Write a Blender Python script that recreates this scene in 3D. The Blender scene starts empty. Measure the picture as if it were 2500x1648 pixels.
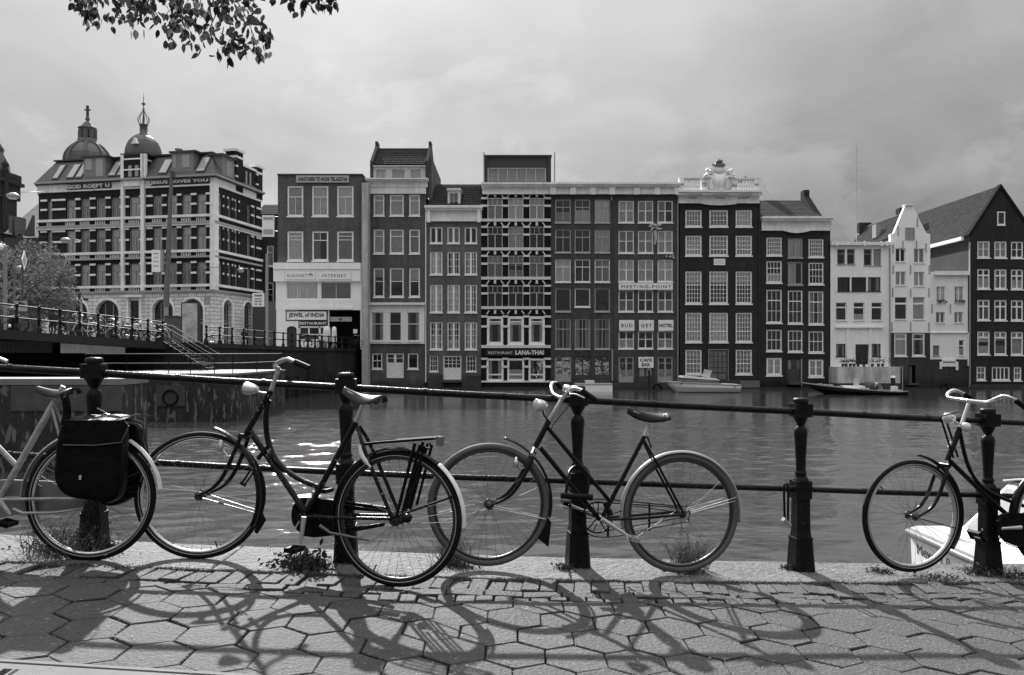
import bpy, math, random
from mathutils import Vector, Matrix, noise
random.seed(11)
# ---------------------------------------------------------------- camera, sky, sun
F, CX, HY, EYE, WATER = 1944.0, 1250.0, 860.0, 1.30, -1.87
sc = bpy.context.scene
cam = bpy.data.cameras.new('camera'); camo = bpy.data.objects.new('camera', cam)
sc.collection.objects.link(camo); sc.camera = camo
camo.location = (0, 0, EYE); camo.rotation_euler = (math.radians(90), 0, 0)
cam.sensor_width = 36; cam.lens = 28; cam.shift_y = 36/2500
cam.clip_start = .05; cam.clip_end = 3000
sc.view_settings.view_transform = 'Standard'; sc.view_settings.look = 'None'
sc.view_settings.gamma = 1; sc.view_settings.use_curve_mapping = False
sc.view_settings.exposure = 0.88
sun_dir = Vector((-.26, .966, .72)).normalized()     # towards the sun
elev = math.asin(sun_dir.z); azim = math.atan2(sun_dir.x, sun_dir.y)
sl = bpy.data.lights.new('sun', 'SUN'); sl.energy = 5.0; sl.angle = math.radians(.8); sl.color = (1, 1, 1)
so = bpy.data.objects.new('sun', sl); sc.collection.objects.link(so)
so.rotation_euler = sun_dir.to_track_quat('Z', 'Y').to_euler(); so.location = (0, 0, 60)
world = bpy.data.worlds.new('World'); sc.world = world; world.use_nodes = True
def sky_nodes():
    nt = world.node_tree; N = nt.nodes; L = nt.links; N.clear()
    def n(t, **k):
        x = N.new(t)
        for a, b in k.items(): setattr(x, a, b)
        return x
    def math_(op, a, b=None):
        m = n('ShaderNodeMath', operation=op)
        for i, v in enumerate((a, b)):
            if v is None: continue
            if isinstance(v, (int, float)): m.inputs[i].default_value = v
            else: L.new(v, m.inputs[i])
        return m.outputs[0]
    sky = n('ShaderNodeTexSky', sky_type='NISHITA', sun_disc=False, sun_elevation=elev, sun_rotation=azim)
    sky.air_density = 1.2; sky.dust_density = 3.0
    bw = n('ShaderNodeRGBToBW'); L.new(sky.outputs[0], bw.inputs[0])
    tc = n('ShaderNodeTexCoord'); sep = n('ShaderNodeSeparateXYZ'); L.new(tc.outputs['Generated'], sep.inputs[0])
    z = math_('MAXIMUM', sep.outputs[2], 0.0)
    zz = math_('ADD', z, .42)
    cv = n('ShaderNodeCombineXYZ')
    L.new(math_('DIVIDE', sep.outputs[0], zz), cv.inputs[0]); L.new(math_('DIVIDE', sep.outputs[1], zz), cv.inputs[1])
    mp = n('ShaderNodeMapping'); mp.inputs['Location'].default_value = (3.1, 1.7, 0); L.new(cv.outputs[0], mp.inputs[0])
    no = n('ShaderNodeTexNoise'); no.inputs['Scale'].default_value = 1.7; no.inputs['Detail'].default_value = 6
    no.inputs['Roughness'].default_value = .5; no.inputs['Distortion'].default_value = .35
    L.new(mp.outputs[0], no.inputs['Vector'])
    no2 = n('ShaderNodeTexNoise'); no2.inputs['Scale'].default_value = 4.5; no2.inputs['Detail'].default_value = 7
    no2.inputs['Roughness'].default_value = .55; no2.inputs['Distortion'].default_value = .8
    L.new(mp.outputs[0], no2.inputs['Vector'])
    # veiled sun behind the cloud: soft brightening towards its direction
    vd = n('ShaderNodeVectorMath', operation='DOT_PRODUCT'); L.new(tc.outputs['Generated'], vd.inputs[0]); vd.inputs[1].default_value = (-.42, .85, .32)
    glow = math_('POWER', math_('MAXIMUM', vd.outputs['Value'], 0.0), 3.0)
    a = math_('MULTIPLY', math_('SUBTRACT', no.outputs[0], .5), 2.6)
    b = math_('MULTIPLY', math_('SUBTRACT', no2.outputs[0], .5), 1.2)
    bl = n('ShaderNodeTexNoise'); bl.inputs['Scale'].default_value = 2.6; bl.inputs['Detail'].default_value = 8; bl.inputs['Roughness'].default_value = .6; bl.inputs['Distortion'].default_value = .3
    mp2 = n('ShaderNodeMapping'); mp2.inputs['Location'].default_value = (-1.3, 4.4, 0); L.new(cv.outputs[0], mp2.inputs[0]); L.new(mp2.outputs[0], bl.inputs['Vector'])
    mr = n('ShaderNodeMapRange', interpolation_type='SMOOTHSTEP'); mr.inputs[1].default_value = .52; mr.inputs[2].default_value = .60; L.new(bl.outputs[0], mr.inputs[0])
    cl = math_('ADD', math_('ADD', a, b), math_('ADD', math_('MULTIPLY', mr.outputs[0], .40), 1.15))
    cl = math_('ADD', cl, math_('MULTIPLY', glow, .95))
    cl = math_('ADD', cl, math_('MULTIPLY', math_('POWER', z, 2.6), 14.0))
    mix = n('ShaderNodeMix', data_type='FLOAT'); mix.inputs[0].default_value = .94
    L.new(bw.outputs[0], mix.inputs[2]); L.new(cl, mix.inputs[3])
    bg = n('ShaderNodeBackground'); bg.inputs['Strength'].default_value = .1
    L.new(mix.outputs[0], bg.inputs['Color'])
    out = n('ShaderNodeOutputWorld'); L.new(bg.outputs[0], out.inputs[0])
sky_nodes()
# ---------------------------------------------------------------- helpers
def at(px, py, Y): return Vector(((px-CX)/F*Y, Y, EYE-(py-HY)/F*Y))
def gz(x, y=0): return -.004-.0615*x
def on_ground(px, py):
    Y = F*(EYE+.004)/((py-HY)-.0615*(px-CX)); return at(px, py, Y)
def col(v): return (v, v, v, 1)
_m = {}
def mat(name, v=.5, rough=.6, metal=0.0, var=.2, scale=6.0, bump=0.0, spec=.5, speck=0.0, rnd=0.0, streak=0.0, detail=5, st=.685):
    if name in _m: return _m[name]
    m = bpy.data.materials.new(name); m.use_nodes = True; _m[name] = m
    nt = m.node_tree; N = nt.nodes; L = nt.links; p = N['Principled BSDF']
    p.inputs['Roughness'].default_value = rough; p.inputs['Metallic'].default_value = metal
    p.inputs['Specular IOR Level'].default_value = spec
    tc = N.new('ShaderNodeTexCoord')
    no = N.new('ShaderNodeTexNoise'); no.inputs['Scale'].default_value = scale; no.inputs['Detail'].default_value = detail
    no.inputs['Roughness'].default_value = .65
    vec = tc.outputs['Object']
    if rnd:
        oi0 = N.new('ShaderNodeObjectInfo'); sc0 = N.new('ShaderNodeMath'); sc0.operation = 'MULTIPLY'; sc0.inputs[1].default_value = 173.0; L.new(oi0.outputs['Random'], sc0.inputs[0])
        va = N.new('ShaderNodeVectorMath'); va.operation = 'ADD'; L.new(vec, va.inputs[0]); L.new(sc0.outputs[0], va.inputs[1]); vec = va.outputs[0]
    L.new(vec, no.inputs['Vector'])
    def mth(op, a, b, c=None):
        x = N.new('ShaderNodeMath'); x.operation = op
        for i, q in enumerate((a, b, c)):
            if q is None: continue
            if isinstance(q, (int, float)): x.inputs[i].default_value = q
            else: L.new(q, x.inputs[i])
        return x.outputs[0]
    f = mth('MULTIPLY_ADD', mth('SUBTRACT', no.outputs[0], .5), 2*var*2, 1.0)
    if streak:
        mp = N.new('ShaderNodeMapping'); mp.inputs['Scale'].default_value = (3.5, 3.5, .35); L.new(tc.outputs['Object'], mp.inputs[0])
        n3 = N.new('ShaderNodeTexNoise'); n3.inputs['Scale'].default_value = 1.0; n3.inputs['Detail'].default_value = 4
        L.new(mp.outputs[0], n3.inputs['Vector'])
        f = mth('MULTIPLY', f, mth('MULTIPLY_ADD', mth('SUBTRACT', n3.outputs[0], .5), 4*streak, 1.0))
    if rnd:
        oi = N.new('ShaderNodeObjectInfo')
        f = mth('MULTIPLY', f, mth('MULTIPLY_ADD', mth('SUBTRACT', oi.outputs['Random'], .5), 2*rnd, 1.0))
    f = mth('MULTIPLY', mth('MAXIMUM', f, .15), v)
    if speck:
        vo = N.new('ShaderNodeTexNoise'); vo.inputs['Scale'].default_value = scale*3.5; vo.inputs['Detail'].default_value = 2
        if streak:
            ms = N.new('ShaderNodeMapping'); ms.inputs['Scale'].default_value = (1, 1, .28); L.new(vec, ms.inputs[0]); L.new(ms.outputs[0], vo.inputs['Vector']); vo.inputs['Detail'].default_value = 6
        else: L.new(vec, vo.inputs['Vector'])
        gn = N.new('ShaderNodeTexNoise'); gn.inputs['Scale'].default_value = scale*8; gn.inputs['Detail'].default_value = 3; gn.inputs['Roughness'].default_value = .7; L.new(vec, gn.inputs['Vector'])
        f = mth('MULTIPLY', f, mth('MULTIPLY_ADD', mth('SUBTRACT', gn.outputs[0], .5), 2.8, 1.0))
        cr = N.new('ShaderNodeMapRange'); cr.inputs[1].default_value = st; cr.inputs[2].default_value = st+.045
        L.new(vo.outputs[0], cr.inputs[0])
        f = mth('ADD', f, mth('MULTIPLY', cr.outputs[0], speck))
    f = mth('MINIMUM', f, .9)
    cb = N.new('ShaderNodeCombineColor')
    for i in range(3): L.new(f, cb.inputs[i])
    L.new(cb.outputs[0], p.inputs['Base Color'])
    if bump:
        nb = N.new('ShaderNodeTexNoise'); nb.inputs['Scale'].default_value = scale*5; nb.inputs['Detail'].default_value = 5
        L.new(vec, nb.inputs['Vector'])
        bp = N.new('ShaderNodeBump'); bp.inputs['Strength'].default_value = bump; bp.inputs['Distance'].default_value = .02
        L.new(nb.outputs[0], bp.inputs['Height']); L.new(bp.outputs[0], p.inputs['Normal'])
    return m
def brick_mat(name, v, mortar=None, var=.18, dirt=.36, bw=.22, bh=.065, swz=True, damp=0.0, bscale=1.0, bumpd=.01):
    """coursed masonry: x runs along the wall, z up (object space)"""
    if name in _m: return _m[name]
    m = bpy.data.materials.new(name); m.use_nodes = True; _m[name] = m
    nt = m.node_tree; N = nt.nodes; L = nt.links; p = N['Principled BSDF']; p.inputs['Roughness'].default_value = .85
    p.inputs['Specular IOR Level'].default_value = .2
    tc = N.new('ShaderNodeTexCoord'); sp = N.new('ShaderNodeSeparateXYZ'); L.new(tc.outputs['Object'], sp.inputs[0])
    ad = N.new('ShaderNodeMath'); ad.operation = 'ADD'; L.new(sp.outputs[0], ad.inputs[0]); L.new(sp.outputs[1], ad.inputs[1])
    cb = N.new('ShaderNodeCombineXYZ'); L.new(ad.outputs[0], cb.inputs[0]); L.new(sp.outputs[2], cb.inputs[1])
    br = N.new('ShaderNodeTexBrick'); L.new(cb.outputs[0], br.inputs['Vector'])
    br.inputs['Scale'].default_value = bscale; br.inputs['Brick Width'].default_value = bw; br.inputs['Row Height'].default_value = bh
    br.inputs['Mortar Size'].default_value = .008*bh/.065; br.inputs['Color1'].default_value = col(v*(1+var)); br.inputs['Color2'].default_value = col(v*(1-var))
    br.inputs['Mortar'].default_value = col(mortar if mortar is not None else v*1.5)
    def noise_(scale, detail, vec=None, dist=0):
        x = N.new('ShaderNodeTexNoise'); x.inputs['Scale'].default_value = scale; x.inputs['Detail'].default_value = detail
        x.inputs['Distortion'].default_value = dist
        L.new(vec or tc.outputs['Object'], x.inputs['Vector']); return x.outputs[0]
    def mth(op, a, b, c=None):
        x = N.new('ShaderNodeMath'); x.operation = op
        for i, q in enumerate((a, b, c)):
            if q is None: continue
            if isinstance(q, (int, float)): x.inputs[i].default_value = q
            else: L.new(q, x.inputs[i])
        return x.outputs[0]
    g = mth('MULTIPLY_ADD', mth('SUBTRACT', noise_(.45, 6), .5), 3.4*dirt, 1.0)
    g = mth('MULTIPLY', g, mth('MULTIPLY_ADD', mth('SUBTRACT', noise_(6.0, 5), .5), 1.2*var*2, 1.0))
    mp = N.new('ShaderNodeMapping'); mp.inputs['Scale'].default_value = (2.2, 2.2, .18); L.new(tc.outputs['Object'], mp.inputs[0])
    g = mth('MULTIPLY', g, mth('MULTIPLY_ADD', mth('SUBTRACT', noise_(1.0, 3, mp.outputs[0]), .5), 2.4*dirt, 1.0))
    if damp:   # dark tide band just above the water line
        pz = N.new('ShaderNodeNewGeometry'); ps = N.new('ShaderNodeSeparateXYZ'); L.new(pz.outputs['Position'], ps.inputs[0])
        mr = N.new('ShaderNodeMapRange'); mr.inputs[1].default_value = WATER+.1; mr.inputs[2].default_value = WATER+damp
        mr.inputs[3].default_value = .35; mr.inputs[4].default_value = 1.0
        L.new(mth('ADD', ps.outputs[2], mth('MULTIPLY', mth('SUBTRACT', noise_(1.5, 4), .5), damp*1.3)), mr.inputs[0])
        g = mth('MULTIPLY', g, mr.outputs[0])
    bw_ = N.new('ShaderNodeRGBToBW'); L.new(br.outputs['Color'], bw_.inputs[0])
    f = mth('MULTIPLY', bw_.outputs[0], mth('MAXIMUM', g, .2))
    c2 = N.new('ShaderNodeCombineColor')
    for i in range(3): L.new(f, c2.inputs[i])
    L.new(c2.outputs[0], p.inputs['Base Color'])
    bp = N.new('ShaderNodeBump'); bp.inputs['Strength'].default_value = .6; bp.inputs['Distance'].default_value = bumpd
    L.new(mth('ADD', mth('MULTIPLY', br.outputs['Fac'], -1.0), noise_(20, 3)), bp.inputs['Height']); L.new(bp.outputs[0], p.inputs['Normal'])
    return m
def glass_mat(name, reflect=1.6, tint=.94, wav=.02):
    if name in _m: return _m[name]
    m = bpy.data.materials.new(name); m.use_nodes = True; _m[name] = m
    nt = m.node_tree; N = nt.nodes; L = nt.links; N.clear()
    out = N.new('ShaderNodeOutputMaterial'); mx = N.new('ShaderNodeMixShader'); tr = N.new('ShaderNodeBsdfTransparent'); gl = N.new('ShaderNodeBsdfGlossy')
    tr.inputs[0].default_value = col(tint); gl.inputs['Roughness'].default_value = .03; gl.inputs[0].default_value = col(.95)
    fr = N.new('ShaderNodeFresnel'); fr.inputs[0].default_value = 1.5
    mu = N.new('ShaderNodeMath'); mu.operation = 'MULTIPLY'; mu.inputs[1].default_value = reflect; mu.use_clamp = True
    L.new(fr.outputs[0], mu.inputs[0]); L.new(mu.outputs[0], mx.inputs[0]); L.new(tr.outputs[0], mx.inputs[1]); L.new(gl.outputs[0], mx.inputs[2])
    ge = N.new('ShaderNodeNewGeometry'); no = N.new('ShaderNodeTexNoise'); no.inputs['Scale'].default_value = 1.3
    L.new(ge.outputs['Position'], no.inputs['Vector']); bp = N.new('ShaderNodeBump'); bp.inputs['Distance'].default_value = wav; bp.inputs['Strength'].default_value = 1
    L.new(no.outputs[0], bp.inputs['Height']); L.new(bp.outputs[0], gl.inputs['Normal'])
    L.new(mx.outputs[0], out.inputs[0]); return m

class MB:
    def __init__(s): s.v = []; s.f = []; s.sm = []; s.T = None
    def add(s, vs, fs, smooth=False):
        b = len(s.v); T = s.T
        s.v += [tuple(T @ Vector(p)) for p in vs] if T else [tuple(p) for p in vs]
        s.f += [tuple(i+b for i in f) for f in fs]; s.sm += [smooth]*len(fs); return s
    def box(s, x0, x1, y0, y1, z0, z1):
        x0, x1 = min(x0, x1), max(x0, x1); y0, y1 = min(y0, y1), max(y0, y1); z0, z1 = min(z0, z1), max(z0, z1)
        return s.add([(x0,y0,z0),(x1,y0,z0),(x1,y1,z0),(x0,y1,z0),(x0,y0,z1),(x1,y0,z1),(x1,y1,z1),(x0,y1,z1)],
            [(0,3,2,1),(4,5,6,7),(0,1,5,4),(1,2,6,5),(2,3,7,6),(3,0,4,7)])
    def quad(s, a, b, c, d): return s.add([a, b, c, d], [(0,1,2,3)])
    def prism(s, pts, y0, y1):
        """pts: (x,z) outline counter-clockwise seen from -Y"""
        n = len(pts); A = [(x, y0, z) for x, z in pts]; B = [(x, y1, z) for x, z in pts]
        return s.add(A+B, [tuple(range(n)), tuple(range(2*n-1, n-1, -1))]+[(i, i+n, (i+1)%n+n, (i+1)%n) for i in range(n)])
    def hprism(s, pts, z0, z1, zf=None):
        """pts: (x,y) outline ccw from above, zf optional height function for the top"""
        n = len(pts); A = [(x, y, (zf(x, y) if zf else 0)+z0) for x, y in pts]; B = [(x, y, (zf(x, y) if zf else 0)+z1) for x, y in pts]
        return s.add(A+B, [tuple(range(n-1, -1, -1)), tuple(range(n, 2*n))]+[(i, (i+1)%n, (i+1)%n+n, i+n) for i in range(n)])
    def tube(s, pts, r, n=8, closed=False, cap=True, smooth=True, flat=1.0):
        P = [Vector(p) for p in pts]; m = len(P); R = r if isinstance(r, (list, tuple)) else [r]*m
        vs = []; ref = None
        for i in range(m):
            if closed: t = P[(i+1)%m]-P[i-1]
            else: t = P[min(i+1, m-1)]-P[max(i-1, 0)]
            if t.length < 1e-9: t = Vector((0,0,1))
            t.normalize()
            if ref is None: ref = Vector((0,0,1)) if abs(t.z) < .9 else Vector((1,0,0))
            a = (ref - t*ref.dot(t))
            if a.length < 1e-6: a = t.orthogonal()
            a.normalize(); b = t.cross(a); ref = a
            for k in range(n):
                w = 2*math.pi*k/n; vs.append(P[i]+(a*math.cos(w)+b*math.sin(w)*flat)*R[i])
        fs = []
        for i in range(m if closed else m-1):
            j = (i+1)%m
            for k in range(n): fs.append((i*n+k, i*n+(k+1)%n, j*n+(k+1)%n, j*n+k))
        s.add(vs, fs, smooth)
        if cap and not closed:
            s.add(vs[:n], [tuple(range(n-1, -1, -1))]); s.add(vs[-n:], [tuple(range(n))])
        return s
    def lathe(s, prof, n=16, c=(0,0,0), smooth=True, rot=0.0, axis=None):
        """prof: (r,z) from bottom to top; axis: optional Matrix"""
        vs = []
        for r, z in prof:
            for k in range(n):
                w = 2*math.pi*k/n+rot; p = Vector((r*math.cos(w), r*math.sin(w), z))
                if axis: p = axis @ p
                vs.append(p+Vector(c))
        fs = [(i*n+k, i*n+(k+1)%n, (i+1)*n+(k+1)%n, (i+1)*n+k) for i in range(len(prof)-1) for k in range(n)]
        s.add(vs, fs, smooth)
        if prof[0][0] > 1e-5: s.add(vs[:n], [tuple(range(n-1, -1, -1))])
        if prof[-1][0] > 1e-5: s.add(vs[-n:], [tuple(range(n))])
        return s
    def grid(s, fn, nu, nv, smooth=True):
        vs = [fn(i/nu, j/nv) for j in range(nv+1) for i in range(nu+1)]
        return s.add(vs, [(j*(nu+1)+i, j*(nu+1)+i+1, (j+1)*(nu+1)+i+1, (j+1)*(nu+1)+i) for j in range(nv) for i in range(nu)], smooth)
    def mesh(s, name='mesh'):
        me = bpy.data.meshes.new(name); me.from_pydata(s.v, [], s.f); me.polygons.foreach_set('use_smooth', s.sm); me.update(); return me
    def build(s, name, m, parent=None, label=None, loc=None, kind=None, cat=None, group=None):
        return part(name, s.mesh(name), m, parent, label, loc, kind, cat, group)
def spline(P, k=4):
    out = []
    for i in range(len(P)-1):
        p0, p1, p2, p3 = P[max(i-1, 0)], P[i], P[i+1], P[min(i+2, len(P)-1)]
        for j in range(k):
            t = j/k; out.append(.5*((2*p1)+(p2-p0)*t+(2*p0-5*p1+4*p2-p3)*t*t+(3*p1-p0-3*p2+p3)*t**3))
    return out+[P[-1]]
def part(name, me, m, parent=None, label=None, loc=None, kind=None, cat=None, group=None):
    o = bpy.data.objects.new(name, me)
    if m and not me.materials: me.materials.append(m)
    sc.collection.objects.link(o)
    if parent: o.parent = parent
    if loc is not None: o.location = loc
    if label: o['label'] = label
    if kind: o['kind'] = kind
    if cat: o['category'] = cat
    if group: o['group'] = group
    return o
def thing(name, label, cat, loc=(0,0,0), rz=0.0, group=None, kind=None):
    o = bpy.data.objects.new(name, None); sc.collection.objects.link(o); o.empty_display_size = .2
    o.location = loc; o.rotation_euler = (0, 0, rz)
    if label: o['label'] = label
    if cat: o['category'] = cat
    if group: o['group'] = group
    if kind: o['kind'] = kind
    return o
kids = {}
def children_of(o):
    return [c for c in bpy.data.objects if c.parent == o]
def copy_tree(o, parent=None, ch=None):
    if ch is None:
        ch = {}
        for c in bpy.data.objects:
            if c.parent: ch.setdefault(c.parent.name, []).append(c)
    c = o.copy(); sc.collection.objects.link(c)
    if parent: c.parent = parent
    for k in ch.get(o.name, []): copy_tree(k, c, ch)
    return c
def text_mesh(s, w, h, depth=.01, bold=.0, spacing=1.0):
    cu = bpy.data.curves.new('lettering', 'FONT'); cu.body = s; cu.size = 1; cu.extrude = .02; cu.offset = bold; cu.space_character = spacing; cu.resolution_u = 2
    ob = bpy.data.objects.new('lettering', cu); sc.collection.objects.link(ob)
    dg = bpy.context.evaluated_depsgraph_get(); dg.update()
    me = bpy.data.meshes.new_from_object(ob.evaluated_get(dg)); bpy.data.objects.remove(ob); bpy.data.curves.remove(cu)
    xs = [v.co.x for v in me.vertices]; ys = [v.co.y for v in me.vertices]
    x0, x1, y0, y1 = min(xs), max(xs), min(ys), max(ys)
    for v in me.vertices:
        x, y, z = v.co; v.co = ((x-x0)/(x1-x0)*w, -z/.02*depth*.5, (y-y0)/(y1-y0)*h)
    me.materials.clear(); return me
def sign_letters(s, x0, x1, z0, z1, y, m, parent, bold=.0, spacing=1.0):
    """lettering on a board in the parent's local frame, face towards -Y"""
    return part('lettering', text_mesh(s, x1-x0, z1-z0, .012, bold, spacing), m, parent, loc=(x0, y, z0))

# shared finishes
m_iron = mat('black_railing_paint', .008, .36, var=.5, scale=14, bump=.3, speck=.03, spec=.14)
m_blackp = mat('black_enamel', .006, .25, var=.3, scale=20, bump=.05, spec=.18)
m_chipped = mat('chipped_black_enamel', .006, .3, var=.5, scale=16, bump=.2, speck=.3, spec=.18, st=.66)
m_chrome = mat('chrome', .62, .22, .9, var=.1, scale=30)
m_dull = mat('dull_aluminium', .45, .42, .6, var=.2, scale=25)
m_tyre = mat('black_rubber', .008, .7, var=.3, scale=40, bump=.2, spec=.12)
m_gtyre = mat('grey_rubber', .075, .75, var=.2, scale=30, bump=.2)
m_stripe = mat('sidewall_stripe', .30, .6)
m_darkrim = mat('dark_rim', .03, .4, .3)
m_leather = mat('worn_leather', .05, .35, var=.4, scale=15)
m_silverp = mat('worn_silver_paint', .27, .5, .1, var=.45, scale=22, bump=.2)
m_white = mat('white_mudguard_paint', .62, .5, var=.2, scale=16)
m_vinyl = mat('black_vinyl', .003, .4, var=.3, scale=3, bump=1.0, spec=.10)
m_grip = mat('black_grip', .005, .5, spec=.12)
m_lens = mat('lamp_lens', .5, .15, .2)
m_lampw = mat('lamp_shell', .6, .2, .6, var=.1)
m_matte = mat('matte_black_steel', .006, .6, spec=.08)
# ---------------------------------------------------------------- water
def water():
    m = bpy.data.materials.new('canal_water'); m.use_nodes = True
    nt = m.node_tree; N = nt.nodes; L = nt.links; p = N['Principled BSDF']
    p.inputs['Base Color'].default_value = col(.045); p.inputs['Roughness'].default_value = .03; p.inputs['IOR'].default_value = 1.33
    p.inputs['Specular IOR Level'].default_value = .5
    tc = N.new('ShaderNodeTexCoord')
    def nz(scale, det, sx, sy, rot=0, rough=.5):
        mp = N.new('ShaderNodeMapping'); mp.inputs['Scale'].default_value = (sx, sy, 1); mp.inputs['Rotation'].default_value = (0, 0, rot)
        L.new(tc.outputs['Object'], mp.inputs[0]); x = N.new('ShaderNodeTexNoise'); x.inputs['Scale'].default_value = scale
        x.inputs['Detail'].default_value = det; x.inputs['Roughness'].default_value = rough; L.new(mp.outputs[0], x.inputs['Vector']); return x.outputs[0]
    b1 = N.new('ShaderNodeBump'); b1.inputs['Strength'].default_value = 1; b1.inputs['Distance'].default_value = .034
    L.new(nz(1.7, 4, .55, 1.2, .2, .55), b1.inputs['Height'])
    b2 = N.new('ShaderNodeBump'); b2.inputs['Strength'].default_value = 1; b2.inputs['Distance'].default_value = .0085
    wp = nz(.09, 3, 1, .35, .3); mr = N.new('ShaderNodeMapRange'); mr.inputs[1].default_value = .38; mr.inputs[2].default_value = .62; mr.inputs[3].default_value = .5; mr.inputs[4].default_value = 1.15
    L.new(wp, mr.inputs[0]); L.new(mr.outputs[0], b2.inputs['Strength']); L.new(mr.outputs[0], b1.inputs['Strength'])
    L.new(nz(7.5, 4, .45, 1.3, -.12, .6), b2.inputs['Height']); L.new(b1.outputs[0], b2.inputs['Normal'])
    L.new(b2.outputs[0], p.inputs['Normal'])
    # near water as real wavelets, fading into the flat far sheet
    import numpy as np
    rs = np.random.RandomState(4); X0, X1, Y0, Y1 = -24.0, 26.0, 7.0, 46.0; st = .085
    nx = int((X1-X0)/st)+1; ny = int((Y1-Y0)/st)+1; xs = np.linspace(X0, X1, nx); ys = np.linspace(Y0, Y1, ny); XX, YY = np.meshgrid(xs, ys); Z = np.zeros_like(XX)
    for i in range(70):
        lam = .24*(2.4/.24)**rs.rand(); th = rs.normal(1.75, .55); k = 2*np.pi/lam; wx, wy = np.cos(th)*k, np.sin(th)*k
        env = .55+.45*np.sin(XX*rs.uniform(-.5, .5)+YY*rs.uniform(-.35, .35)+rs.rand()*6.28)
        Z += env*.0245/k*np.sin(wx*XX+wy*YY+rs.rand()*6.28+.8*np.sin(XX*.9*rs.rand()+YY*.7))*(1.0 if lam < .9 else .7)
    gust = .55+.45*np.sin(XX*.21+YY*.33+1.0)*np.sin(XX*.13-YY*.17+.4)
    fade = np.clip((Y1-YY)/14, 0, 1)*np.clip((XX-X0)/2, 0, 1)*np.clip((X1-XX)/2, 0, 1)*np.clip((YY-Y0)/.5, 0, 1)
    Z *= fade*(.55+.75*gust)
    Z = Z+.25*np.abs(Z)     # slightly peaked crests
    Z *= fade > 0
    vs = np.stack([XX.ravel(), YY.ravel(), Z.ravel()], 1).astype(np.float32); ii = np.arange(nx*ny).reshape(ny, nx)
    q = np.stack([ii[:-1,:-1].ravel(), ii[:-1,1:].ravel(), ii[1:,1:].ravel(), ii[1:,:-1].ravel()], 1).astype(np.int32)
    n0 = len(vs); out = np.array([(-600,3,0),(600,3,0),(-600,Y0,0),(600,Y0,0),(-600,Y1,0),(600,Y1,0),(-600,1500,0),(600,1500,0),(X0,Y0,0),(X1,Y0,0),(X0,Y1,0),(X1,Y1,0)], np.float32)
    fq = np.array([(0,1,3,2),(2,8,10,4),(9,3,5,11),(4,5,7,6)], np.int32)+n0
    vs = np.concatenate([vs, out]); q = np.concatenate([q, fq]); me = bpy.data.meshes.new('canal_water')
    me.vertices.add(len(vs)); me.vertices.foreach_set('co', vs.ravel()); me.loops.add(q.size); me.loops.foreach_set('vertex_index', q.ravel())
    me.polygons.add(len(q)); me.polygons.foreach_set('loop_start', np.arange(0, q.size, 4, dtype=np.int32)); me.polygons.foreach_set('loop_total', np.full(len(q), 4, np.int32)); me.polygons.foreach_set('use_smooth', np.ones(len(q), bool)); me.update(); me.validate()
    part('canal_water', me, m, None, kind='structure', loc=(0,0,WATER))
water()
# ---------------------------------------------------------------- near quay
def clampq(x, a, b, c, lo, hi):
    xc = max(lo, min(hi, x)); v = a+b*xc+c*xc*xc
    return v+(x-xc)*(b+2*c*xc)
def y_out(x): return clampq(x, 5.0986, .12362, .01647, -3.2, 4.5)
def y_in(x): return clampq(x, 4.5846, .13981, .01799, -3.2, 4.0)
YB = [(-9,3.9),(-3.2,4.12),(-1.9,4.12),(-.9,4.08),(-.35,4.06),(0,4.2),(1,4.33),(1.9,4.5),(3.2,4.93),(4.5,5.3),(9,6.6)]
def y_band(x):
    for (a, p), (b, q) in zip(YB, YB[1:]):
        if x <= b: return p+(q-p)*(x-a)/(b-a)
    return YB[-1][1]
m_stone = mat('coping_stone', .082, .8, var=.45, scale=6, bump=1.0, speck=.08, detail=9)
m_tile = mat('concrete_tile', .035, .8, var=.26, scale=11, bump=.6, speck=.09, rnd=.22, st=.67, detail=9)
m_pave = mat('paving_brick', .034, .8, var=.25, scale=9, bump=.5, speck=.10, rnd=.3, detail=8)
m_bed = mat('jointing_sand', .018, .95, var=.5, scale=12, bump=.6)
m_qwall = brick_mat('quay_brick', .05, .06, damp=1.2)
m_slab = mat('street_stone', .13, .8, var=.25, scale=1.2)
def px_of(x, y, z=None):
    z = gz(x) if z is None else z
    return CX+F*x/y, HY-(z-EYE)*F/y
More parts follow.
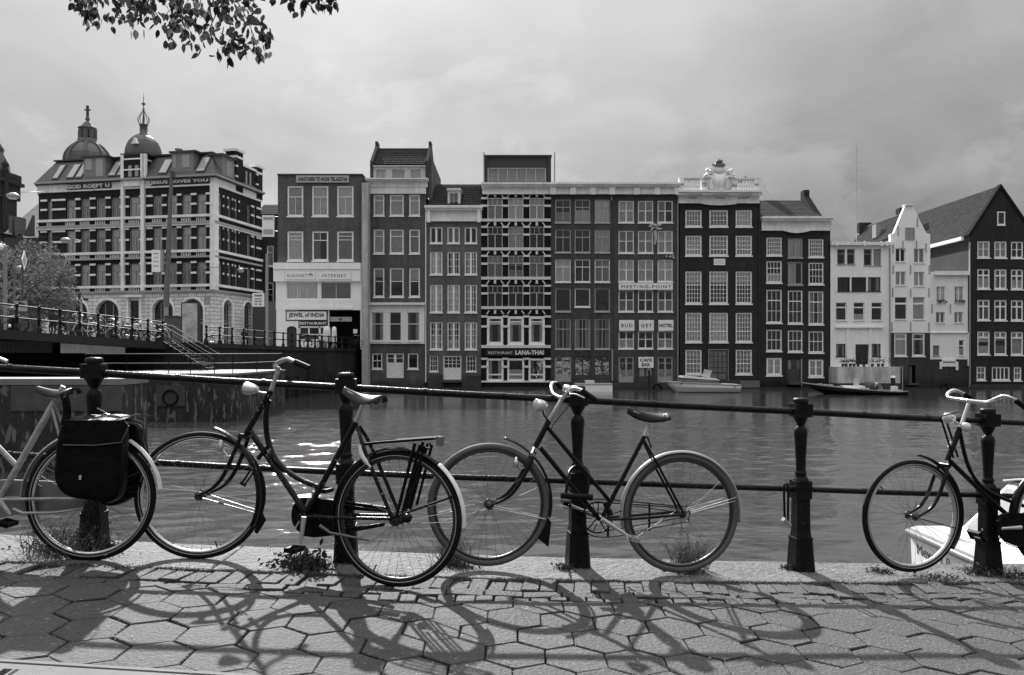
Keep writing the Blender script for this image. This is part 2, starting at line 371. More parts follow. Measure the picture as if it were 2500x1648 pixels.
def quay():
    xs = [-9+.5*i for i in range(37)]
    mb = MB()
    # bedding under tiles and bricks, as one sheet following the sloping quay
    mb.grid(lambda u, v: ((x := -9+18*u), (-7+(y_out(x)-.05+7)*v), gz(x)-.045), 36, 8, False)
    mb.build('quay_ground', m_bed, None, kind='structure')
    w = MB()
    for i in range(36):
        a, b = xs[i], xs[i+1]
        w.quad((a, y_out(a)-.02, WATER-1), (b, y_out(b)-.02, WATER-1), (b, y_out(b)-.02, gz(b)-.2), (a, y_out(a)-.02, gz(a)-.2))
    w.build('quay_wall', m_qwall, None, kind='structure')
    cs = thing('quay_kerb', None, None, kind='structure')
    x = -9.0; rr = random.Random(3)
    while x < 9:
        L = rr.uniform(1.5, 2.1); x1 = min(9, x+L); g = .004
        n = 5; pts = [(x+g+(x1-x-2*g)*i/n, y_in(x+(x1-x)*i/n)+rr.uniform(-.006, .006)) for i in range(n+1)]
        pts += [(x1-g-(x1-x-2*g)*i/n, y_out(x1-(x1-x)*i/n)+rr.uniform(-.004, .004)) for i in range(n+1)]
        o = MB().hprism(pts, -.28, rr.uniform(-.002, .004), lambda a, b: gz(a)).build('coping_stone', m_stone, cs)
        bv = o.modifiers.new('bevel', 'BEVEL'); bv.width = .012; bv.segments = 2
        x = x1
    # --- hexagonal tiles
    pv = thing('quay_pavement', None, None, kind='structure')
    AF, RP = .262, .236; cx0, cy0 = -.379+.131, 3.44
    far = MB(); ntile = 0
    def clip(poly, fn):
        out = []
        for i in range(len(poly)):
            a, b = poly[i], poly[(i+1)%len(poly)]; da, db = fn(a), fn(b)
            if da >= 0: out.append(a)
            if (da >= 0) != (db >= 0):
                t = da/(da-db); out.append((a[0]+(b[0]-a[0])*t, a[1]+(b[1]-a[1])*t))
        return out
    def area(p): return abs(sum(p[i][0]*p[(i+1)%len(p)][1]-p[(i+1)%len(p)][0]*p[i][1] for i in range(len(p))))/2
    for r in range(-34, 13):
        cy = cy0+r*RP; off = (AF/2 if r % 2 else 0)
        for k in range(-26, 27):
            cx = cx0+off+k*AF+.01*math.sin(r*1.7)
            g = rr.uniform(.986, .958); s = RP*2/3*g*.995; a = AF/2*g
            j = [rr.uniform(-.003, .003) for _ in range(12)]
            P = [(cx+a*c+j[2*i], cy+s*d+j[2*i+1]) for i, (c, d) in enumerate(((1,-.5),(1,.5),(0,1),(-1,.5),(-1,-.5),(0,-1)))]
            P = clip(P, lambda q: y_band(q[0])-.012-q[1])
            if len(P) > 2: P = clip(P, lambda q: max(q[1]-3.068, q[0]+.62) if q[1] < 3.6 else 1)
            if len(P) < 3 or area(P) < .0012: continue
            px, py = px_of(cx, max(cy, .3)); vis = cy > 2.55 and -130 < px < 2630
            t1, t2, dz = rr.uniform(-.012, .012), rr.uniform(-.014, .014), rr.uniform(-.003, .003)
            zf = lambda x, y: gz(x)+dz+t1*(x-cx)+t2*(y-cy)
            if vis:
                o = MB().hprism([(x-cx, y-cy) for x, y in P], -.045, 0, lambda x, y: zf(x+cx, y+cy)-gz(cx)).build('paving_tile', m_tile, pv, loc=(cx, cy, gz(cx)))
                bv = o.modifiers.new('bevel', 'BEVEL'); bv.width = .004; bv.segments = 1
                ntile += 1
            elif abs(cx) < 7: far.hprism(P, -.045, 0, zf)
    far.build('paving_tile', m_tile, pv, kind='stuff')
    # --- brick bands between tiles and kerb
    bb = thing('brick_edging', None, None, kind='structure')
    offs = MB(); nb = 0
    def brick(poly):
        nonlocal nb
        poly = clip(poly, lambda q: q[1]-y_band(q[0])-.004)
        if len(poly) < 3 or area(poly) < .002: return
        cx = sum(p[0] for p in poly)/len(poly); cy = sum(p[1] for p in poly)/len(poly); px, py = px_of(cx, cy)
        t1, t2, dz = rr.uniform(-.06, .06), rr.uniform(-.07, .07), rr.uniform(-.012, .003)
        zf = lambda x, y: gz(x+cx)-gz(cx)+dz+t1*x+t2*y
        q = [(x-cx+rr.uniform(-.005, .005), y-cy+rr.uniform(-.006, .006)) for x, y in poly]
        if -60 < px < 2560 and nb < 298:
            o = MB().hprism(q, -.04, 0, zf).build('paving_brick', m_pave, bb, loc=(cx, cy, gz(cx))); nb += 1
            bv = o.modifiers.new('bevel', 'BEVEL'); bv.width = .004; bv.segments = 1
        elif abs(px-1250) < 3500: offs.hprism([(x+cx, y+cy) for x, y in q], -.04, 0, lambda x, y: zf(x-cx, y-cy)+gz(cx)*1.0)
    x = -7.0
    while x < 8:
        w_ = rr.uniform(.094, .106); y1 = y_in(x)-.012; sk = -.02
        brick([(x+.004+sk, y1-.2), (x+w_-.004+sk, y1-.2), (x+w_-.004, y1), (x+.004, y1)]); x += w_
    row = 0; top = .215
    while top < .62:
        d = .098 if row != 1 else .19; wid = .205 if row != 1 else .1
        x = -7.0+rr.uniform(0, .2)
        while x < 8:
            w_ = wid*rr.uniform(.95, 1.05); y1 = y_in(x)-top; y2 = y_in(x+w_)-top
            if y1 > y_band(x)-.02: brick([(x+.005, y1-d+.006), (x+w_-.005, y2-d+.006), (x+w_-.005, y2), (x+.005, y1)])
            x += w_
        top += d+.004; row += 1
    if offs.f: offs.build('paving_brick', m_pave, bb, kind='stuff')
quay()
def drain():
    # pale metal channel cover let into the tiles, bottom left
    x0, x1, y0, y1 = -4.2, -.64, 2.2, 3.06; t = lambda x: gz(x)
    m = mat('galvanised_plate', .17, .85, 0, var=.12, scale=9, bump=.1, spec=.05)
    th = thing('drain_channel', 'pale metal drain cover strip with slots in the near left pavement', 'drain cover', (x0, y0, gz(x0)))
    def sl(mb, xa, xb, ya, yb, za, zb):
        mb.hprism([(xa-x0, ya-y0), (xb-x0, ya-y0), (xb-x0, yb-y0), (xa-x0, yb-y0)], za, zb, lambda x, y: gz(x+x0)-gz(x0))
    f = MB(); sl(f, x0, x1, y1-.022, y1, -.04, .006); sl(f, x1-.02, x1, y0, y1-.023, -.04, .006); f.build('frame', m, th)
    p = MB(); sl(p, x0, x1-.024, 2.985, y1-.03, -.03, .002); sl(p, x0, x1-.024, y0, 2.90, -.03, .002)
    x = x0
    while x < -1.86: sl(p, x, x+.028, 2.9005, 2.9845, -.03, .002); x += .063
    sl(p, -1.86, x1-.024, 2.9005, 2.9845, -.03, .002)
    p.build('slotted_plate', m, th)
    d = MB(); sl(d, x0, x1, y0, y1-.03, -.05, -.041); d.build('channel_bottom', m_bed, th)
drain()
# ---------------------------------------------------------------- houses across the water
KF = 1.0
def T(v, hi=.82):
    c = v/255; l = c/12.92 if c <= .04045 else ((c+.055)/1.055)**2.4
    return max(.004, min(hi, l/KF))
m_glass = glass_mat('window_glass', 2.2)
m_net = mat('net_curtain', .74, .9, var=.15, scale=4, rnd=.5)
m_blind = mat('pale_blind', .85, .8, var=.08, rnd=.15)
m_wframe = mat('white_window_paint', .84, .5, var=.1, scale=3)
m_gframe = mat('grey_window_paint', .32, .5, var=.15, scale=3)
m_dframe = mat('dark_window_paint', .05, .45)
m_cornice = mat('cornice_paint', .78, .6, var=.18, scale=1.2, streak=.12)
m_plaster = mat('white_plaster', .82, .8, var=.12, scale=.7, streak=.10)
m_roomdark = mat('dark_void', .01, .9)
PANE = MB().quad((0,0,0),(1,0,0),(1,0,1),(0,0,1)).mesh('pane')
CURT = {}
def curtain_mesh(kind):
    if kind in CURT: return CURT[kind]
    m = MB(); n = 28
    m.grid(lambda u, v: (u, .045*math.sin(u*math.pi*2*7+math.sin(u*9)*1.5), v), n, 1)
    CURT[kind] = m.mesh('curtain'); return CURT[kind]
wrnd = random.Random(21)
class House:
    def __init__(s, name, label, cat, Y, crop, x0, zb=WATER-.6, group=None, parent=None):
        s.Y = Y; s.ox, s.oy, s.s = crop; s.zb = zb; s.px0 = s.ox+x0/s.s
        s.org = Vector(((s.px0-CX)/F*Y, Y, zb)); s.holes = []
        s.root = thing(name, label, cat, s.org, 0, group)
    def u(s, cx, dY=0): return ((s.ox+cx/s.s)-CX)/F*(s.Y+dY)-s.org.x
    def z(s, cy, dY=0): return EYE-((s.oy+cy/s.s)-HY)/F*(s.Y+dY)-s.zb
    def wall(s, x0, x1, y0, y1, m, depth=10, name='wall', y=0.0, holes=None, box=True, t=.22, label=None):
        a, b, z1, z0 = s.u(x0), s.u(x1), s.z(y0), (s.z(y1) if y1 is not None else 0)
        H = [h for h in (s.holes if holes is None else holes) if h[0] > a and h[1] < b and h[2] >= z0 and h[3] < z1]
        for h in H:
            if h in s.holes: s.holes.remove(h)
        mb = wall_mesh(a, b, z0, z1, H, y, t)
        if box:
            mb.quad((a,y+depth,z0),(a,y,z0),(a,y,z1),(a,y+depth,z1)); mb.quad((b,y,z0),(b,y+depth,z0),(b,y+depth,z1),(b,y,z1))
            mb.quad((b,y+depth,z0),(a,y+depth,z0),(a,y+depth,z1),(b,y+depth,z1)); mb.quad((a,y,z1),(b,y,z1),(b,y+depth,z1),(a,y+depth,z1))
        return mb.build(name, m, s.root, label)
    def box(s, name, x0, x1, y0, y1, ya, yb, m, parent=None, label=None):
        return MB().box(s.u(x0), s.u(x1), ya, yb, s.z(y1), s.z(y0)).build(name, m, parent or s.root, label)
    def cornice(s, x0, x1, y0, y1, m=None, proj=.45, name='cornice', brackets=0):
        a, b, z1, z0 = s.u(x0), s.u(x1), s.z(y0), s.z(y1); h = z1-z0; mb = MB()
        mb.box(a-.1, b+.1, -proj, .1, z1-h*.16, z1); mb.box(a-.05, b+.05, -proj*.75, .1, z1-h*.30, z1-h*.1601)
        mb.box(a, b, -.12, .1, z0+h*.12, z1-h*.3001); mb.box(a-.02, b+.02, -.18, .1, z0, z0+h*.1199)
        for i in range(brackets):
            x = a+(b-a)*(i+.5)/brackets if brackets > 2 else (a+.25 if i == 0 else b-.25)
            mb.box(x-.14, x+.14, -proj*.7, -.1201, z0-.12, z1-h*.3002)
        return mb.build(name, m or m_cornice, s.root)
    def win(s, x0, x1, y0, y1, rows=((.33,1),(.67,1)), fm=None, cur='', fw=.085, sill=.10, y=0.0, hole=True, name='window', tb=.06, mb_=.032, rec=.10, center=None):
        a, b, z1, z0 = s.u(x0), s.u(x1), s.z(y0), s.z(y1)
        if hole: s.holes.append((a, b, z0, z1))
        return window(s.root, a, b, z0, z1, y, rows, fm or m_wframe, cur, fw, sill, name, tb, mb_, rec, center=center)
    def grid_win(s, cols, rows_y, **k):
        for (y0, y1) in rows_y:
            for (x0, x1) in cols: s.win(x0, x1, y0, y1, **k)
def wall_mesh(a, b, z0, z1, H, y, t):
    mb = MB(); X = sorted({a, b, *[h[0] for h in H], *[h[1] for h in H]}); Z = sorted({z0, z1, *[h[2] for h in H], *[h[3] for h in H]})
    Z = [z for z in Z if z0 <= z <= z1]
    vi = {}
    def vid(i, j):
        if (i, j) not in vi: vi[(i, j)] = len(mb.v); mb.v.append((X[i], y, Z[j]))
        return vi[(i, j)]
    for i in range(len(X)-1):
        for j in range(len(Z)-1):
            cx, cz = (X[i]+X[i+1])/2, (Z[j]+Z[j+1])/2
            if any(h[0] < cx < h[1] and h[2] < cz < h[3] for h in H): continue
            mb.f.append((vid(i, j), vid(i+1, j), vid(i+1, j+1), vid(i, j+1))); mb.sm.append(False)
    for (p, q, r, w) in H:
        mb.quad((p,y,r),(p,y+t,r),(p,y+t,w),(p,y,w)); mb.quad((q,y+t,r),(q,y,r),(q,y,w),(q,y+t,w))
        mb.quad((p,y,w),(p,y+t,w),(q,y+t,w),(q,y,w)); mb.quad((p,y+t,r),(p,y,r),(q,y,r),(q,y+t,r))
    return mb
def window(parent, a, b, z0, z1, y, rows, fm, cur, fw, sill, name, tb, mw, rec, T_=None, solid_bottom=0.0, center=None):
    w, h = b-a, z1-z0; d0, d1 = rec-.04, rec+.05
    m = MB(); fb = fw*1.1
    m.box(0, fw, d0, d1, 0, h); m.box(w-fw, w, d0, d1, 0, h); m.box(fw, w-fw, d0, d1, h-fw, h); m.box(fw, w-fw, d0, d1, 0, fb)
    if sill: m.box(-.05, w+.05, -.06, d0-.002, -sill, .0)
    zi1, zi0 = h-fw, fb+solid_bottom; tot = sum(r[0] for r in rows); cells = []; z = zi1
    if solid_bottom: m.box(fw, w-fw, d0+.02, d1-.01, fb, fb+solid_bottom)
    for k, r in enumerate(rows):
        hh = (zi1-zi0)*r[0]/tot; zb_ = z-hh; n = r[1]
        th = r[2] if len(r) > 2 else tb
        if k < len(rows)-1: m.box(fw, w-fw, d0+.005, d1-.005, zb_, zb_+th); zl = zb_+th
        else: zl = zb_
        cw = (w-2*fw)/n
        for i in range(n):
            xl = fw+cw*i
            if i:
                bw_ = r[3] if len(r) > 3 else mw
                if center and 2*i == n: bw_ = center
                m.box(xl-bw_/2, xl+bw_/2, d0+.01, d1-.012, zl, z)
            cells.append((xl, xl+cw, zl, z))
        z = zb_
    o = m.build(name, fm, parent, loc=(a, y, z0)) if T_ is None else m.build(name, fm, parent, loc=(a, y, z0))
    big = [c for c in cells if c[1]-c[0] > .42 and c[3]-c[2] > .42]
    if len(big) == len(cells) and len(cells) <= 6: L = cells
    else: L = [(fw, w-fw, zi0, zi1)]
    for (p, q, r, t) in L:
        g = part('pane', PANE, m_glass, o, loc=(p, rec, r)); g.scale = (q-p, 1, t-r)
    def curt(p, q, r, t, mt, yy=.20, fold=1.0):
        c = part('curtain', curtain_mesh('f'), mt, o, loc=(p, yy, r)); c.scale = (q-p, fold, t-r)
    for ch in cur:
        if ch == 'F': curt(fw*.5, w-fw*.5, zi0, zi1, m_net)
        elif ch == 'W': curt(fw*.5, w-fw*.5, zi0, zi1, m_blind, fold=.3)
        elif ch == 'T': curt(fw*.5, w-fw*.5, zi1-(zi1-zi0)*wrnd.uniform(.25, .5), zi1, m_blind, fold=.1)
        elif ch == 'B': curt(fw*.5, w-fw*.5, zi0, zi0+(zi1-zi0)*wrnd.uniform(.35, .6), m_net)
        elif ch == 'S': curt(fw*.5, w*.32, zi0, zi1, m_net); curt(w*.68, w-fw*.5, zi0, zi1, m_net)
        elif ch == 'L': curt(fw*.5, w*.5, zi0, zi1, m_net)
    return o
def rc(opts): return wrnd.choice(opts)
def pantile(parent, P, nt, nc, m, name='roof', amp=.035, step=.035, label=None):
    """P: 4 corners (bottom-left, bottom-right, top-right, top-left) in parent space"""
    P = [Vector(p) for p in P]; nrm = (P[1]-P[0]).cross(P[3]-P[0]).normalized()
    mb = MB(); nu = nt*4
    vs = []; fs = []
    for c in range(nc):
        for e, (v, s_) in enumerate(((c/nc, step), ((c+1)/nc, 0))):
            for i in range(nu+1):
                u = i/nu; b_ = P[0].lerp(P[1], u); t_ = P[3].lerp(P[2], u); p = b_.lerp(t_, v)
                vs.append(p+nrm*(s_+amp*abs(math.sin(math.pi*u*nt))))
    for c in range(nc):
        for e in range(2):
            r0 = 2*c+e; r1 = r0+1
            if r1 >= 2*nc: continue
            for i in range(nu): fs.append((r0*(nu+1)+i, r0*(nu+1)+i+1, r1*(nu+1)+i+1, r1*(nu+1)+i))
    mb.add(vs, fs); return mb.build(name, m, parent, label)
def wood_sign(h, label, x0, x1, y0, y1, text, board, ink, ya=-.12, th=.06, inset=(.06, .2), cat='sign', bold=0.0, spacing=1.0, frame=None):
    """flat sign board fixed on the wall of house h; text: list of (string, fx0, fx1, fy0, fy1) in board fractions"""
    a, b, z1, z0 = h.u(x0), h.u(x1), h.z(y0), h.z(y1); o = thing('sign_board', label, cat, h.org+Vector((a, ya, z0)))
    MB().box(0, b-a, -th, 0, 0, z1-z0).build('board', board, o)
    if frame:
        m = MB(); f = .07; w, hh = b-a, z1-z0
        m.box(-f, 0, -th-.02, 0, -f, hh+f); m.box(w, w+f, -th-.02, 0, -f, hh+f); m.box(0, w, -th-.02, 0, hh, hh+f); m.box(0, w, -th-.02, 0, -f, 0); m.build('frame', frame, o)
    for t in text:
        s_, fx0, fx1, fy0, fy1 = t[:5]
        part('lettering', text_mesh(s_, (b-a)*(fx1-fx0), (z1-z0)*(fy1-fy0), .014, t[5] if len(t) > 5 else bold, t[6] if len(t) > 6 else spacing), t[7] if len(t) > 7 else ink, o, loc=((b-a)*fx0, -th-.008, (z1-z0)*fy0))
    return o
C2 = (620, 330, 2.488); C3 = (1160, 350, 2.57); C4 = (1640, 380, 2.614); C5 = (2000, 430, 2.85)
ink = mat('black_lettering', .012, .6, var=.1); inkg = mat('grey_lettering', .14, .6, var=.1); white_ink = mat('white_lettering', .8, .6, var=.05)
m_signw = mat('white_sign_board', .85, .55, var=.08); m_signg = mat('grey_sign_board', .30, .6, var=.15); m_signb = mat('black_sign_board', .012, .5)
m_rooft = mat('dark_roof_tile', T(52), .9, var=.35, scale=2.5, bump=.3, spec=.04)
m_rooft2 = mat('weathered_roof_tile', T(68), .9, var=.4, scale=2.2, bump=.3, spec=.04)
m_slate = mat('roof_slate', T(85), .6, var=.25, scale=1.5)
m_plinth = mat('quayside_plinth', T(58), .85, var=.4, scale=1.4, bump=.4, streak=.2)
m_lead = mat('lead_flashing', T(80), .8, 0, var=.2, spec=.05)
YH = 70.0
def house_plain_sides(): pass
# --- internet cafe / restaurant building (stands on the quay street)
def house_a():
    h = House('canal_house', 'plain brick office building above a white shopfront with Indian restaurant, at the quay corner', 'building', 69.0, C2, 145, 1.62)
    bm = brick_mat('brick_office', T(88), T(105), var=.2)
    cols = [(203,300),(353,452),(505,605)]
    for i, (a, b) in enumerate(cols):
        h.win(a, b, 308, 493, ((.36,1),(.64,2)), cur='F', fw=.14); h.win(a, b, 583, 763, ((.14,1,.05),(.14,1,.05),(.72,1)) if i != 1 else ((.3,2),(.7,1)), cur=['F','L','F'][i], fw=.14)
    h.wall(145, 655, 240, 779, bm, 9, y=0)
    h.box('roof_edge', 143, 662, 236, 244, -.12, 9, m_dframe)
    # white shopfront storeys
    h.holes = []
    wp = mat('shopfront_white', .86, .6, var=.08, scale=.8, streak=.05)
    h.win(200, 390, 893, 996, ((1,3),), wp, 'F', fw=.05, sill=0, y=-.1); h.win(408, 592, 893, 996, ((1,2),), wp, 'W', fw=.05, sill=0, y=-.1)
    h.wall(135, 648, 890, 1063, wp, 3, name='shopfront', y=-.1)
    h.box('fascia', 125, 650, 818, 889, -.35, 0, wp); h.box('fascia', 125, 650, 778, 817, -.42, 0, wp)
    for a, b in ((195,385),(398,600)): h.box('fascia_panel', a, b, 828, 882, -.37, -.352, mat('panel_white', .70, .6))
    h.box('spandrel', 198, 392, 1002, 1040, -.13, -.101, wp); h.box('spandrel', 400, 592, 1002, 1040, -.13, -.101, wp); h.box('ledge', 190, 600, 1044, 1060, -.25, -.101, wp)
    # ground floor: white piers, arch door, windows and the dark passage
    h.box('pier', 138, 196, 1063.5, 1300, -.1, .5, wp); h.box('pier', 648, 655, 780, 1300, -.1, .5, wp)
    mb = MB(); a, b = h.u(135), h.u(272)
    x0, x1 = h.u(200), h.u(262); zt = h.z(1160); zs = h.z(1180)
    arch = [(x0, 0), (x0, zs)]+[((x0+x1)/2-(x1-x0)/2*math.cos(t*math.pi/8), zs+(zt-zs)*math.sin(t*math.pi/8)) for t in range(1, 8)]+[(x1, zs), (x1, 0)]
    out = [(h.u(196.5), h.z(1129)), (h.u(272), h.z(1129)), (h.u(272), 0)]
    mb.prism(out+arch[::-1]+[(h.u(196.5), 0)], -.1, .05); mb.build('arched_doorway', wp, h.root)
    MB().box(x0+.01, x1-.01, .1, .15, 0, zt).build('door', mat('dark_wood', .03, .5), h.root)
    f = MB()
    for (p, q, r, t) in ((272,455,1160,1170),(272,455,1208,1216),(330,338,1170,1208),(395,405,1157,1250),(272,282,1130,1300),(450,458,1063,1290),(272,395,1240,1300)): f.box(h.u(p), h.u(q), -.05, .1, h.z(t), h.z(r))
    f.build('shop_window_frame', wp, h.root)
    g = part('pane', PANE, m_glass, h.root, loc=(h.u(282), .06, h.z(1240))); g.scale = (h.u(450)-h.u(282), 1, h.z(1170)-h.z(1240))
    MB().box(h.u(284), h.u(448), .6, .62, 0, h.z(1225)).build('counter', mat('counter_grey', .2), h.root)
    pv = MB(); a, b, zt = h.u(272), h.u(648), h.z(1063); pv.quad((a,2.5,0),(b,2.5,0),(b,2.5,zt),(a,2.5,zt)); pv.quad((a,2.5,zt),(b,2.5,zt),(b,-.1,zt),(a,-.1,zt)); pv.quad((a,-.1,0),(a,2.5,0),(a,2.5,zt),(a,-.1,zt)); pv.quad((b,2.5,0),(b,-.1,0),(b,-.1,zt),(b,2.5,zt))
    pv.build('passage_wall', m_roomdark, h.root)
    wood_sign(h, 'long pale rooftop sign offering offices to let, above the top windows', 260, 580, 248, 290, [('KANTOREN TE HUUR TEL.6227160', .04, .97, .2, .78)], mat('sign_pale', .42, .6), ink, bold=.03)
    wood_sign(h, 'white fascia sign reading EURONET with a star', 200, 380, 834, 878, [('EURONET', .06, .72, .3, .72, .0, 1.3), ('*', .76, .92, .25, .85, .06)], m_signw, inkg, ya=-.372, th=.02)
    wood_sign(h, 'white fascia sign reading INTERNET', 402, 595, 834, 878, [('INTERNET', .1, .85, .3, .72, .0, 1.3)], m_signw, inkg, ya=-.372, th=.02)
    wood_sign(h, 'framed white restaurant sign reading JEWEL OF INDIA in black capitals', 201, 443, 1071, 1122, [('JEWEL of INDIA', .05, .95, .2, .82, .03)], m_signw, ink, ya=-.05, frame=ink)
    wood_sign(h, 'dark strip sign reading RESTAURANT above the shop window', 275, 448, 1131, 1155, [('RESTAURANT', .03, .97, .18, .85, .02)], m_signb, white_ink, ya=-.06)
    wood_sign(h, 'grey plate with house number over the dark passage', 465, 595, 1104, 1132, [('40', .4, .55, .2, .8, .03)], mat('grey_plate', .33), ink, ya=-.02)
    wood_sign(h, 'small white square notice inside the dark passage', 600, 625, 1178, 1203, [], m_signw, ink, ya=.3)
    # folded white parasols by the entrance
    for i, (a, b, c, d) in enumerate(((438,487,1162,1262),(490,523,1165,1262))):
        o = thing('market_parasol', ['larger folded white parasol standing at the restaurant front','narrower folded white parasol by the dark passage'][i], 'parasol', h.org+Vector((h.u((a+b)/2), -1.2, 0)))
        w = (h.u(b)-h.u(a))/2; zb, zt = h.z(d), h.z(c)
        MB().lathe([(w*.8,zb),(w*.98,zb+(zt-zb)*.15),(w*.9,zb+(zt-zb)*.7),(w*.75,zb+(zt-zb)*.93),(w*.2,zt)], 10).build('canopy', mat('white_canvas', .7, .9, var=.1, rnd=.1), o)
        for k in range(4): MB().tube([(w*.5*math.cos(k*1.57+.4), w*.5*math.sin(k*1.57+.4), zb), (w*.8*math.cos(k*1.57+.4), w*.8*math.sin(k*1.57+.4), 0)], .03, 5).build('leg', wp, o)
    # plastered party wall strip, right
    h2 = MB(); a, b = h.u(658), h.u(694); h2.box(a, b, -.2, 9, -3.9, h.z(292)); h2.build('party_wall', mat('pale_render', .42, .8, var=.25, scale=1, streak=.2), h.root)
house_a()
# --- neck with attic and white shop storey
def house_b():
    h = House('canal_house', 'brick canal house with white frieze, attic windows and a white ground storey', 'building', YH, C2, 694)
    bm = brick_mat('brick_b', T(84), T(100), damp=1.0)
    for (y0, y1, cs) in ((362,490,'FFF'),(572,720,'FFF'),(807,983,'TTT')):
        for (a, b), c in zip(((727,792),(825,910),(943,1008)), cs): h.win(a, b, y0, y1, ((.28,1),(.72,1)) if y0 < 800 else ((.47,1),(.53,1)), m_wframe, c, fw=.12)
    wp = mat('white_shop_storey', .75, .65, var=.15, streak=.1)
    h.win(718, 780, 1325, 1420, ((.5,2),(.5,2)), cur='', fw=.1); h.win(935, 998, 1325, 1420, ((1,1),), fw=.1)
    h.holes.append((h.u(805), h.u(910), h.z(1475), h.z(1325)))
    window(h.root, h.u(805), h.u(910), h.z(1475), h.z(1325), 0, ((.5,2),(.5,2)), mat('white_door_paint', .72, .5), '', .10, 0, 'door', .05, .22, .08, solid_bottom=1.25)
    h.wall(694, 1040, 355, 1021, bm, 10); h.wall(690, 1040, 1268, None, bm, 10, name='basement_wall')
    for (a, b) in ((715,790),(825,897),(932,1007)): h.win(a, b, 1075, 1250, ((.42,1),(.58,1)), wp, rc(['','S','']), fw=.07, sill=.12, y=-.15)
    h.wall(688, 1037, 1021.5, 1267.5, wp, 10, name='shop_storey', y=-.15)
    h.box('string_course', 684, 1040, 1018, 1032, -.42, -.152, wp)
    h.box('frieze', 690, 1045, 318, 357, -.12, .1, m_cornice); h.cornice(686, 1055, 268, 317, proj=.6)
    # attic storey
    aw = mat('attic_paint', .50, .7, var=.15, streak=.1)
    for (a, b) in ((735,795),(832,912),(947,1010)): h.win(a, b, 200, 255, ((1,2),), aw, 'F', fw=.06, sill=.04, y=.5)
    h.wall(702, 1042, 184, 268, aw, 8, name='attic_wall', y=.5)
    h.box('attic_eaves', 700, 1044, 178, 184, .3, .6, aw)
    a, b = h.u(712, .6), h.u(1042, .6); d = 3.4; zt = h.z(86, d); zb = h.z(180, .5)
    pantile(h.root, [(a,.4,zb),(b,.4,zb),(b,d,zt),(a,d,zt)], 22, 9, m_rooft)
    pantile(h.root, [(b,2*d,zb),(a,2*d,zb),(a,d+.01,zt),(b,d+.01,zt)], 6, 6, m_rooft)
    MB().tube([(a,d,zt),(b,d,zt)], .12, 6).build('ridge', m_lead, h.root)
    for x0, x1, nm in ((702,718,'left'),(1040,1056,'right')):
        A, B = h.u(x0), h.u(x1); p = MB()
        pr = [(.3, h.z(268)), (7.5, h.z(268)), (7.3, zb), (d+.6, zt+.25), (d+.6, zt+.6), (d-.5, zt+.6), (d-.5, zt+.15), (.3, zb+.3)]
        vs = [(A, y, z) for y, z in pr]+[(B, y, z) for y, z in pr]; n = len(pr)
        p.add(vs, [tuple(range(n)), tuple(range(2*n-1, n-1, -1))]+[(i, (i+1)%n+0, (i+1)%n+n, i+n)[::-1] for i in range(n)]); p.build('gable_parapet', mat('dark_parapet', T(52), .8, var=.3), h.root)
    h.box('downpipe', 1041, 1047, 440, 1500, -.1, 0, m_cornice)
    # rear wing seen between this house and its neighbour
    h3 = MB(); A = h.u(1056); B = h.u(1100, 8); z1 = h.z(180, 4); z2 = h.z(300, 12)
    h3.add([(A,1,h.z(500)),(A,10,h.z(500)),(A,10,h.z(270,10)),(A,1,z1),(A+.25,1,h.z(500)),(A+.25,10,h.z(500)),(A+.25,10,h.z(270,10)),(A+.25,1,z1)], [(0,3,2,1),(4,5,6,7),(3,7,6,2),(0,4,7,3)]); h3.build('side_wall', bm, h.root)
house_b()
def house_c():
    h = House('canal_house', 'low brick canal house with tiled roof, small dormer and white frieze', 'building', YH, C2, 1048)
    bm = brick_mat('brick_c', T(94), T(110), damp=1.6)
    cols = ((1070,1145),(1175,1250),(1280,1355))
    for y0, y1, k, cu in ((558,657,2,['','','']),(708,847,3,['W','','W']),(908,1077,4,['','','']),(1135,1302,4,['','',''])):
        for (a, b), c in zip(cols, cu): h.win(a, b, y0, y1, tuple((1/k, 4, .035, .03) for _ in range(k)) if k > 2 else ((1,2),), cur=c or rc(['F','B','']), fw=.10, mb_=.12, center=.17)
    h.win(1068, 1118, 1340, 1435, ((.33,3,.03),(.33,3,.03),(.33,3,.03)), fw=.07); h.win(1290, 1350, 1340, 1435, ((.33,3,.03),(.33,3,.03),(.33,3,.03)), fw=.07)
    h.holes.append((h.u(1150), h.u(1260), h.z(1485), h.z(1340)))
    window(h.root, h.u(1150), h.u(1260), h.z(1485), h.z(1340), 0, ((.33,4,.04),(.33,4,.04),(.34,4,.04)), mat('white_door_paint', .72), '', .10, 0, 'door', .04, .05, .08, solid_bottom=.95)
    h.wall(1048, 1385, 525, None, bm, 10)
    h.cornice(1046, 1384, 432, 525, proj=.55, brackets=2)
    a, b = h.u(1052), h.u(1384); d = 3.6; zb, zt = h.z(436), h.z(300, d); mr = m_rooft
    pantile(h.root, [(a,-.1,zb),(b,-.1,zb),(b,d,zt),(a+.5,d,zt)], 22, 13, mr); pantile(h.root, [(b,2*d,zb),(a,2*d,zb),(a+.5,d,zt),(b,d,zt)], 6, 6, mr)
    h.box('eaves_box', 1050, 1384, 425, 437, .1, 8, m_dframe)
    dm = mat('dormer_paint', .6, .6, var=.1); h.holes = []
    h.win(1185, 1240, 345, 424, ((1,2),), dm, 'F', fw=.06, sill=.03, y=.35); h.wall(1175, 1252, 332, 432, dm, 2.4, name='dormer_front', y=.35); h.box('dormer_top', 1171, 1256, 318, 332, .2, 2.8, dm)
    h.box('rubble_base', 1060, 1150, 1455, 1530, -.18, -.002, m_plinth); h.box('rubble_base', 1262, 1380, 1460, 1530, -.18, -.002, m_plinth)
    h.box('door_step', 1148, 1262, 1486, 1500, -.5, -.002, m_lead)
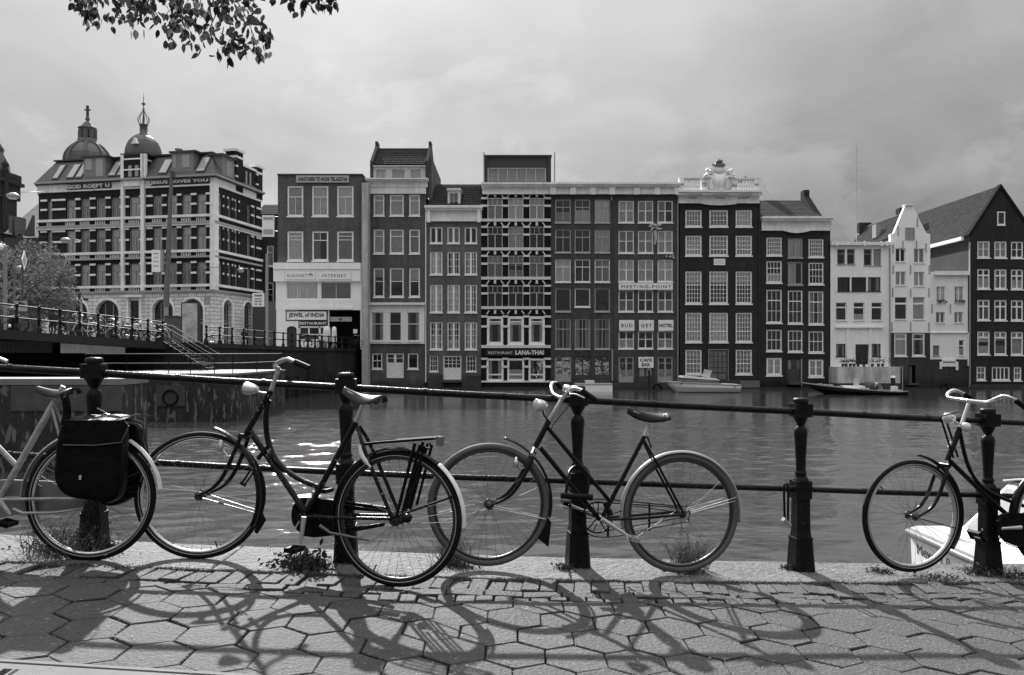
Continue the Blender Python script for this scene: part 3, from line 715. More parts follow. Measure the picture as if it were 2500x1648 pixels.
house_c()
def house_d():
    h = House('canal_house', 'black canal house with white banding around every window and a glazed rooftop room', 'building', YH, C3, 38)
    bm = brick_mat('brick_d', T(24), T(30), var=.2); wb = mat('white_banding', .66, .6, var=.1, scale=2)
    gl = mat('restaurant_panel', .45, .5, var=.3, scale=3)
    cols = ((78,172),(208,302),(341,433)); lev = ((343,480),(523,662),(705,845),(892,1030))
    for li, (y0, y1) in enumerate(lev):
        for ci, (a, b) in enumerate(cols):
            rows = ((.34,3,.05,.03),(.66,2,.05,.07)); h.win(a, b, y0, y1, rows, mat('soft_white_paint', .55, .5) if li else None, cur=['F', rc(['F','F','']), rc(['TB','F','L']), ''][li], fw=.06, sill=0, rec=.06)
    for ci, (a, b) in enumerate(cols):
        h.win(a-4, b+4, 1085, 1262, ((.16,1,.1),(.08,1,.06),(.76,1)), cur='S' if ci != 1 else 'TS', fw=.22, sill=.1, rec=.05); h.win(a-6, b+6, 1350, 1492, ((.8,1,.12),(.2,1)), cur='S' if ci != 1 else 'B', fw=.17, sill=.1, rec=.05)
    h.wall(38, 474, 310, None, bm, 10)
    # banding: sills between storeys, stones in the piers, little keystones; each row is one course
    piers = ((40,78),(172,208),(302,341),(433,474))
    def stone(x0, x1, y0, y1, nm='band_stone', pr=.07):
        MB().box(0, h.u(x1)-h.u(x0), -pr, 0, 0, h.z(y0)-h.z(y1)).build(nm, wb, h.root, loc=(h.u(x0), 0, h.z(y1)))
    for yy in (482, 663, 846, 1031, 1275): h.box('sill_band', 38, 474, yy-9, yy+9, -.09, -.001, wb)
    for (y0, y1) in lev+((1085,1262),(1350,1492)):
        for (a, b) in piers: stone(a-2, b+2, y0+(y1-y0)*.36-7, y0+(y1-y0)*.36+7)
        for (a, b) in piers: stone(a-2, b+2, y0-5, y0+8)
    for (a, b) in cols:
        for yt in (330, 509, 690, 873, 1062):
            stone((a+b)/2-7, (a+b)/2+7, yt-16, yt+8, 'keystone')
            for sx in (a-6, b+6):
                m = MB(); s_ = -1 if sx < (a+b)/2 else 1; w = h.u(9)-h.u(0); hh = h.z(0)-h.z(22)
                m.prism([(-w/2, 0), (w/2, 0), (w/2+s_*.22*-1, hh), (-w/2+s_*.22*-1, hh)], -.07, -.001); m.build('keystone', wb, h.root, loc=(h.u(sx), 0, h.z(yt+10)))
    for (a, b) in piers:
        h.box('base_band', a-2, b+2, 1488, 1500, -.1, -.001, wb)
    wood_sign(h, 'black fascia sign reading RESTAURANT LANA-THAI in white', 66, 440, 1292, 1332, [('RESTAURANT', .05, .45, .25, .65, .0, 1.15), ('LANA-THAI', .50, .97, .15, .85, .03)], m_signb, white_ink, ya=-.07, th=.08)
    # rooftop room
    gm = mat('rooftop_panel', T(58), .5, var=.15); gf = mat('rooftop_frame', .55, .5); h.holes = []
    h.win(76, 448, 136, 252, ((1,6,.05,.05),), gf, 'F', fw=.10, sill=0, y=1.0); h.wall(52, 480, 66, 252, gm, 7, name='rooftop_room', y=1.0)
    h.box('rooftop_edge', 48, 484, 58, 67, .8, 8, m_lead)
    for x in (50, 66, 462, 498): h.box('rooftop_post', x, x+7, 44 if x in (50, 498) else 64, 252, .7, .95, m_dframe if x not in (50,498) else m_gframe)
    # cornice is shared with the two neighbours to the right
house_d()
def house_e():
    h = House('canal_house', 'dark brick canal house with arched sash windows, between the banded house and the hotel', 'building', YH, C3, 475)
    bm = brick_mat('brick_e', T(72), T(82), damp=1.2)
    cols = ((503,600),(625,722),(750,845)); cu = [['B','B','F'],['','','F'],['W','','W'],['','',''],['S','S','S']]
    for li, (y0, y1) in enumerate(((352,497),(540,685),(728,870),(910,1055),(1102,1290))):
        for ci, (a, b) in enumerate(cols):
            yy = 1026 if (li == 3 and ci == 1) else y1
            h.win(a, b, y0, yy, ((.34,2),(.66,2,.05,.05)) if li != 3 else ((1,1),), m_wframe if li in (2,) or (li == 3 and ci == 1) else mat('cream_window_paint', .42, .6, var=.15), cu[li][ci], fw=.08, sill=.1)
    for a, b in cols:
        h.holes.append((h.u(a-3), h.u(b+3), h.z(1496), h.z(1338))); window(h.root, h.u(a-3), h.u(b+3), h.z(1496), h.z(1338), 0, ((.25,2),(.75,2)), m_dframe if a != 503 else m_gframe, rc(['','L','B']), .10, 0, 'door', .06, .14, .10, solid_bottom=.5)
    h.wall(475, 862, 322, None, bm, 10)
    h.box('plinth', 475, 862, 1500, 1560, -.25, -.002, m_plinth)
    ms = MB(); 
    for (x, y0, y1) in ((856, 1290, 1490), (852, 335, 360)): ms.box(h.u(x), h.u(x+8), -.09, -.001, h.z(y1), h.z(y0))
    ms.build('downpipe', m_gframe, h.root)
house_e()
def house_f():
    h = House('canal_house', 'dark brick budget hotel with white sign boards between its window rows', 'building', YH, C3, 863)
    bm = brick_mat('brick_f', T(74), T(84), damp=1.2)
    cols = ((900,996),(1022,1117),(1145,1240)); cu = [['F','F','L'],['F','F','F'],['F','TF','F'],['B','','B'],['B','','B']]
    for li, (y0, y1) in enumerate(((360,497),(548,688),(730,868),(920,1056),(1178,1288))):
        for ci, (a, b) in enumerate(cols): h.win(a, b, y0, y1, ((.48,2,.06,.07),(.52,2,.06,.10)), cur=cu[li][ci], fw=.085, sill=.10)
    for a, b in cols:
        h.holes.append((h.u(a), h.u(b), h.z(1500), h.z(1338))); window(h.root, h.u(a), h.u(b), h.z(1500), h.z(1338), 0, ((.3,2),(.7,2)), m_gframe if a != 1022 else m_dframe, ['','B','B'][wrnd.randrange(3)], .12, 0, 'door', .06, .16, .10, solid_bottom=.4)
    h.wall(863, 1283, 322, None, bm, 10)
    h.box('downpipe', 1268, 1273, 324, 1500, -.12, -.002, m_gframe); h.box('gable_line', 868, 872, 330, 1500, -.03, -.002, m_dframe)
    h.box('plinth', 863, 1283, 1504, 1560, -.25, -.002, m_plinth)
    wood_sign(h, 'long white sign reading MEETING-POINT under the third window row', 899, 1238, 879, 919, [('MEETING-POINT', .05, .97, .25, .72, .0, 1.25)], m_signw, ink)
    for t, a, b in (('BUD',902,997),('GET',1026,1119),('HOTEL',1148,1241)): wood_sign(h, 'square white sign reading %s above the low windows' % t, a, b, 1109, 1176, [(t, .14 if t != 'HOTEL' else .06, .88 if t != 'HOTEL' else .95, .32, .66, .01 if t != 'HOTEL' else .03, 1.3 if t != 'HOTEL' else 1.0)], m_signw, ink)
    wood_sign(h, 'white sign reading CAFE BAR over the middle door', 1022, 1116, 1340, 1408, [('CAFE', .1, .9, .56, .86, .02), ('BAR', .22, .78, .14, .44, .02)], m_signw, ink, ya=-.18)
    # sculpted bird emblem and smaller ornaments on the wall
    m = MB(); rr = random.Random(4)
    for _ in range(16): x, y = rr.uniform(1092, 1168), rr.uniform(508, 545); w = 6; m.lathe([(0,-.12),(.15,-.05),(.16,.05),(0,.12)], 6, c=(h.u(x), -.05, h.z(y)))
    m.tube([(h.u(1128),-.06,h.z(548)),(h.u(1133),-.06,h.z(600)),(h.u(1126),-.06,h.z(636))], [.16,.12,.08], 6)
    for _ in range(8): x, y = rr.uniform(1190, 1250), rr.uniform(706, 722); m.lathe([(0,-.1),(.12,0),(0,.1)], 6, c=(h.u(x), -.05, h.z(y)))
    m.build('wall_ornament', mat('ornament_grey', .45, .7), h.root)
    h.box('chimney', 1236, 1256, 212, 262, 3.5, 4.6, m_rooft); h.box('party_wall_cap', 1262, 1283, 228, 262, 2, 4, m_lead)
    c = House("cornice", None, None, YH, C3, 46); c.root.name = "long_cornice"; c.root['label'] = 'long white roof cornice shared by the banded house and its two right neighbours'; c.root['category'] = 'cornice'
    mb = MB(); a, b = c.u(46), c.u(1283)
    mb.box(a-.1, b, -.65, .3, c.z(266), c.z(254)); mb.box(a-.05, b, -.5, .3, c.z(278), c.z(266.2)); mb.box(a, b, -.22, .3, c.z(316), c.z(278.2)); mb.box(a, b, -.3, .3, c.z(322), c.z(316.2)); mb.build('moulding', m_cornice, c.root)
    for x in (488, 612, 735, 856, 1010, 1140, 1262): MB().box(c.u(x)-.25, c.u(x)+.25, -.45, -.2201, c.z(326), c.z(282)).build('bracket', m_cornice, c.root)
house_f()
def house_g():
    h = House('canal_house', 'tall near-black canal house with white balustrade and crowned crest on the roof', 'building', YH, C4, 38)
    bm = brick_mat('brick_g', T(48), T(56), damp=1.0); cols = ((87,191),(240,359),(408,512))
    for li, (y0, y1) in enumerate(((347,453),(510,638),(738,945),(1002,1190),(1238,1395))):
        for ci, (a, b) in enumerate(cols):
            if li == 4 and ci == 1: continue
            k = [3,4,7,6,5][li]; n = 5 if li != 4 else 4; cu = [['F','F','F'],['TF','TF','F'],['T','T','T'],['W','W','W'],['F','F','F']][li][ci]
            h.win(a, b, y0, y1, tuple((1/k, n, .075 if (k > 3 and i == k//2-(1 if k == 7 else 0)) else .035, .035) for i in range(k)), cur=cu, fw=.12, sill=.12)
    h.holes.append((h.u(237), h.u(357), h.z(1432), h.z(1240)))
    window(h.root, h.u(237), h.u(357), h.z(1432), h.z(1240), 0, ((.2,4,.04),(.2,4,.04),(.2,4,.04),(.2,4,.12),(.2,2)), m_dframe, 'F', .08, 0, 'door', .04, .05, .1)
    fr = MB(); fr.box(h.u(233), h.u(237), -.05, .1, h.z(1432), h.z(1236)); fr.box(h.u(357), h.u(361), -.05, .1, h.z(1432), h.z(1236)); fr.box(h.u(237), h.u(357), -.05, .1, h.z(1240), h.z(1236)); fr.build('door_frame', m_gframe, h.root)
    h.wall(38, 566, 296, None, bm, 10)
    h.box('downpipe', 558, 562, 300, 1540, -.12, -.002, m_dframe)
    h.box('plinth', 38, 430, 1432, 1545, -.35, -.002, m_plinth); h.box('plinth_block', 430, 552, 1435, 1545, -.4, -.002, mat('stone_block', T(100), .8, var=.3))
    q = wood_sign(h, 'small white stone plaque with lines of text between the second and third window rows', 268, 340, 659, 699, [('- - - - -', .15, .85, .62, .72), ('- - - - - -', .1, .9, .3, .4)], m_signw, inkg, ya=-.002, th=.05)
    mc = m_cornice; a, b = h.u(42), h.u(556)
    mb = MB(); mb.box(a, b, -.15, .3, h.z(300), h.z(256)); mb.box(a-.05, b+.05, -.5, .3, h.z(256), h.z(243)); mb.box(a-.1, b+.1, -.75, .3, h.z(243), h.z(231)); mb.box(a, b, -.22, .3, h.z(306), h.z(300.2))
    for x in (60, 215, 385, 535): mb.box(h.u(x)-.5, h.u(x)+.5, -.6, -.1501, h.z(258), h.z(244))
    mb.build('cornice', mc, h.root)
    for t, x0, x1 in (('OOST',108,160),('VARS',272,335),('LANT',424,492)):
        part('lettering', text_mesh(t, h.u(x1)-h.u(x0), h.z(264)-h.z(278), .02, .01, 1.1), inkg, h.root, loc=(h.u(x0), -.17, h.z(279)))
    # scalloped hanging ornament
    out = [(h.u(185), h.z(299)), (h.u(185), h.z(304))]; xs = list(range(190, 415, 5))
    for x in xs: t = (x-185)/230; out.append((h.u(x), h.z(307+9*math.sin(math.pi*t)+5*abs(math.sin(x*.16)))))
    out += [(h.u(415), h.z(304)), (h.u(415), h.z(299))]; MB().prism(out, -.2, -.16).build('scalloped_apron', mc, h.root)
    # balustrade
    bs = MB(); bs.box(a, b, -.3, .1, h.z(230.8), h.z(222)); bs.box(a, h.u(245), -.3, .1, h.z(150), h.z(144)); bs.box(h.u(350), b, -.3, .1, h.z(153), h.z(146)); 
    for x0, x1 in ((42,74),(220,246),(350,372),(520,556)): bs.box(h.u(x0), h.u(x1), -.28, .08, h.z(222), h.z(150))
    bs.box(h.u(185), h.u(219), -.22, .02, h.z(222), h.z(150)); bs.box(h.u(373), h.u(420), -.22, .02, h.z(222), h.z(152)); bs.build('balustrade', mc, h.root)
    zt, zb_ = h.z(151), h.z(221.8); bal = MB(); hh = zt-zb_
    bal.lathe([(.12,0),(.12,.12),(.07,.18),(.16,hh*.38),(.13,hh*.5),(.06,hh*.75),(.12,hh*.88),(.12,hh)], 8); bme = bal.mesh('baluster')
    for x in list(range(86, 186, 17))+list(range(432, 520, 17)): part('baluster', bme, mc, h.root, loc=(h.u(x), -.1, zb_))
    for t, x0, x1, y0, y1 in (('AN',52,72,180,196),('1727',188,218,178,200),('AG',380,410,182,204),('NO',524,548,182,198)): part('lettering', text_mesh(t, h.u(x1)-h.u(x0), h.z(y0)-h.z(y1), .02, .01), inkg, h.root, loc=(h.u(x0), -.30 if t in ('AN','NO') else -.24, h.z(y1)))
    # crest
    cr = [(245,222),(245,150),(205,143),(195,140),(215,130),(232,124),(236,116),(218,110),(214,98),(224,92),(238,100),(250,96),(262,88),(268,80),(265,76),(335,76),(332,82),(340,90),(352,97),(365,104),(376,92),(380,100),(378,112),(358,118),(366,128),(385,138),(400,146),(352,150),(352,222)]
    MB().prism([(h.u(x), h.z(y)) for x, y in cr][::-1], -.34, -.02).build('crest', mc, h.root)
    sh = MB(); 
    sh.lathe([(0,-.10),(1.0,-.06),(1.15,0),(0,.03)], 24, c=(h.u(298), -.36, h.z(175)), axis=Matrix.Rotation(math.radians(90), 3, 'X')); sh.lathe([(0,-.1),(.55,-.05),(.6,0),(0,.03)], 20, c=(h.u(298), -.36, h.z(98)), axis=Matrix.Rotation(math.radians(90), 3, 'X'))
    for s_ in (-1, 1):
        sh.tube(spline([Vector((h.u(298+s_*x), -.36, h.z(y))) for x, y in ((50,215),(52,180),(46,150),(62,140),(80,140),(92,134),(78,128),(60,118),(50,106),(72,108),(80,100),(72,92))], 4), .13, 6)
        sh.lathe([(0,-.2),(.2,0),(0,.2)], 8, c=(h.u(298+s_*52), -.2, h.z(88)))
    sh.build('crest_scroll', mc, h.root)
    cw = MB(); pts = [(268,75),(256,56),(268,64),(274,52),(284,62),(290,50),(300,50),(310,62),(322,52),(328,64),(338,56),(330,75)]
    cw.prism([(h.u(x), h.z(y)) for x, y in pts][::-1], -.45, .05); cw.lathe([(0,-.22),(.3,-.1),(.3,.12),(0,.25)], 10, c=(h.u(299), -.2, h.z(44))); cw.lathe([(0,-.14),(.13,0),(0,.14)], 8, c=(h.u(300), -.2, h.z(32)))
    cw.build('crown', mat('crown_grey', T(105), .6, var=.2), h.root)
    rb = MB(); rb.prism([(h.u(x), h.z(y)) for x, y in ((424,147),(438,134),(446,128),(454,131),(462,125),(470,133),(484,133),(488,147))][::-1], 1.5, 3); rb.build('roof_bush', mat('dark_foliage', .02, .9), h.root)
    aw = MB(); aw.prism([(h.u(x,5), h.z(y,5)) for x, y in ((555,300),(555,142),(578,140),(580,158),(586,164),(656,290),(656,300))][::-1], 5, 5.4); aw.build('rear_gable', mat('rear_gable_plaster', .68, .8, var=.1), h.root)
    MB().tube([(h.u(492),1,h.z(147)),(h.u(492),1,h.z(112))], .03, 5).tube([(h.u(482),1,h.z(118)),(h.u(503),1,h.z(126))], .03, 5).build('aerial', m_dframe, h.root)
house_g()
def house_h():
    h = House('canal_house', 'near-black canal house with plain white cornice under a tiled roof', 'building', YH, C4, 568)
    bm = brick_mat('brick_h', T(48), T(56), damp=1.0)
    cols = ((604,703),(741,835),(873,969))
    for li, (y0, y1) in enumerate(((525,640),(675,814),(858,1070),(1113,1250),(1293,1405))):
        for ci, (a, b) in enumerate(cols):
            dy = ci*5-3
            if ci == 1 and li in (0, 1): h.win(a, b, y0+dy, y1+dy+8, ((1,2,.05,.12),), m_gframe, 'F' if li == 0 else 'L', fw=.12, sill=.12); continue
            if ci == 1 and li == 4: continue
            rows = [((.25,6,.04),)*4, ((.2,4,.04),)*5, ((.33,3,.09),(.33,3,.04),(.34,3,.04)), ((.5,3,.06),(.5,3,.06)), ((.5,2,.05,.14),(.5,2,.05,.14))][li]
            if li == 1: rows = ((.33,4,.06),(.33,4,.04),(.34,4,.04))
            h.win(a, b, y0+dy, y1+dy, rows, cur=[['F','','F'],['B','',''],['','','S'],['','',''],['F','','F']][li][ci], fw=.11 if li != 4 else .16, sill=.12)
    h.holes.append((h.u(737), h.u(828), h.z(1442), h.z(1298)))
    window(h.root, h.u(737), h.u(828), h.z(1442), h.z(1298), 0, ((1,3),), m_dframe, 'S', .09, 0, 'door', .04, .05, .1, solid_bottom=1.0)
    h.box('door_frame', 822, 829, 1296, 1484, -.12, -.01, m_gframe); h.box('door_step', 733, 828, 1443, 1458, -1.0, -.002, m_lead)
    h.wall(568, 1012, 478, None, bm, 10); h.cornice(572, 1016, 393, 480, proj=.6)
    out = [(h.u(708), h.z(476))]+[(h.u(x), h.z(482+14*math.sin(math.pi*(x-708)/170))) for x in range(708, 879, 10)]+[(h.u(878), h.z(476))]; MB().prism(out, -.22, -.13).build('apron', m_cornice, h.root)
    a, b = h.u(560), h.u(968); d = 4.2; zb, zt = h.z(400), h.z(287, d)
    pantile(h.root, [(a,0,zb),(b,0,zb),(b-.4,d,zt),(a,d,zt)], 28, 13, m_rooft2); pantile(h.root, [(b,2*d,zb),(a,2*d,zb),(a,d,zt),(b-.4,d,zt)], 7, 6, m_rooft2)
    p = MB(); A, B = b-.35, b+.15; pr = [(-.1, zb-.3), (2*d, zb-.3), (d+.4, zt+.2), (d+.4, zt+.9), (d-.5, zt+.9), (d-.5, zt+.3)]
    n = len(pr); p.add([(A, y, z) for y, z in pr]+[(B, y, z) for y, z in pr], [tuple(range(n)), tuple(range(2*n-1, n-1, -1))]+[(i+n, (i+1)%n+n, (i+1)%n, i) for i in range(n)]); p.build('gable_parapet', mat('grey_parapet', T(50), .9, var=.3, spec=.04), h.root)
house_h()
def house_i():
    h = House('canal_house', 'flat-topped white house with stained wharf wall at the waterline', 'building', YH, C5, 70)
    wm = mat('white_house_paint', .84, .75, var=.10, scale=.8, streak=.06)
    bl = mat('black_window_paint', .03, .4)
    for a, b in ((125,180),(193,247),(310,366),(377,430)): h.win(a, b, 508, 614 if b < 300 else 622, ((.3,1),(.7,1)), m_gframe, rc(['F','']), fw=.06, sill=.06, rec=.14)
    for a, b in ((127,214),(224,328),(338,427)): h.win(a, b, 703, 803, ((1,2,.05,.09),), bl, rc(['','B','S']), fw=.05, sill=.04, rec=.14)
    for a, b in ((117,190),(240,314),(364,438)): h.win(a, b, 880, 1002, ((.3,1,.12),(.7,1)), wm if a != 240 else wm, rc(['','B','']), fw=.05, sill=.08, rec=.16)
    for a, b in ((117,184),(364,428)): h.win(a, b, 1167, 1255, ((1,1),), bl, 'S', fw=.05, sill=.06, rec=.16)
    h.holes.append((h.u(252), h.u(345), h.z(1310), h.z(1170))); window(h.root, h.u(252), h.u(345), h.z(1310), h.z(1170), 0, ((.62,1),(.38,1)), bl, '', .05, 0, 'door', .06, .05, .2)
    h.wall(70, 495, 478, None, wm, 9); h.box('cornice', 76, 498, 460, 482, -.3, 9, m_cornice)
    h.box('ledge', 112, 440, 1045, 1058, -.15, -.002, wm)
    for x in (188, 346): h.box('pilaster', x, x+14, 1060, 1315, -.1, -.002, wm)
    h.box('downpipe', 486, 492, 500, 1320, -.12, -.002, m_gframe)
    for x in (105, 300, 415, 455): h.box('gutter_bracket', x, x+10, 456, 490, -.4, -.302, wm)
    wh = mat('stained_concrete', .46, .85, var=.25, scale=.9, streak=.45, bump=.2)
    h.box('wharf_wall', 66, 502, 1325, 1436, -1.6, -.004, wh); h.box('wharf_base', 66, 505, 1436.5, 1490, -1.7, -.004, m_plinth)
    # flower pots on the wharf
    rr = random.Random(8); pm = mat('pot_clay', .08, .8); fm = mat('pot_leaves', .03, .8)
    for i, x in enumerate((128,150,180,205,232,272,330,372,400,470)):
        o = thing('flower_pot', 'potted plant on the white wharf wall, %s' % ['leftmost of the row','second from the left','third from the left, under the left window','fourth, beside the left pilaster','just left of the dark door','below the dark door','at the right foot of the dark door','under the right window','second under the right window','at the far right end'][i], 'potted plant', h.org+Vector((h.u(x), -1.1, h.z(1325))), group='potted plants on the wharf')
        MB().lathe([(.10,0),(.15,.25),(.17,.28)], 8).build('pot', pm, o); m = MB()
        for _ in range(26):
            c = Vector((rr.gauss(0,.16), rr.gauss(0,.12), .38+abs(rr.gauss(0,.16)))); e = Vector((rr.uniform(-1,1), rr.uniform(-1,1), rr.uniform(-1,1))).normalized()*.09; f_ = e.orthogonal().normalized()*.06
            m.add([c-e, c+f_, c+e, c-f_], [(0,1,2,3)])
        m.build('leaves', fm, o)
    m = MB(); m.tube([Vector((h.u(510), -1.8, h.z(1500))), Vector((h.u(509), -1.8, h.z(1325))), Vector((h.u(498), -1.75, h.z(1322)))], .035, 6); m.build('ladder_rail', m_gframe, h.root)
    # penthouse + aerial behind
    h.box('roof_hut', 190, 300, 430, 462, 4, 8, mat('hut_dark', T(60))); h.box('roof_hut_edge', 188, 270, 424, 432, 3.9, 8.1, m_cornice)
    t = thing('tv_aerial', 'tall thin television aerial on the roofs behind the white house', 'aerial', h.org+Vector((h.u(260,6), 6, h.z(430,6)))); k = F/76
    hh = (430+30+200)/2.85*76/F; m = MB(); m.tube([(0,0,-1),(0,0,hh*.98)], .035, 5)
    for zz, w in ((hh*.52,.95),(hh*.72,.9),(hh*.8,.55),(hh*.93,.35),(hh*.27,.25)): m.tube([(-w,0,zz),(w,.2,zz-.03)], .016, 4)
    m.build('mast', m_gframe, t); MB().tube([(-1.4,0,-1),(-1.4,0,1.2)], .03, 4).build('short_mast', m_gframe, t)
house_i()
def house_j():
    h = House('canal_house', 'narrow white gabled house with wall anchors and grey brick base', 'building', YH, C5, 495)
    wm = mat('white_gable_paint', .86, .75, var=.08, scale=.8, streak=.04); gb = brick_mat('brick_base', T(66), T(74), damp=1.3); bl = m_gframe
    for a, b, y0, y1 in ((530,600,502,597),(658,732,504,604),(530,603,664,760),(658,732,666,766)): h.win(a, b, y0, y1, ((1,2,.05,.1),), wm, rc(['','F']) if a < 600 else 'F', fw=.07, sill=.06, rec=.13)
    for a, b in ((527,610),(652,734)): h.win(a, b, 842, 997, ((.32,1,.16),(.68,1)), wm, '' if a < 600 else 'F', fw=.05, sill=.06, rec=.14)
    # gable front as prism with flat wall below
    gx = h.wall(495, 772, 470, 1090, wm, 9, box=True)
    gz_ = [(495,470),(495,405),(520,395),(600,200),(648,200),(690,290),(745,395),(772,405),(772,470)]
    MB().prism([(h.u(x), h.z(y)) for x, y in gz_][::-1], 0, .35).build('gable', wm, h.root)
    h.win(598, 662, 358, 438, ((1,2,.05,.12),), m_gframe, 'F', fw=.07, sill=.06, hole=False, rec=-.02)
    h.box('gable_cap', 594, 652, 196, 204, -.15, .5, wm)
    h.holes = []
    for a, b in ((522,610),(646,735)): h.win(a, b, 1093, 1252, ((.25,1,.08),(.75,1)), m_wframe, 'S' if a > 600 else 'F', fw=.12, sill=.1)
    h.holes.append((h.u(620), h.u(672), h.z(1440), h.z(1316))); h.wall(495, 770, 1090.5, None, gb, 9, name='base_wall')
    h.box('door', 628, 650, 1320, 1440, .12, .2, mat('weathered_door', T(75), .7, var=.3)); h.box('door_step', 608, 682, 1442, 1452, -.3, -.002, m_lead)
    an = MB(); A = MB().box(-.045, .045, -.05, 0, -.4, .4).mesh('wall_anchor')
    for x, y in ((548,382),(682,322),(514,505),(742,500),(582,482),(676,482),(514,650),(635,650),(765,650),(510,810),(635,815),(762,808),(505,1048),(635,1045),(762,1048)): part('wall_anchor', A, m_gframe, h.root, loc=(h.u(x), -.001, h.z(y)))
    d = 9.0; ax = h.u(624); zr = h.z(250); zl = h.z(405); L = h.u(495); R = h.u(772)
    pantile(h.root, [(L,d,zl-.3),(L,.36,zl-.3),(ax,.36,zr),(ax,d,zr)], 34, 16, m_rooft2); pantile(h.root, [(R,.36,zl-.3),(R,d,zl-.3),(ax,d,zr),(ax,.36,zr)], 34, 14, m_rooft2)
    MB().tube([(ax,.4,zr),(ax,d,zr)], .1, 6).build('ridge', m_lead, h.root)
    MB().box(ax-.7, ax+.5, d-.6, d, zr-.5, zr+.45).build('chimney', m_rooft, h.root)
    MB().box(L+.15, L+.6, 3.1, 3.9, zl+.2, zl+1.4).build('dormer', mat('dormer_grey', .2, .9), h.root)
house_j()
def house_k():
    h = House('canal_house', 'low white house with stepped bay, between the white gable and the dark warehouse', 'building', YH, C5, 772)
    wm = mat('white_low_paint', .80, .75, var=.10, scale=.8, streak=.06); gb = brick_mat('brick_base2', T(60), T(68), damp=1.3)
    for a, b in ((815,876),(942,1002)): h.win(a, b, 768, 878, ((.4,4,.04),(.6,4,.04)), wm, 'F', center=.12, fw=.06, sill=.06, rec=.13); h.win(a-3, b-2, 946, 1022, ((1,2,.05,.1),), wm, 'F', fw=.06, sill=.05, rec=.13)
    h.win(790, 835, 1178, 1250, ((1,2),), m_gframe, 'F', fw=.06, sill=.05, rec=.10); h.win(862, 930, 1185, 1278, ((1,2,.05,.1),), wm, 'F', fw=.07, sill=0, rec=.10); h.win(970, 1008, 1140, 1250, ((.4,1,.1),(.6,1)), wm, 'B', fw=.06, sill=.05, rec=.10)
    h.wall(772, 1034, 666, 1275, wm, 6.2); h.box('cornice', 798, 1036, 662, 690, -.25, -.002, wm); h.box('sill_course', 775, 1032, 1086, 1092, -.12, -.002, wm)
    h.wall(770, 1038, 1275.5, None, gb, 6.2, name='base_wall')
    for a, b, y0, y1 in ((836,850,1275,1342),(948,964,1275,1350),(836,964,1275,1290),(850,948,1290.5,1325)): h.box('bay_apron', a, b, y0, y1, -.08, -.003, wm)
    h.box('painted_shadow', 858, 942, 1291, 1297, -.1, -.082, ink)  # shade below the apron's top bar, put in as a raised black strip
    for a, b in ((815,880),(942,1008)):
        m = MB(); rr = random.Random(a)
        for _ in range(30): c = Vector((rr.uniform(h.u(a), h.u(b)), -.15, h.z(876)+rr.uniform(-.05, .15))); m.add([c+Vector((-.06,0,0)), c+Vector((0,.03,.08)), c+Vector((.06,0,0)), c-Vector((0,.03,.07))], [(0,1,2,3)])
        m.build('window_box', mat('pot_leaves', .03), h.root)
    A = MB().box(-.045, .045, -.05, 0, -.4, .4).mesh('wall_anchor')
    for x, y in ((784,922),(912,922)): part('wall_anchor', A, m_gframe, h.root, loc=(h.u(x), -.001, h.z(y)))
    for x in (1029, 1040): h.box('downpipe', x, x+6, 460 if x > 1035 else 1092, 1320 if x < 1035 else 1480, -.14, -.003, m_gframe if x > 1035 else wm)
house_k()
def house_l():
    h = House('warehouse', 'tall near-black gabled warehouse with white windows at the right edge', 'building', YH, C5, 1042)
    bm = brick_mat('brick_l', T(46), T(54), damp=.8)
    cols = ((1100,1188),(1218,1305),(1334,1420),(1450,1537)); 
    for li, (y0, y1, rows) in enumerate(((452,568,((.5,2,.05,.10),(.5,2,.05,.10))),(646,785,((.34,2,.13,.13),(.66,2,.05,.12))),(860,1003,((.34,2,.13,.13),(.66,2,.05,.12))),(1080,1242,((.27,2,.14,.14),(.73,1))),(1325,1420,((.5,2,.06),(.5,2,.06))))):
        for ci, (a, b) in enumerate(cols):
            if li == 4 and ci == 1: a, b, rows_ = a-17, b+22, ((1,4,.05,.09),)
            elif li == 4: a, b, rows_ = a-5+ci*12, b-28+ci*8, rows
            else: rows_ = rows
            h.win(a, b, y0+ci*1.5, y1+ci*1.5, rows_, cur=[rc(['F','','F']), rc(['B','S']), rc(['','S','']), 'TB', 'F'][li] if not (li == 4 and ci == 1) else '', fw=.12, sill=.10)
    h.wall(1042, 1500, 400, None, bm, 14, t=.25)
    gp = [(1042,400),(1262,58),(1500,400)]; MB().prism([(h.u(x), h.z(y)) for x, y in gp][::-1], 0, .4).build('gable', bm, h.root)
    h.win(1236, 1290, 248, 340, ((1,1),), m_wframe, 'F', fw=.09, sill=.09, hole=False, rec=-.03)
    L, R, ax = h.u(1034), h.u(1508), h.u(1262); zr, zl = h.z(64), h.z(410); d = 14
    pantile(h.root, [(L,d,zl),(L,.41,zl),(ax,.41,zr),(ax,d,zr)], 52, 26, m_rooft2); pantile(h.root, [(R,.41,zl),(R,d,zl),(ax,d,zr),(ax,.41,zr)], 50, 20, m_rooft2)
    v = MB(); 
    for X in (L, R): 
        s_ = 1 if X == L else -1; v.add([(X,-.08,zl),(X,.5,zl),(ax,.5,zr+.12),(ax,-.08,zr+.12),(X+s_*.3,-.08,zl),(X+s_*.3,.5,zl),(ax,.5,zr-.3),(ax,-.08,zr-.3)], [(0,1,2,3),(7,6,5,4),(0,3,7,4),(1,5,6,2)])
    v.build('verge', mat('verge_grey', .02, .9, spec=.02), h.root)
    MB().box(L-.25, L, .6, d, zl-.35, zl-.05).build('gutter', m_cornice, h.root)
    MB().box(L+.1, L+1.0, d-1.5, d-.6, zl+1, zr+.3).build('chimney', m_rooft, h.root)
    h.box('plinth', 1042, 1500, 1450, 1560, -.3, -.002, m_plinth)
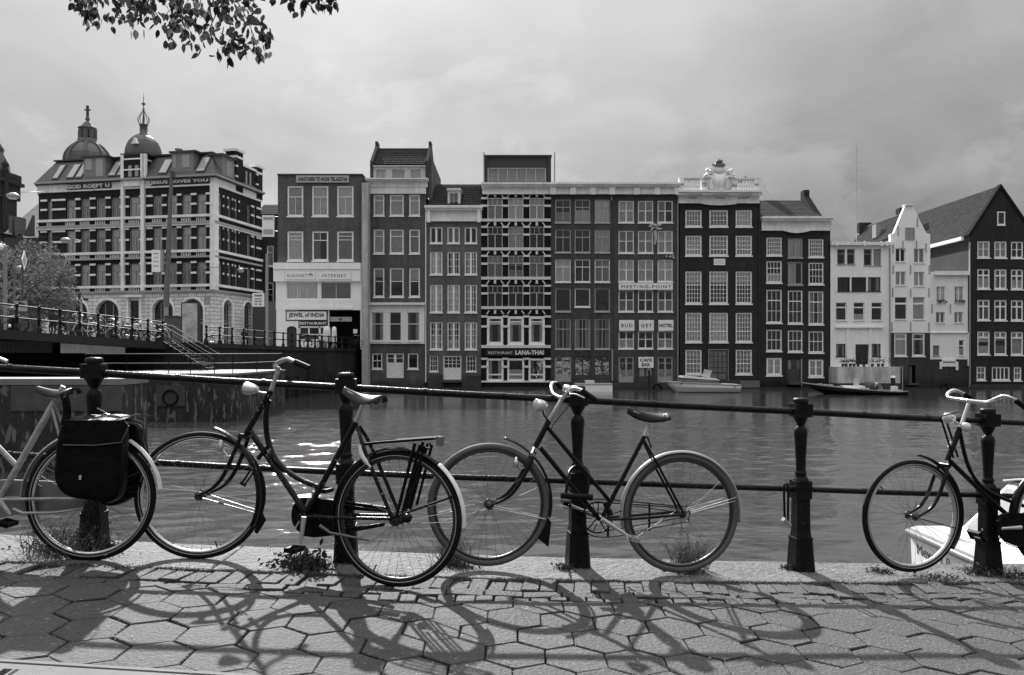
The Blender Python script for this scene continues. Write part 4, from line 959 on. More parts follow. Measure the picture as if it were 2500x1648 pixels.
house_l()
# quay ledge and dark band at the waterline under all houses
def ledge():
    a, b = at(893, 945, YH), at(2530, 950, YH)
    MB().box(0, b.x-a.x, -.5, 0, -.5, .10).build('landing_ledge', mat('wet_ledge', .02, .5, var=.4), None, kind='structure', loc=(a.x, YH, WATER))
    # far ground behind the houses, street level
    MB().quad((-400,71,0),(400,71,0),(400,900,0),(-400,900,0)).build('far_ground', m_slab, None, kind='structure', loc=(0,0,1.5))
ledge()
# ---------------------------------------------------------------- corner hotel left of the houses
C1 = (0, 240, 2.613)
m_hstone = mat('banded_stone', .80, .75, var=.18, scale=1.0, streak=.10)
m_hbase = brick_mat('rusticated_stone', .74, .40, var=.06, dirt=.2, bw=1.1, bh=.42, bumpd=.03)
m_hbrick = brick_mat('brick_hotel', T(36), T(44))
m_mans = mat('mansard_slate', T(70), .6, var=.3, scale=1.2, streak=.1)
m_copper = mat('dome_copper', T(84), .6, .0, var=.3, scale=1.0, streak=.2)
def hotel():
    D = Vector((.98, -.198)).normalized(); P0 = Vector((-54.95, 92.455)); zb = 1.6
    h = thing('corner_hotel', 'large corner hotel with striped dark brick and pale stone, mansard roof and domed turret', 'hotel', (P0.x, P0.y, zb), math.atan2(D.y, D.x))
    L = 22.5; SD = 10.2
    def u(cx):
        k = ((C1[0]+cx/C1[2])-CX)/F; return (k*P0.y-P0.x)/(D.x-k*D.y)
    def z(cx, cy, du=None):
        Y = P0.y+D.y*(u(cx) if du is None else du); return EYE-((C1[1]+cy/C1[2])-HY)/F*Y-zb
    N2 = Vector((-D.y, D.x))   # into the building
    def us(cx):  # along the side face, from the corner
        k = ((C1[0]+cx/C1[2])-CX)/F; C = P0+D*L; return (k*C.y-C.x)/(N2.x-k*N2.y)
    lv = [(12.95+2.0, 17.35), (11.15-.0, 13.72), (7.35, 9.75)]     # window bottoms/tops above the street
    lv = [(15.05, 17.3), (11.1, 13.7), (7.3, 9.75)]
    SG = 8*0+6.62
    R90 = math.radians(90)
    def sidebox(name, a, b, z0, z1, p0, p1, m):   # on the side face: a..b along depth, p0..p1 proud (positive outwards)
        return MB().box(L+p0, L+p1, a, b, z0, z1).build(name, m, h)
    H = []; cols = [(423,483),(515,575),(612,675),(708,766),(825,892),(975,1035),(1065,1130),(1160,1220),(1255,1315),(303,333)]
    for ci, (a, b) in enumerate(cols):
        ua, ub = u(a), u(b)
        for li, (z0, z1) in enumerate(lv):
            H.append((ua, ub, z0, z1))
            window(h, ua, ub, z0, z1, .12, ((.35,1,.06),(.65,2,.05,.09)) if ci < 9 else ((.35,1),(.65,1)), m_gframe, rc([['F','F','TF'],['TF','F','TF'],['TF','T','FT']][li]), .09, 0, 'window', .06, .05, .10)
    Hs = []; 
    for (a, b) in ((1395,1420),(1455,1478),(1500,1520),(1578,1600),(1618,1634)):
        for (z0, z1) in lv[:3]:
            A, B = us(a), us(b); Hs.append((A, B, z0, z1)); w = window(h, 0, B-A, z0, z1, 0, ((.35,1,.06),(.65,1,.05)), m_gframe, 'F', .07, 0, 'window', .06, .05, .10)
            w.location = (L-.12, A, z0); w.rotation_euler = (0, 0, R90)
    wm = wall_mesh(0, L, 6.45, 18.15, H, 0, .3); wm.build('wall', m_hbrick, h)
    ws = wall_mesh(0, SD, 6.45, 18.15, Hs, 0, .3); ws.v = [(L-y, x, z_) for x, y, z_ in ws.v]; ws.build('side_wall', m_hbrick, h)
    # left canted return and back
    MB().quad((0,0,0),(-2.2,3.2,0),(-2.2,3.2,18.2),(0,0,18.2)).quad((-2.2,3.2,0),(-2.2,14,0),(-2.2,14,18.2),(-2.2,3.2,18.2)).quad((-2.2,14,0),(L,SD,0),(L,SD,21),(-2.2,14,21)).build('rear_wall', m_hbrick, h)
    # stone bands, pilasters and pier stones
    def band(z0, z1, pr, nm='stone_band', m=m_hstone):
        MB().box(-.1, L+pr, -pr, .05, z0, z1).build(nm, m, h); MB().box(L-.05, L+pr, .0501, SD, z0, z1).build(nm, m, h)
        MB().add([(-.1,-pr,z0),(-.1,.05,z0),(-2.35,3.2,z0),(-2.5,3.0,z0),(-.1,-pr,z1),(-.1,.05,z1),(-2.35,3.2,z1),(-2.5,3.0,z1)], [(4,5,6,7),(0,3,2,1),(0,4,7,3)]).build(nm, m, h)
    g2 = mat('band_grey', .34, .7, var=.15)
    for z0 in (14.72, 10.82, 6.98): band(z0, z0+.28, .28)
    band(14.0, 14.25, .3, m=g2); band(13.82, 13.99, .22); band(13.48+.2, 13.815, .12) if 0 else None
    band(10.2, 10.42, .25, m=g2); band(6.45, 6.62, .3, m=g2)
    band(13.30+.42, 13.9, .10) if 0 else None
    band(18.15, 18.32, .18); band(18.3201, 19.0, .10, 'frieze'); band(19.0001, 19.12, .35, 'eaves', m_dframe); band(19.1201, 19.3, .62, 'eaves', g2)
    MB().box(0, L, -.06, -.002, 13.9, 14.0).build('stone_band', m_hstone, h)
    bl = MB().box(-.05, .05, -.03, .03, 0, .36).mesh('baluster')
    for zz in (14.29, 10.44, 6.63):
        for ci, (a, b) in enumerate(cols):
            ua, ub = u(a)-.05, u(b)+.05; n = max(3, int((ub-ua)/.21))
            for i in range(n): part('baluster', bl, m_hstone, h, loc=(ua+(ub-ua)*(i+.5)/n, -.10, zz))
    piers = [(483,515),(575,612),(675,708),(766,783),(800,825),(892,908),(938,975),(1035,1065),(1130,1160),(1220,1255),(1315,1350),(333,420),(262,303)]
    for (a, b) in piers:
        A, B = u(a), u(b)
        for (z0, z1) in lv:
            for f_ in (.50, .98): MB().box(A, B, -.10, -.001, z0+(z1-z0)*f_-.10, z0+(z1-z0)*f_+.12).build('pier_stone', m_hstone, h)
    for (a, b) in ((1385,1395),(1420,1426),(1448,1455),(1478,1483),(1495,1500),(1520,1526),(1534,1578),(1600,1618),(1634,1665)):
        A, B = us(a), min(SD, us(b))
        for (z0, z1) in lv:
            for f_ in (.50, .98):
                if b-a < 30 or a > 1600: sidebox('pier_stone', A, B, z0+(z1-z0)*f_-.10, z0+(z1-z0)*f_+.12, .001, .10, m_hstone)
    for (a, b, zt) in ((782,800,22.0),(908,930,22.0),(1350,1376,18.3)):
        MB().box(u(a), u(b) if a < 1300 else L+.24, -.34, .02, 6.62, zt).build('pilaster', m_hstone, h)
        if a > 1300: MB().box(L-.02, L+.24, .0201, .5, 6.62, zt).build('pilaster', m_hstone, h)
    # ground storey with arches
    Hg = []; sp = MB(); arc = MB(); gl = MB(); mu = MB()
    def arch(x0, x1, zt, side=False):
        if side: pass
        r = (x1-x0)/2; zs = zt-r; c = (x0+x1)/2; n = 10
        pl = [(x0, zt), (x0, zs)]+[(c-r*math.cos(t*math.pi/2/n), zs+r*math.sin(t*math.pi/2/n)) for t in range(1, n+1)]
        return c, r, zs, pl, [(2*c-x, z_) for x, z_ in pl]
    def tr_side(mb_): mb_.v = [(L-y, x, z_) for x, y, z_ in mb_.v]; return mb_
    for side, lst in ((False, ((425,560),(615,760),(975,1105),(1160,1297))), (True, ((1422,1477),(1553,1603)))):
        Hh = []; sp = MB(); ar = MB(); mu = MB()
        for (a, b) in lst:
            x0, x1 = (us(a), us(b)) if side else (u(a), u(b)); zt = 5.6
            if side: x1 = x0+max(1.5, min(x1-x0, 2.4))
            c, r, zs, p1, p2 = arch(x0, x1, zt); Hh.append((x0, x1, 0, zt))
            sp.prism(p1, 0, .4); sp.prism(p2[::-1], 0, .4)
            pts = [Vector((c-(r+.14)*math.cos(t*math.pi/16), -.05, zs+(r+.14)*math.sin(t*math.pi/16))) for t in range(17)]
            ar.tube([Vector((x0-.14,-.05,0))]+pts+[Vector((x1+.14,-.05,0))], .14, 6, smooth=False)
            for q in (.33, .67): mu.box(x0+(x1-x0)*q-.04, x0+(x1-x0)*q+.04, .3, .36, 0, zs+r*.85)
            mu.box(x0, x1, .29, .37, 2.9, 3.05); mu.box(x0, x1, .31, .35, 3.3, 3.36)
        w = wall_mesh(0, L if not side else SD, 0, 6.4499, Hh+([] if side else [(u(830), u(893), 3.0, 5.55)]), 0, .4)
        for mb_, nm, mt in ((w, 'base_wall', m_hbase), (sp, 'arch_spandrel', m_hbase), (ar, 'archivolt', m_hstone), (mu, 'arch_mullion', m_gframe)):
            (tr_side(mb_) if side else mb_).build(nm, mt, h, kind=None if nm == 'base_wall' else 'stuff')
        for hh in Hh:
            o = part('arch_pane', PANE, glass_mat('shop_glass', 1.5), h, loc=(hh[0], .38, 0) if not side else (L-.38, hh[0], 0)); o.scale = (hh[1]-hh[0], 1, 5.6)
            if side: o.rotation_euler = (0, 0, R90)
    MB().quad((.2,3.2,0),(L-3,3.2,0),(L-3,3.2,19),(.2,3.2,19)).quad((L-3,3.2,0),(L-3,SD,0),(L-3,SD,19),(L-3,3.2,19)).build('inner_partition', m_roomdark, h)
    window(h, u(830), u(893), 3.0, 5.55, .1, ((1,2),), m_dframe, '', .08, .1, 'window', .05, .05, .1)
    pd = MB(); A, B = u(815), u(908); pd.box(A-.2, B+.2, -.5, -.002, 5.9, 6.15); pd.box(A, u(828), -.25, -.002, 2.6, 5.899); pd.box(u(895), B, -.25, -.002, 2.6, 5.899); pd.build('window_surround', m_hstone, h)
    wd = MB(); wd.prism([(u(800), 2.2), (u(930), 2.2), (u(915), 2.95), (u(815), 2.95)], -1.4, -.01); wd.build('awning', mat('pale_awning', .55, .8), h)
    MB().box(u(1298)+.1, u(1340), -.03, -.002, 5.0, 5.9).build('street_name_plate', g2, h)
    # mansard
    zt = 22.15; b_ = 1.7; E0 = 19.31
    mr = MB(); a0 = [(-.3,-.3),(L+.3,-.3),(L+.3,SD),(-2.4,SD+3),(-2.4,3.2)]; a1 = [(.9,b_),(L-b_*.8,b_),(L-b_*.8,SD),(-.6,SD+3),(-.6,4)]
    vs = [(x, y, E0) for x, y in a0]+[(x, y, zt) for x, y in a1]; mr.add(vs, [(0,1,6,5),(1,2,7,6),(2,3,8,7),(3,4,9,8),(4,0,5,9),(5,6,7,8,9)]); mr.build('mansard_roof', m_mans, h)
    e = MB(); e.box(.7, L-b_*.8+.25, b_-.25, b_+.1, zt, zt+.16); e.box(L-b_*.8-.1, L-b_*.8+.25, b_+.1001, SD, zt, zt+.16); e.build('roof_edge', m_dframe, h)
    sl = b_+.3; hgt = zt-E0
    def sky_(a, b, v0, v1):
        A, B = u(a), u(b); fr = MB(); T_ = Matrix.Translation((0, -.3, E0)); an = math.atan2(sl, hgt); fr.T = T_ @ Matrix.Rotation(-an, 4, 'X'); k = math.hypot(sl, hgt)
        fr.box(A, B, -.12, -.02, v0*k, v1*k); o = fr.build('roof_window', m_dframe, h)
        g = MB(); g.T = fr.T; g.box(A+.12, B-.12, -.14, -.1201, v0*k+.15, v1*k-.12); g.build('pane', mat('skylight_glass', .35, .06, 0, var=.05), o)
    for a, b in ((335,375),(425,473),(482,525),(690,738),(745,783),(1010,1066),(1250,1308)): sky_(a, b, .12, .80)
    dm = mat('dormer_grey_paint', T(125), .7, var=.1); dg = mat('dormer_glass', .3, .1)
    for a, b in ((530,668),(1092,1228)):
        A, B = u(a), u(b); o = MB().box(A, B, .1, 2.4, E0, zt-.15).build('dormer', dm, h); MB().box(A-.25, B+.45, -.1, 2.5, zt-.15, zt+.02).build('dormer_roof', m_dframe, o)
        w = (B-A); 
        for q0, q1, z0, z1 in ((.08,.38,.45,.9),(.58,.9,.12,.9)) if a == 530 else ((.1,.2,.35,.85),(.50,.85,.35,.85)): MB().box(A+w*q0, A+w*q1, .06, .0999, E0+(zt-E0)*z0, E0+(zt-E0)*z1).build('pane', mat('skylight_glass', .35), o)
    o = MB().box(L-1.3, L+.1, us(1415), us(1490), E0, zt-.35).build('dormer', dm, h); MB().box(L-1.6, L+.35, us(1405), us(1495), zt-.35, zt-.15).build('dormer_roof', m_dframe, o)
    MB().box(L+.1001, L+.14, us(1440), us(1470), E0+.4, zt-.7).build('pane', dg, o)
    # high gable part with chimneys on the side street
    s0, s1 = us(1500), SD
    gb = MB(); gb.box(L-2.5, L+.05, s0+.9, s1, 18.4, 21.6); gb.build('gable_block', m_hbrick, h)
    for y0, y1, z1 in ((s0, s0+1.5, 23.0),(s1-1.3, s1+.1, 22.2)):
        c = MB().box(L-1.2, L+.15, y0, y1, 18.4, z1).build('chimney', m_hbrick, h)
        MB().box(L-1.4, L+.35, y0-.2, y1+.2, z1, z1+.28).build('chimney_cap', m_hstone, c); MB().box(L-1.25, L+.2, y0-.05, y1+.05, z1-.75, z1-.5).build('stone_band', m_hstone, c)
        for zz in (20.0, 21.2): MB().box(L-1.25, L+.2, y0-.04, y0+.35, zz, zz+.2).build('stone_band', m_hstone, c)
    MB().box(L-2.6, L+.15, s0+1.51, s1-1.31, 21.6, 21.85).build('gable_coping', m_hstone, h)
    for yy in (s0+2.2, s0+3.1): MB().box(L+.05, L+.09, yy, yy+.35, 19.6, 21.2).build('gable_window', dg, h)
    # turret
    A, B = u(790), u(922); ta, tb = u(784), u(928); TD = 3.6; tz = 22.0
    tw = MB(); tw.box(A, B, -.25, TD, 19.3, tz); t_ = tw.build('turret', m_hbrick, h)
    for zz in (20.2, 21.4): MB().box(A-.03, B+.05, -.32, TD, zz, zz+.16).build('stone_band', m_hstone, t_)
    MB().box(A-.03, B+.05, -.38, TD, 19.05, 19.32).build('stone_band', m_hstone, t_); MB().box(A+.3, B-.3, -.40, -.2, 18.4, 19.0).build('turret_plaque', m_hstone, t_)
    for q in (.3, .62): MB().box(A+(B-A)*q, A+(B-A)*q+.42, -.29, -.2501, 19.5, 20.75).build('turret_window', m_gframe, t_)
    for y in (-.34, TD-.3): MB().box(B-.02, B+.35, y, y+.36, 19.3, tz-.001).build('pilaster', m_hstone, t_)
    o = (ta+tb)/2; yc = (TD-.3)/2; HW = (tb-ta)/2+.28
    MB().box(o-HW, o+HW, yc-HW, yc+HW, tz, tz+.22).build('turret_eaves', m_dframe, t_)
    dz = [(1.0,0),(1.0,.25),(.97,.7),(.90,1.2),(.78,1.7),(.60,2.1),(.38,2.45),(.22,2.6)]; dm2 = MB(); rings = []
    for k, (s_, zz) in enumerate(dz):
        w = (HW-.25)*s_; c_ = w*.92; rings += [(o-c_,yc-w,zz+tz+.22),(o+c_,yc-w,zz+tz+.22),(o+w,yc-c_,zz+tz+.22),(o+w,yc+c_,zz+tz+.22),(o+c_,yc+w,zz+tz+.22),(o-c_,yc+w,zz+tz+.22),(o-w,yc+c_,zz+tz+.22),(o-w,yc-c_,zz+tz+.22)]
    dm2.add(rings, [(k*8+i, k*8+(i+1)%8, (k+1)*8+(i+1)%8, (k+1)*8+i) for k in range(len(dz)-1) for i in range(8)]); dm2.build('turret_dome', m_copper, t_)
    sp_ = MB(); zz = tz+2.8; sp_.lathe([(.55,-.05),(.48,.05),(.42,.1),(.42,.95),(.5,1.0),(.5,1.08),(.08,1.1)], 12, c=(o, yc, zz))
    for k in range(8):
        a = k*math.pi/4; sp_.tube(spline([Vector((o+r*math.cos(a), yc+r*math.sin(a), zz+q)) for r, q in ((.42,1.08),(.62,1.45),(.6,1.8),(.3,2.3),(.06,2.7))], 3), .035, 5)
    sp_.lathe([(.06,1.0),(.07,2.7),(.16,2.85),(.06,2.95),(.05,3.3),(.24,3.42),(.2,3.55),(.05,3.6),(.04,4.1),(.0,4.9)], 8, c=(o, yc, zz)); sp_.build('turret_spire', m_copper, t_)
    MB().prism([(o-.4, tz+1.3), (o+.4, tz+1.3), (o, tz+2.0)], yc-HW+.1, yc-HW+.6).build('turret_lucarne', m_hstone, t_)
    MB().lathe([(.28,0),(.28,.75),(.45,.8),(.45,.95),(0,1.0)], 10, c=(u(1055), b_+.8, zt)).build('roof_vent', g2, h)
    # lettering boards
    for t, a, b, w in (('GOD ROEPT U',440,712,'left'),('JESUS LOVES YOU',972,1338,'right')):
        A, B = u(a), u(b); wpos = h.matrix_basis @ Vector((A, -.1, 18.42)) if 0 else (Matrix.Translation((P0.x, P0.y, zb)) @ Matrix.Rotation(math.atan2(D.y, D.x), 4, 'Z')) @ Vector((A, -.12, 18.38))
        s_ = thing('letter_sign', 'pale block letters reading %s along the hotel eaves' % t, 'sign', wpos, math.atan2(D.y, D.x))
        MB().box(-.1, B-A+.1, -.12, 0, -.02, .54).build('backing', mat('letter_backing', T(50), .7), s_)
        part('lettering', text_mesh(t, B-A, .44, .12, .035, 1.05), mat('letter_pale', .62, .6), s_, loc=(0, -.2, .04))
hotel()
# ---------------------------------------------------------------- church behind, far roofs
def church():
    c = thing('church', 'large basilica with ribbed dome, lantern and cross behind the hotel', 'church', at(214, 850, 130)); k = 130/F
    zz = lambda py: EYE-(py-HY)*k-c.location.z
    w = lambda cpx: cpx/2.613*k        # crop1 pixels to metres
    st = mat('church_stone', T(88), .8, var=.3, scale=.6)
    prof = [(w(136), zz(420)), (w(130), zz(388)), (w(124), zz(378)), (w(108), zz(368)), (w(90), zz(360)), (w(74), zz(354.5)), (w(60), zz(352))]
    MB().lathe(prof, 8, smooth=False, rot=.39).build('dome', m_copper, c)
    rb = MB()
    for i in range(8): a = .39+i*math.pi/4; rb.tube([Vector((r*math.cos(a)*1.01, r*math.sin(a)*1.01, z_+.05)) for r, z_ in prof], .22, 5)
    rb.build('dome_rib', st, c)
    MB().lathe([(w(62), zz(353)), (w(62), zz(351)), (w(58), zz(348)), (w(58), zz(341)), (w(50), zz(340))], 12).build('lantern_base', st, c)
    col_ = MB()
    for i in range(8): a = i*math.pi/4+.2; col_.tube([(w(42)*math.cos(a), w(42)*math.sin(a), zz(341)), (w(42)*math.cos(a), w(42)*math.sin(a), zz(319))], .42, 6)
    col_.build('lantern_column', st, c, kind='stuff')
    MB().lathe([(w(50), zz(320)), (w(50), zz(317)), (w(56), zz(315)), (w(56), zz(313)), (w(36), zz(309)), (w(28), zz(303)), (w(14), zz(298)), (w(8), zz(296)), (w(14), zz(292)), (w(12), zz(287)), (w(3), zz(285))], 12).build('lantern_cap', st, c)
    m = MB(); m.box(-.16, .16, -.16, .16, zz(287), zz(258)); m.box(-w(19), w(19), -.15, .15, zz(270), zz(267.5)); m.build('cross', mat('cross_dark', T(60)), c)
    # west tower at the very left
    k2 = 125/F; t = thing('church_tower', 'dark stone church tower with stepped tops at the left edge', 'tower', at(-10, 850, 125)); z2 = lambda py: EYE-(py-HY)*k2-t.location.z; X = lambda px: (px+10)*k2
    sd = brick_mat('tower_stone', T(52), T(62), bw=.9, bh=.35); R = X(24)
    m = MB(); m.box(-R, R, -2, 2*R-2, -2, z2(575)); m.box(-R*1.18, R*1.18, -2.5, 2*R-1.5, z2(575), z2(566)); m.box(-R*.9, R*.9, -1.8, 2*R-2.2, z2(566), z2(485)); m.box(-R*1.25, R*1.25, -2.6, 2*R-1.4, z2(449), z2(441)); m.box(-R*1.05, R*1.05, -2.2, 2*R-1.8, z2(485), z2(449)); m.box(-R*1.1, R*1.1, -2.3, 2*R-1.7, z2(441), z2(422)); m.build('tower_wall', sd, t)
    MB().lathe([(R*.88, z2(422)), (R*.85, z2(400)), (R*.7, z2(388)), (R*.5, z2(375)), (R*.42, z2(368)), (R*.5, z2(366)), (R*.4, z2(356)), (R*.2, z2(345)), (0, z2(325))], 12, c=(0, R-2, 0)).build('tower_cap', st, t)
    m = MB(); m.lathe([(.5, z2(422)), (.35, z2(412)), (.6, z2(408)), (.3, z2(402)), (.0, z2(392))], 8, c=(X(29), -1.6, 0)); m.box(X(25), X(33), -2, -1.2, z2(566), z2(422)); m.build('pinnacle', sd, t)
    for i in range(4): MB().box(X(-6), X(6), -2.3, -1.9, z2(548-i*22), z2(560-i*22)).build('louvre', m_dframe, t)
    # nave roofs and walls between tower and hotel
    n = thing('church_hall', 'long pale slate church roof and dark wall between tower and hotel', 'church', at(66, 850, 120)); k3 = 120/F; z3 = lambda py: EYE-(py-HY)*k3-n.location.z; X3 = lambda px: (px-66)*k3
    MB().quad((X3(20),-1,z3(572)),(X3(140),-1,z3(590)),(X3(140)*1.07,8,z3(515)+1.35),(X3(20)*1.07,8,z3(497)+1.5)).build('roof', mat('hall_slate', T(120), .6, var=.2, scale=.5), n)
    MB().box(X3(20), X3(140), -1.05, 8, -2, z3(583)).build('wall', mat('hall_wall', T(62), .8, var=.3, scale=.6), n)
    for x0, x1, y0, y1 in ((38,46,531,572),(52,64,534,575)): MB().box(X3(x0), X3(x1), -1.6, 0, z3(y1), z3(y0)).build('dormer', st, n)
    MB().prism([(X3(76), z3(580)), (X3(97), z3(580)), (X3(97), z3(530))], -1.8, -1.2).build('gable', mat('hall_slate2', T(60)), n)
church()
def side_house():
    h = House('corner_house', 'dark brick house in the side street right of the hotel', 'building', 99, (0, 0, 1), 628, 1.6)
    h.win(652, 668, 600, 650, cur='F', fw=.1); h.win(650, 668, 690, 740, cur='', fw=.1)
    h.wall(628, 690, 522, 852, brick_mat('brick_side', T(52), T(60)), 8)
    pantile(h.root, [(h.u(626),-.2,h.z(524)),(h.u(692),-.2,h.z(524)),(h.u(692),3,h.z(500,3)),(h.u(626),3,h.z(500,3))], 14, 6, m_rooft)
    MB().box(h.u(655), h.u(690), -6, -.2, 0, h.z(742)).build('low_shop', mat('low_shop', T(70), .8), h.root)
side_house()
# ---------------------------------------------------------------- quay street, walls, bridge
m_dwall = brick_mat('dark_quay_brick', T(44), T(54), damp=1.6, dirt=.5)
m_pier = mat('stained_pier', T(34), .75, var=.7, scale=1.6, streak=.6, bump=.4, speck=.10, st=.56)
m_cap = mat('pale_cap_stone', .16, .8, var=.3, scale=2)
m_concrete = mat('bridge_concrete', .75, .8, var=.2, scale=.8, streak=.2)
BR = lambda Y: -21.5+(Y-35)*.244
def brz(Y): return 2.18-(Y-35)*.04
WL = [(-19.3,44.0),(-17.0,44.3),(-16.6,47.4),(-15.5,56.5),(-14.4,65.6),(-13.3,71.0)]
WZ = [1.82, 1.80, 1.78, 1.66, 1.62, 1.60]
def street():
    m = MB(); n = len(WL)
    pts = WL+[(-13.3,140),(-140,140),(-140,44.5)]; zs = WZ+[1.6,1.6,1.82]
    b = MB(); vs = [(x, y, z) for (x, y), z in zip(pts, zs)]; c = (-60, 80, 1.62); vs.append(c); N_ = len(pts)
    b.add(vs, [(i, (i+1)%N_, N_) for i in range(N_)]); b.build('quay_street', mat('street_paving', .12, .85, var=.2, scale=.5), None, kind='structure')
    for i in range(n-1):
        (x0, y0), (x1, y1) = WL[i], WL[i+1]; m.quad((x0,y0,WATER-.5),(x1,y1,WATER-.5),(x1,y1,WZ[i+1]-.25),(x0,y0,WZ[i]-.25))
    m.quad((-60,44.0,WATER-.5),(-19.3,44.0,WATER-.5),(-19.3,44,1.5),(-60,44,1.5))
    m.build('far_quay_wall', m_dwall, None, kind='structure')
    k = MB()
    for i in range(n-1):
        (x0, y0), (x1, y1) = WL[i], WL[i+1]; d = Vector((x1-x0, y1-y0)).normalized(); p = Vector((d.y, -d.x))*.08
        k.add([(x0+p.x,y0+p.y,WZ[i]-.25),(x1+p.x,y1+p.y,WZ[i+1]-.25),(x1-p.x*5,y1-p.y*5,WZ[i+1]-.25),(x0-p.x*5,y0-p.y*5,WZ[i]-.25),(x0+p.x,y0+p.y,WZ[i]+.02),(x1+p.x,y1+p.y,WZ[i+1]+.02),(x1-p.x*5,y1-p.y*5,WZ[i+1]+.02),(x0-p.x*5,y0-p.y*5,WZ[i]+.02)],
            [(0,1,5,4),(1,2,6,5),(2,3,7,6),(3,0,4,7),(4,5,6,7)])
    k.build('wall_coping', m_dwall, None, kind='structure')
    # timber fenders down the wall
    for i, px in enumerate((700, 725, 752, 806)):
        r = (px-CX)/F; Y = 50
        for _ in range(20):
            x = r*Y
            for (x0, y0), (x1, y1) in zip(WL, WL[1:]):
                if y0 <= Y <= y1: xw = x0+(x1-x0)*(Y-y0)/(y1-y0)
            Y = Y+(xw-x)*-2.0/1.0*-.0 if 0 else xw/r if abs(r) > 0 else Y
            Y = max(44.4, min(70.9, Y))
        o = thing('fender_post', 'dark timber fender on the quay wall, number %s from the platform' % ('one','two','three','four')[i], 'fender post', (xw, Y, WATER), group='timber fenders on the far quay wall')
        o['label'] = 'dark timber fender post on the quay wall, %s' % ('nearest the stair platform','second from the platform','third from the platform, by the lamp handle','farthest, close to the pale party wall')[i]
        MB().box(0, .22, -.14, .14, -.4, 1.5 if i != 2 else 2.6).build('timber', mat('wet_timber', .012, .6), o)
street()
def small_rail(name, label, pts, hgt, npost, mt, O=None):
    """baluster railing through pts (x,y,z); npost posts evenly along it"""
    P = [Vector(p) for p in pts]; segs = [(P[i+1]-P[i]).length for i in range(len(P)-1)]; tot = sum(segs); O = P[0].copy(); th = thing(name, label, 'railing', O)
    def pos(s):
        for i, L in enumerate(segs):
            if s <= L+1e-6: return P[i].lerp(P[i+1], s/L)
            s -= L
        return P[-1]
    pm = MB(); s_ = hgt
    pm.lathe([(.11,0),(.10,.18*s_),(.07,.2*s_),(.06,.42*s_),(.085,.44*s_),(.085,.52*s_),(.05,.55*s_),(.065,.8*s_),(.03,.84*s_),(.085,.88*s_),(.085,.97*s_),(.04,1.0*s_)], 8); me = pm.mesh('post')
    Q = [pos(tot*i/(npost-1)) for i in range(npost)]
    for q in Q: part('post', me, m_iron, th, loc=q-O)
    for f in (.93, .48): MB().tube([q-O+Vector((0,0,s_*f)) for q in Q], .032, 6).build('rail', mt, th)
    return th
m_railg = mat('weathered_rail', .05, .6, 0, var=.3, spec=.15)
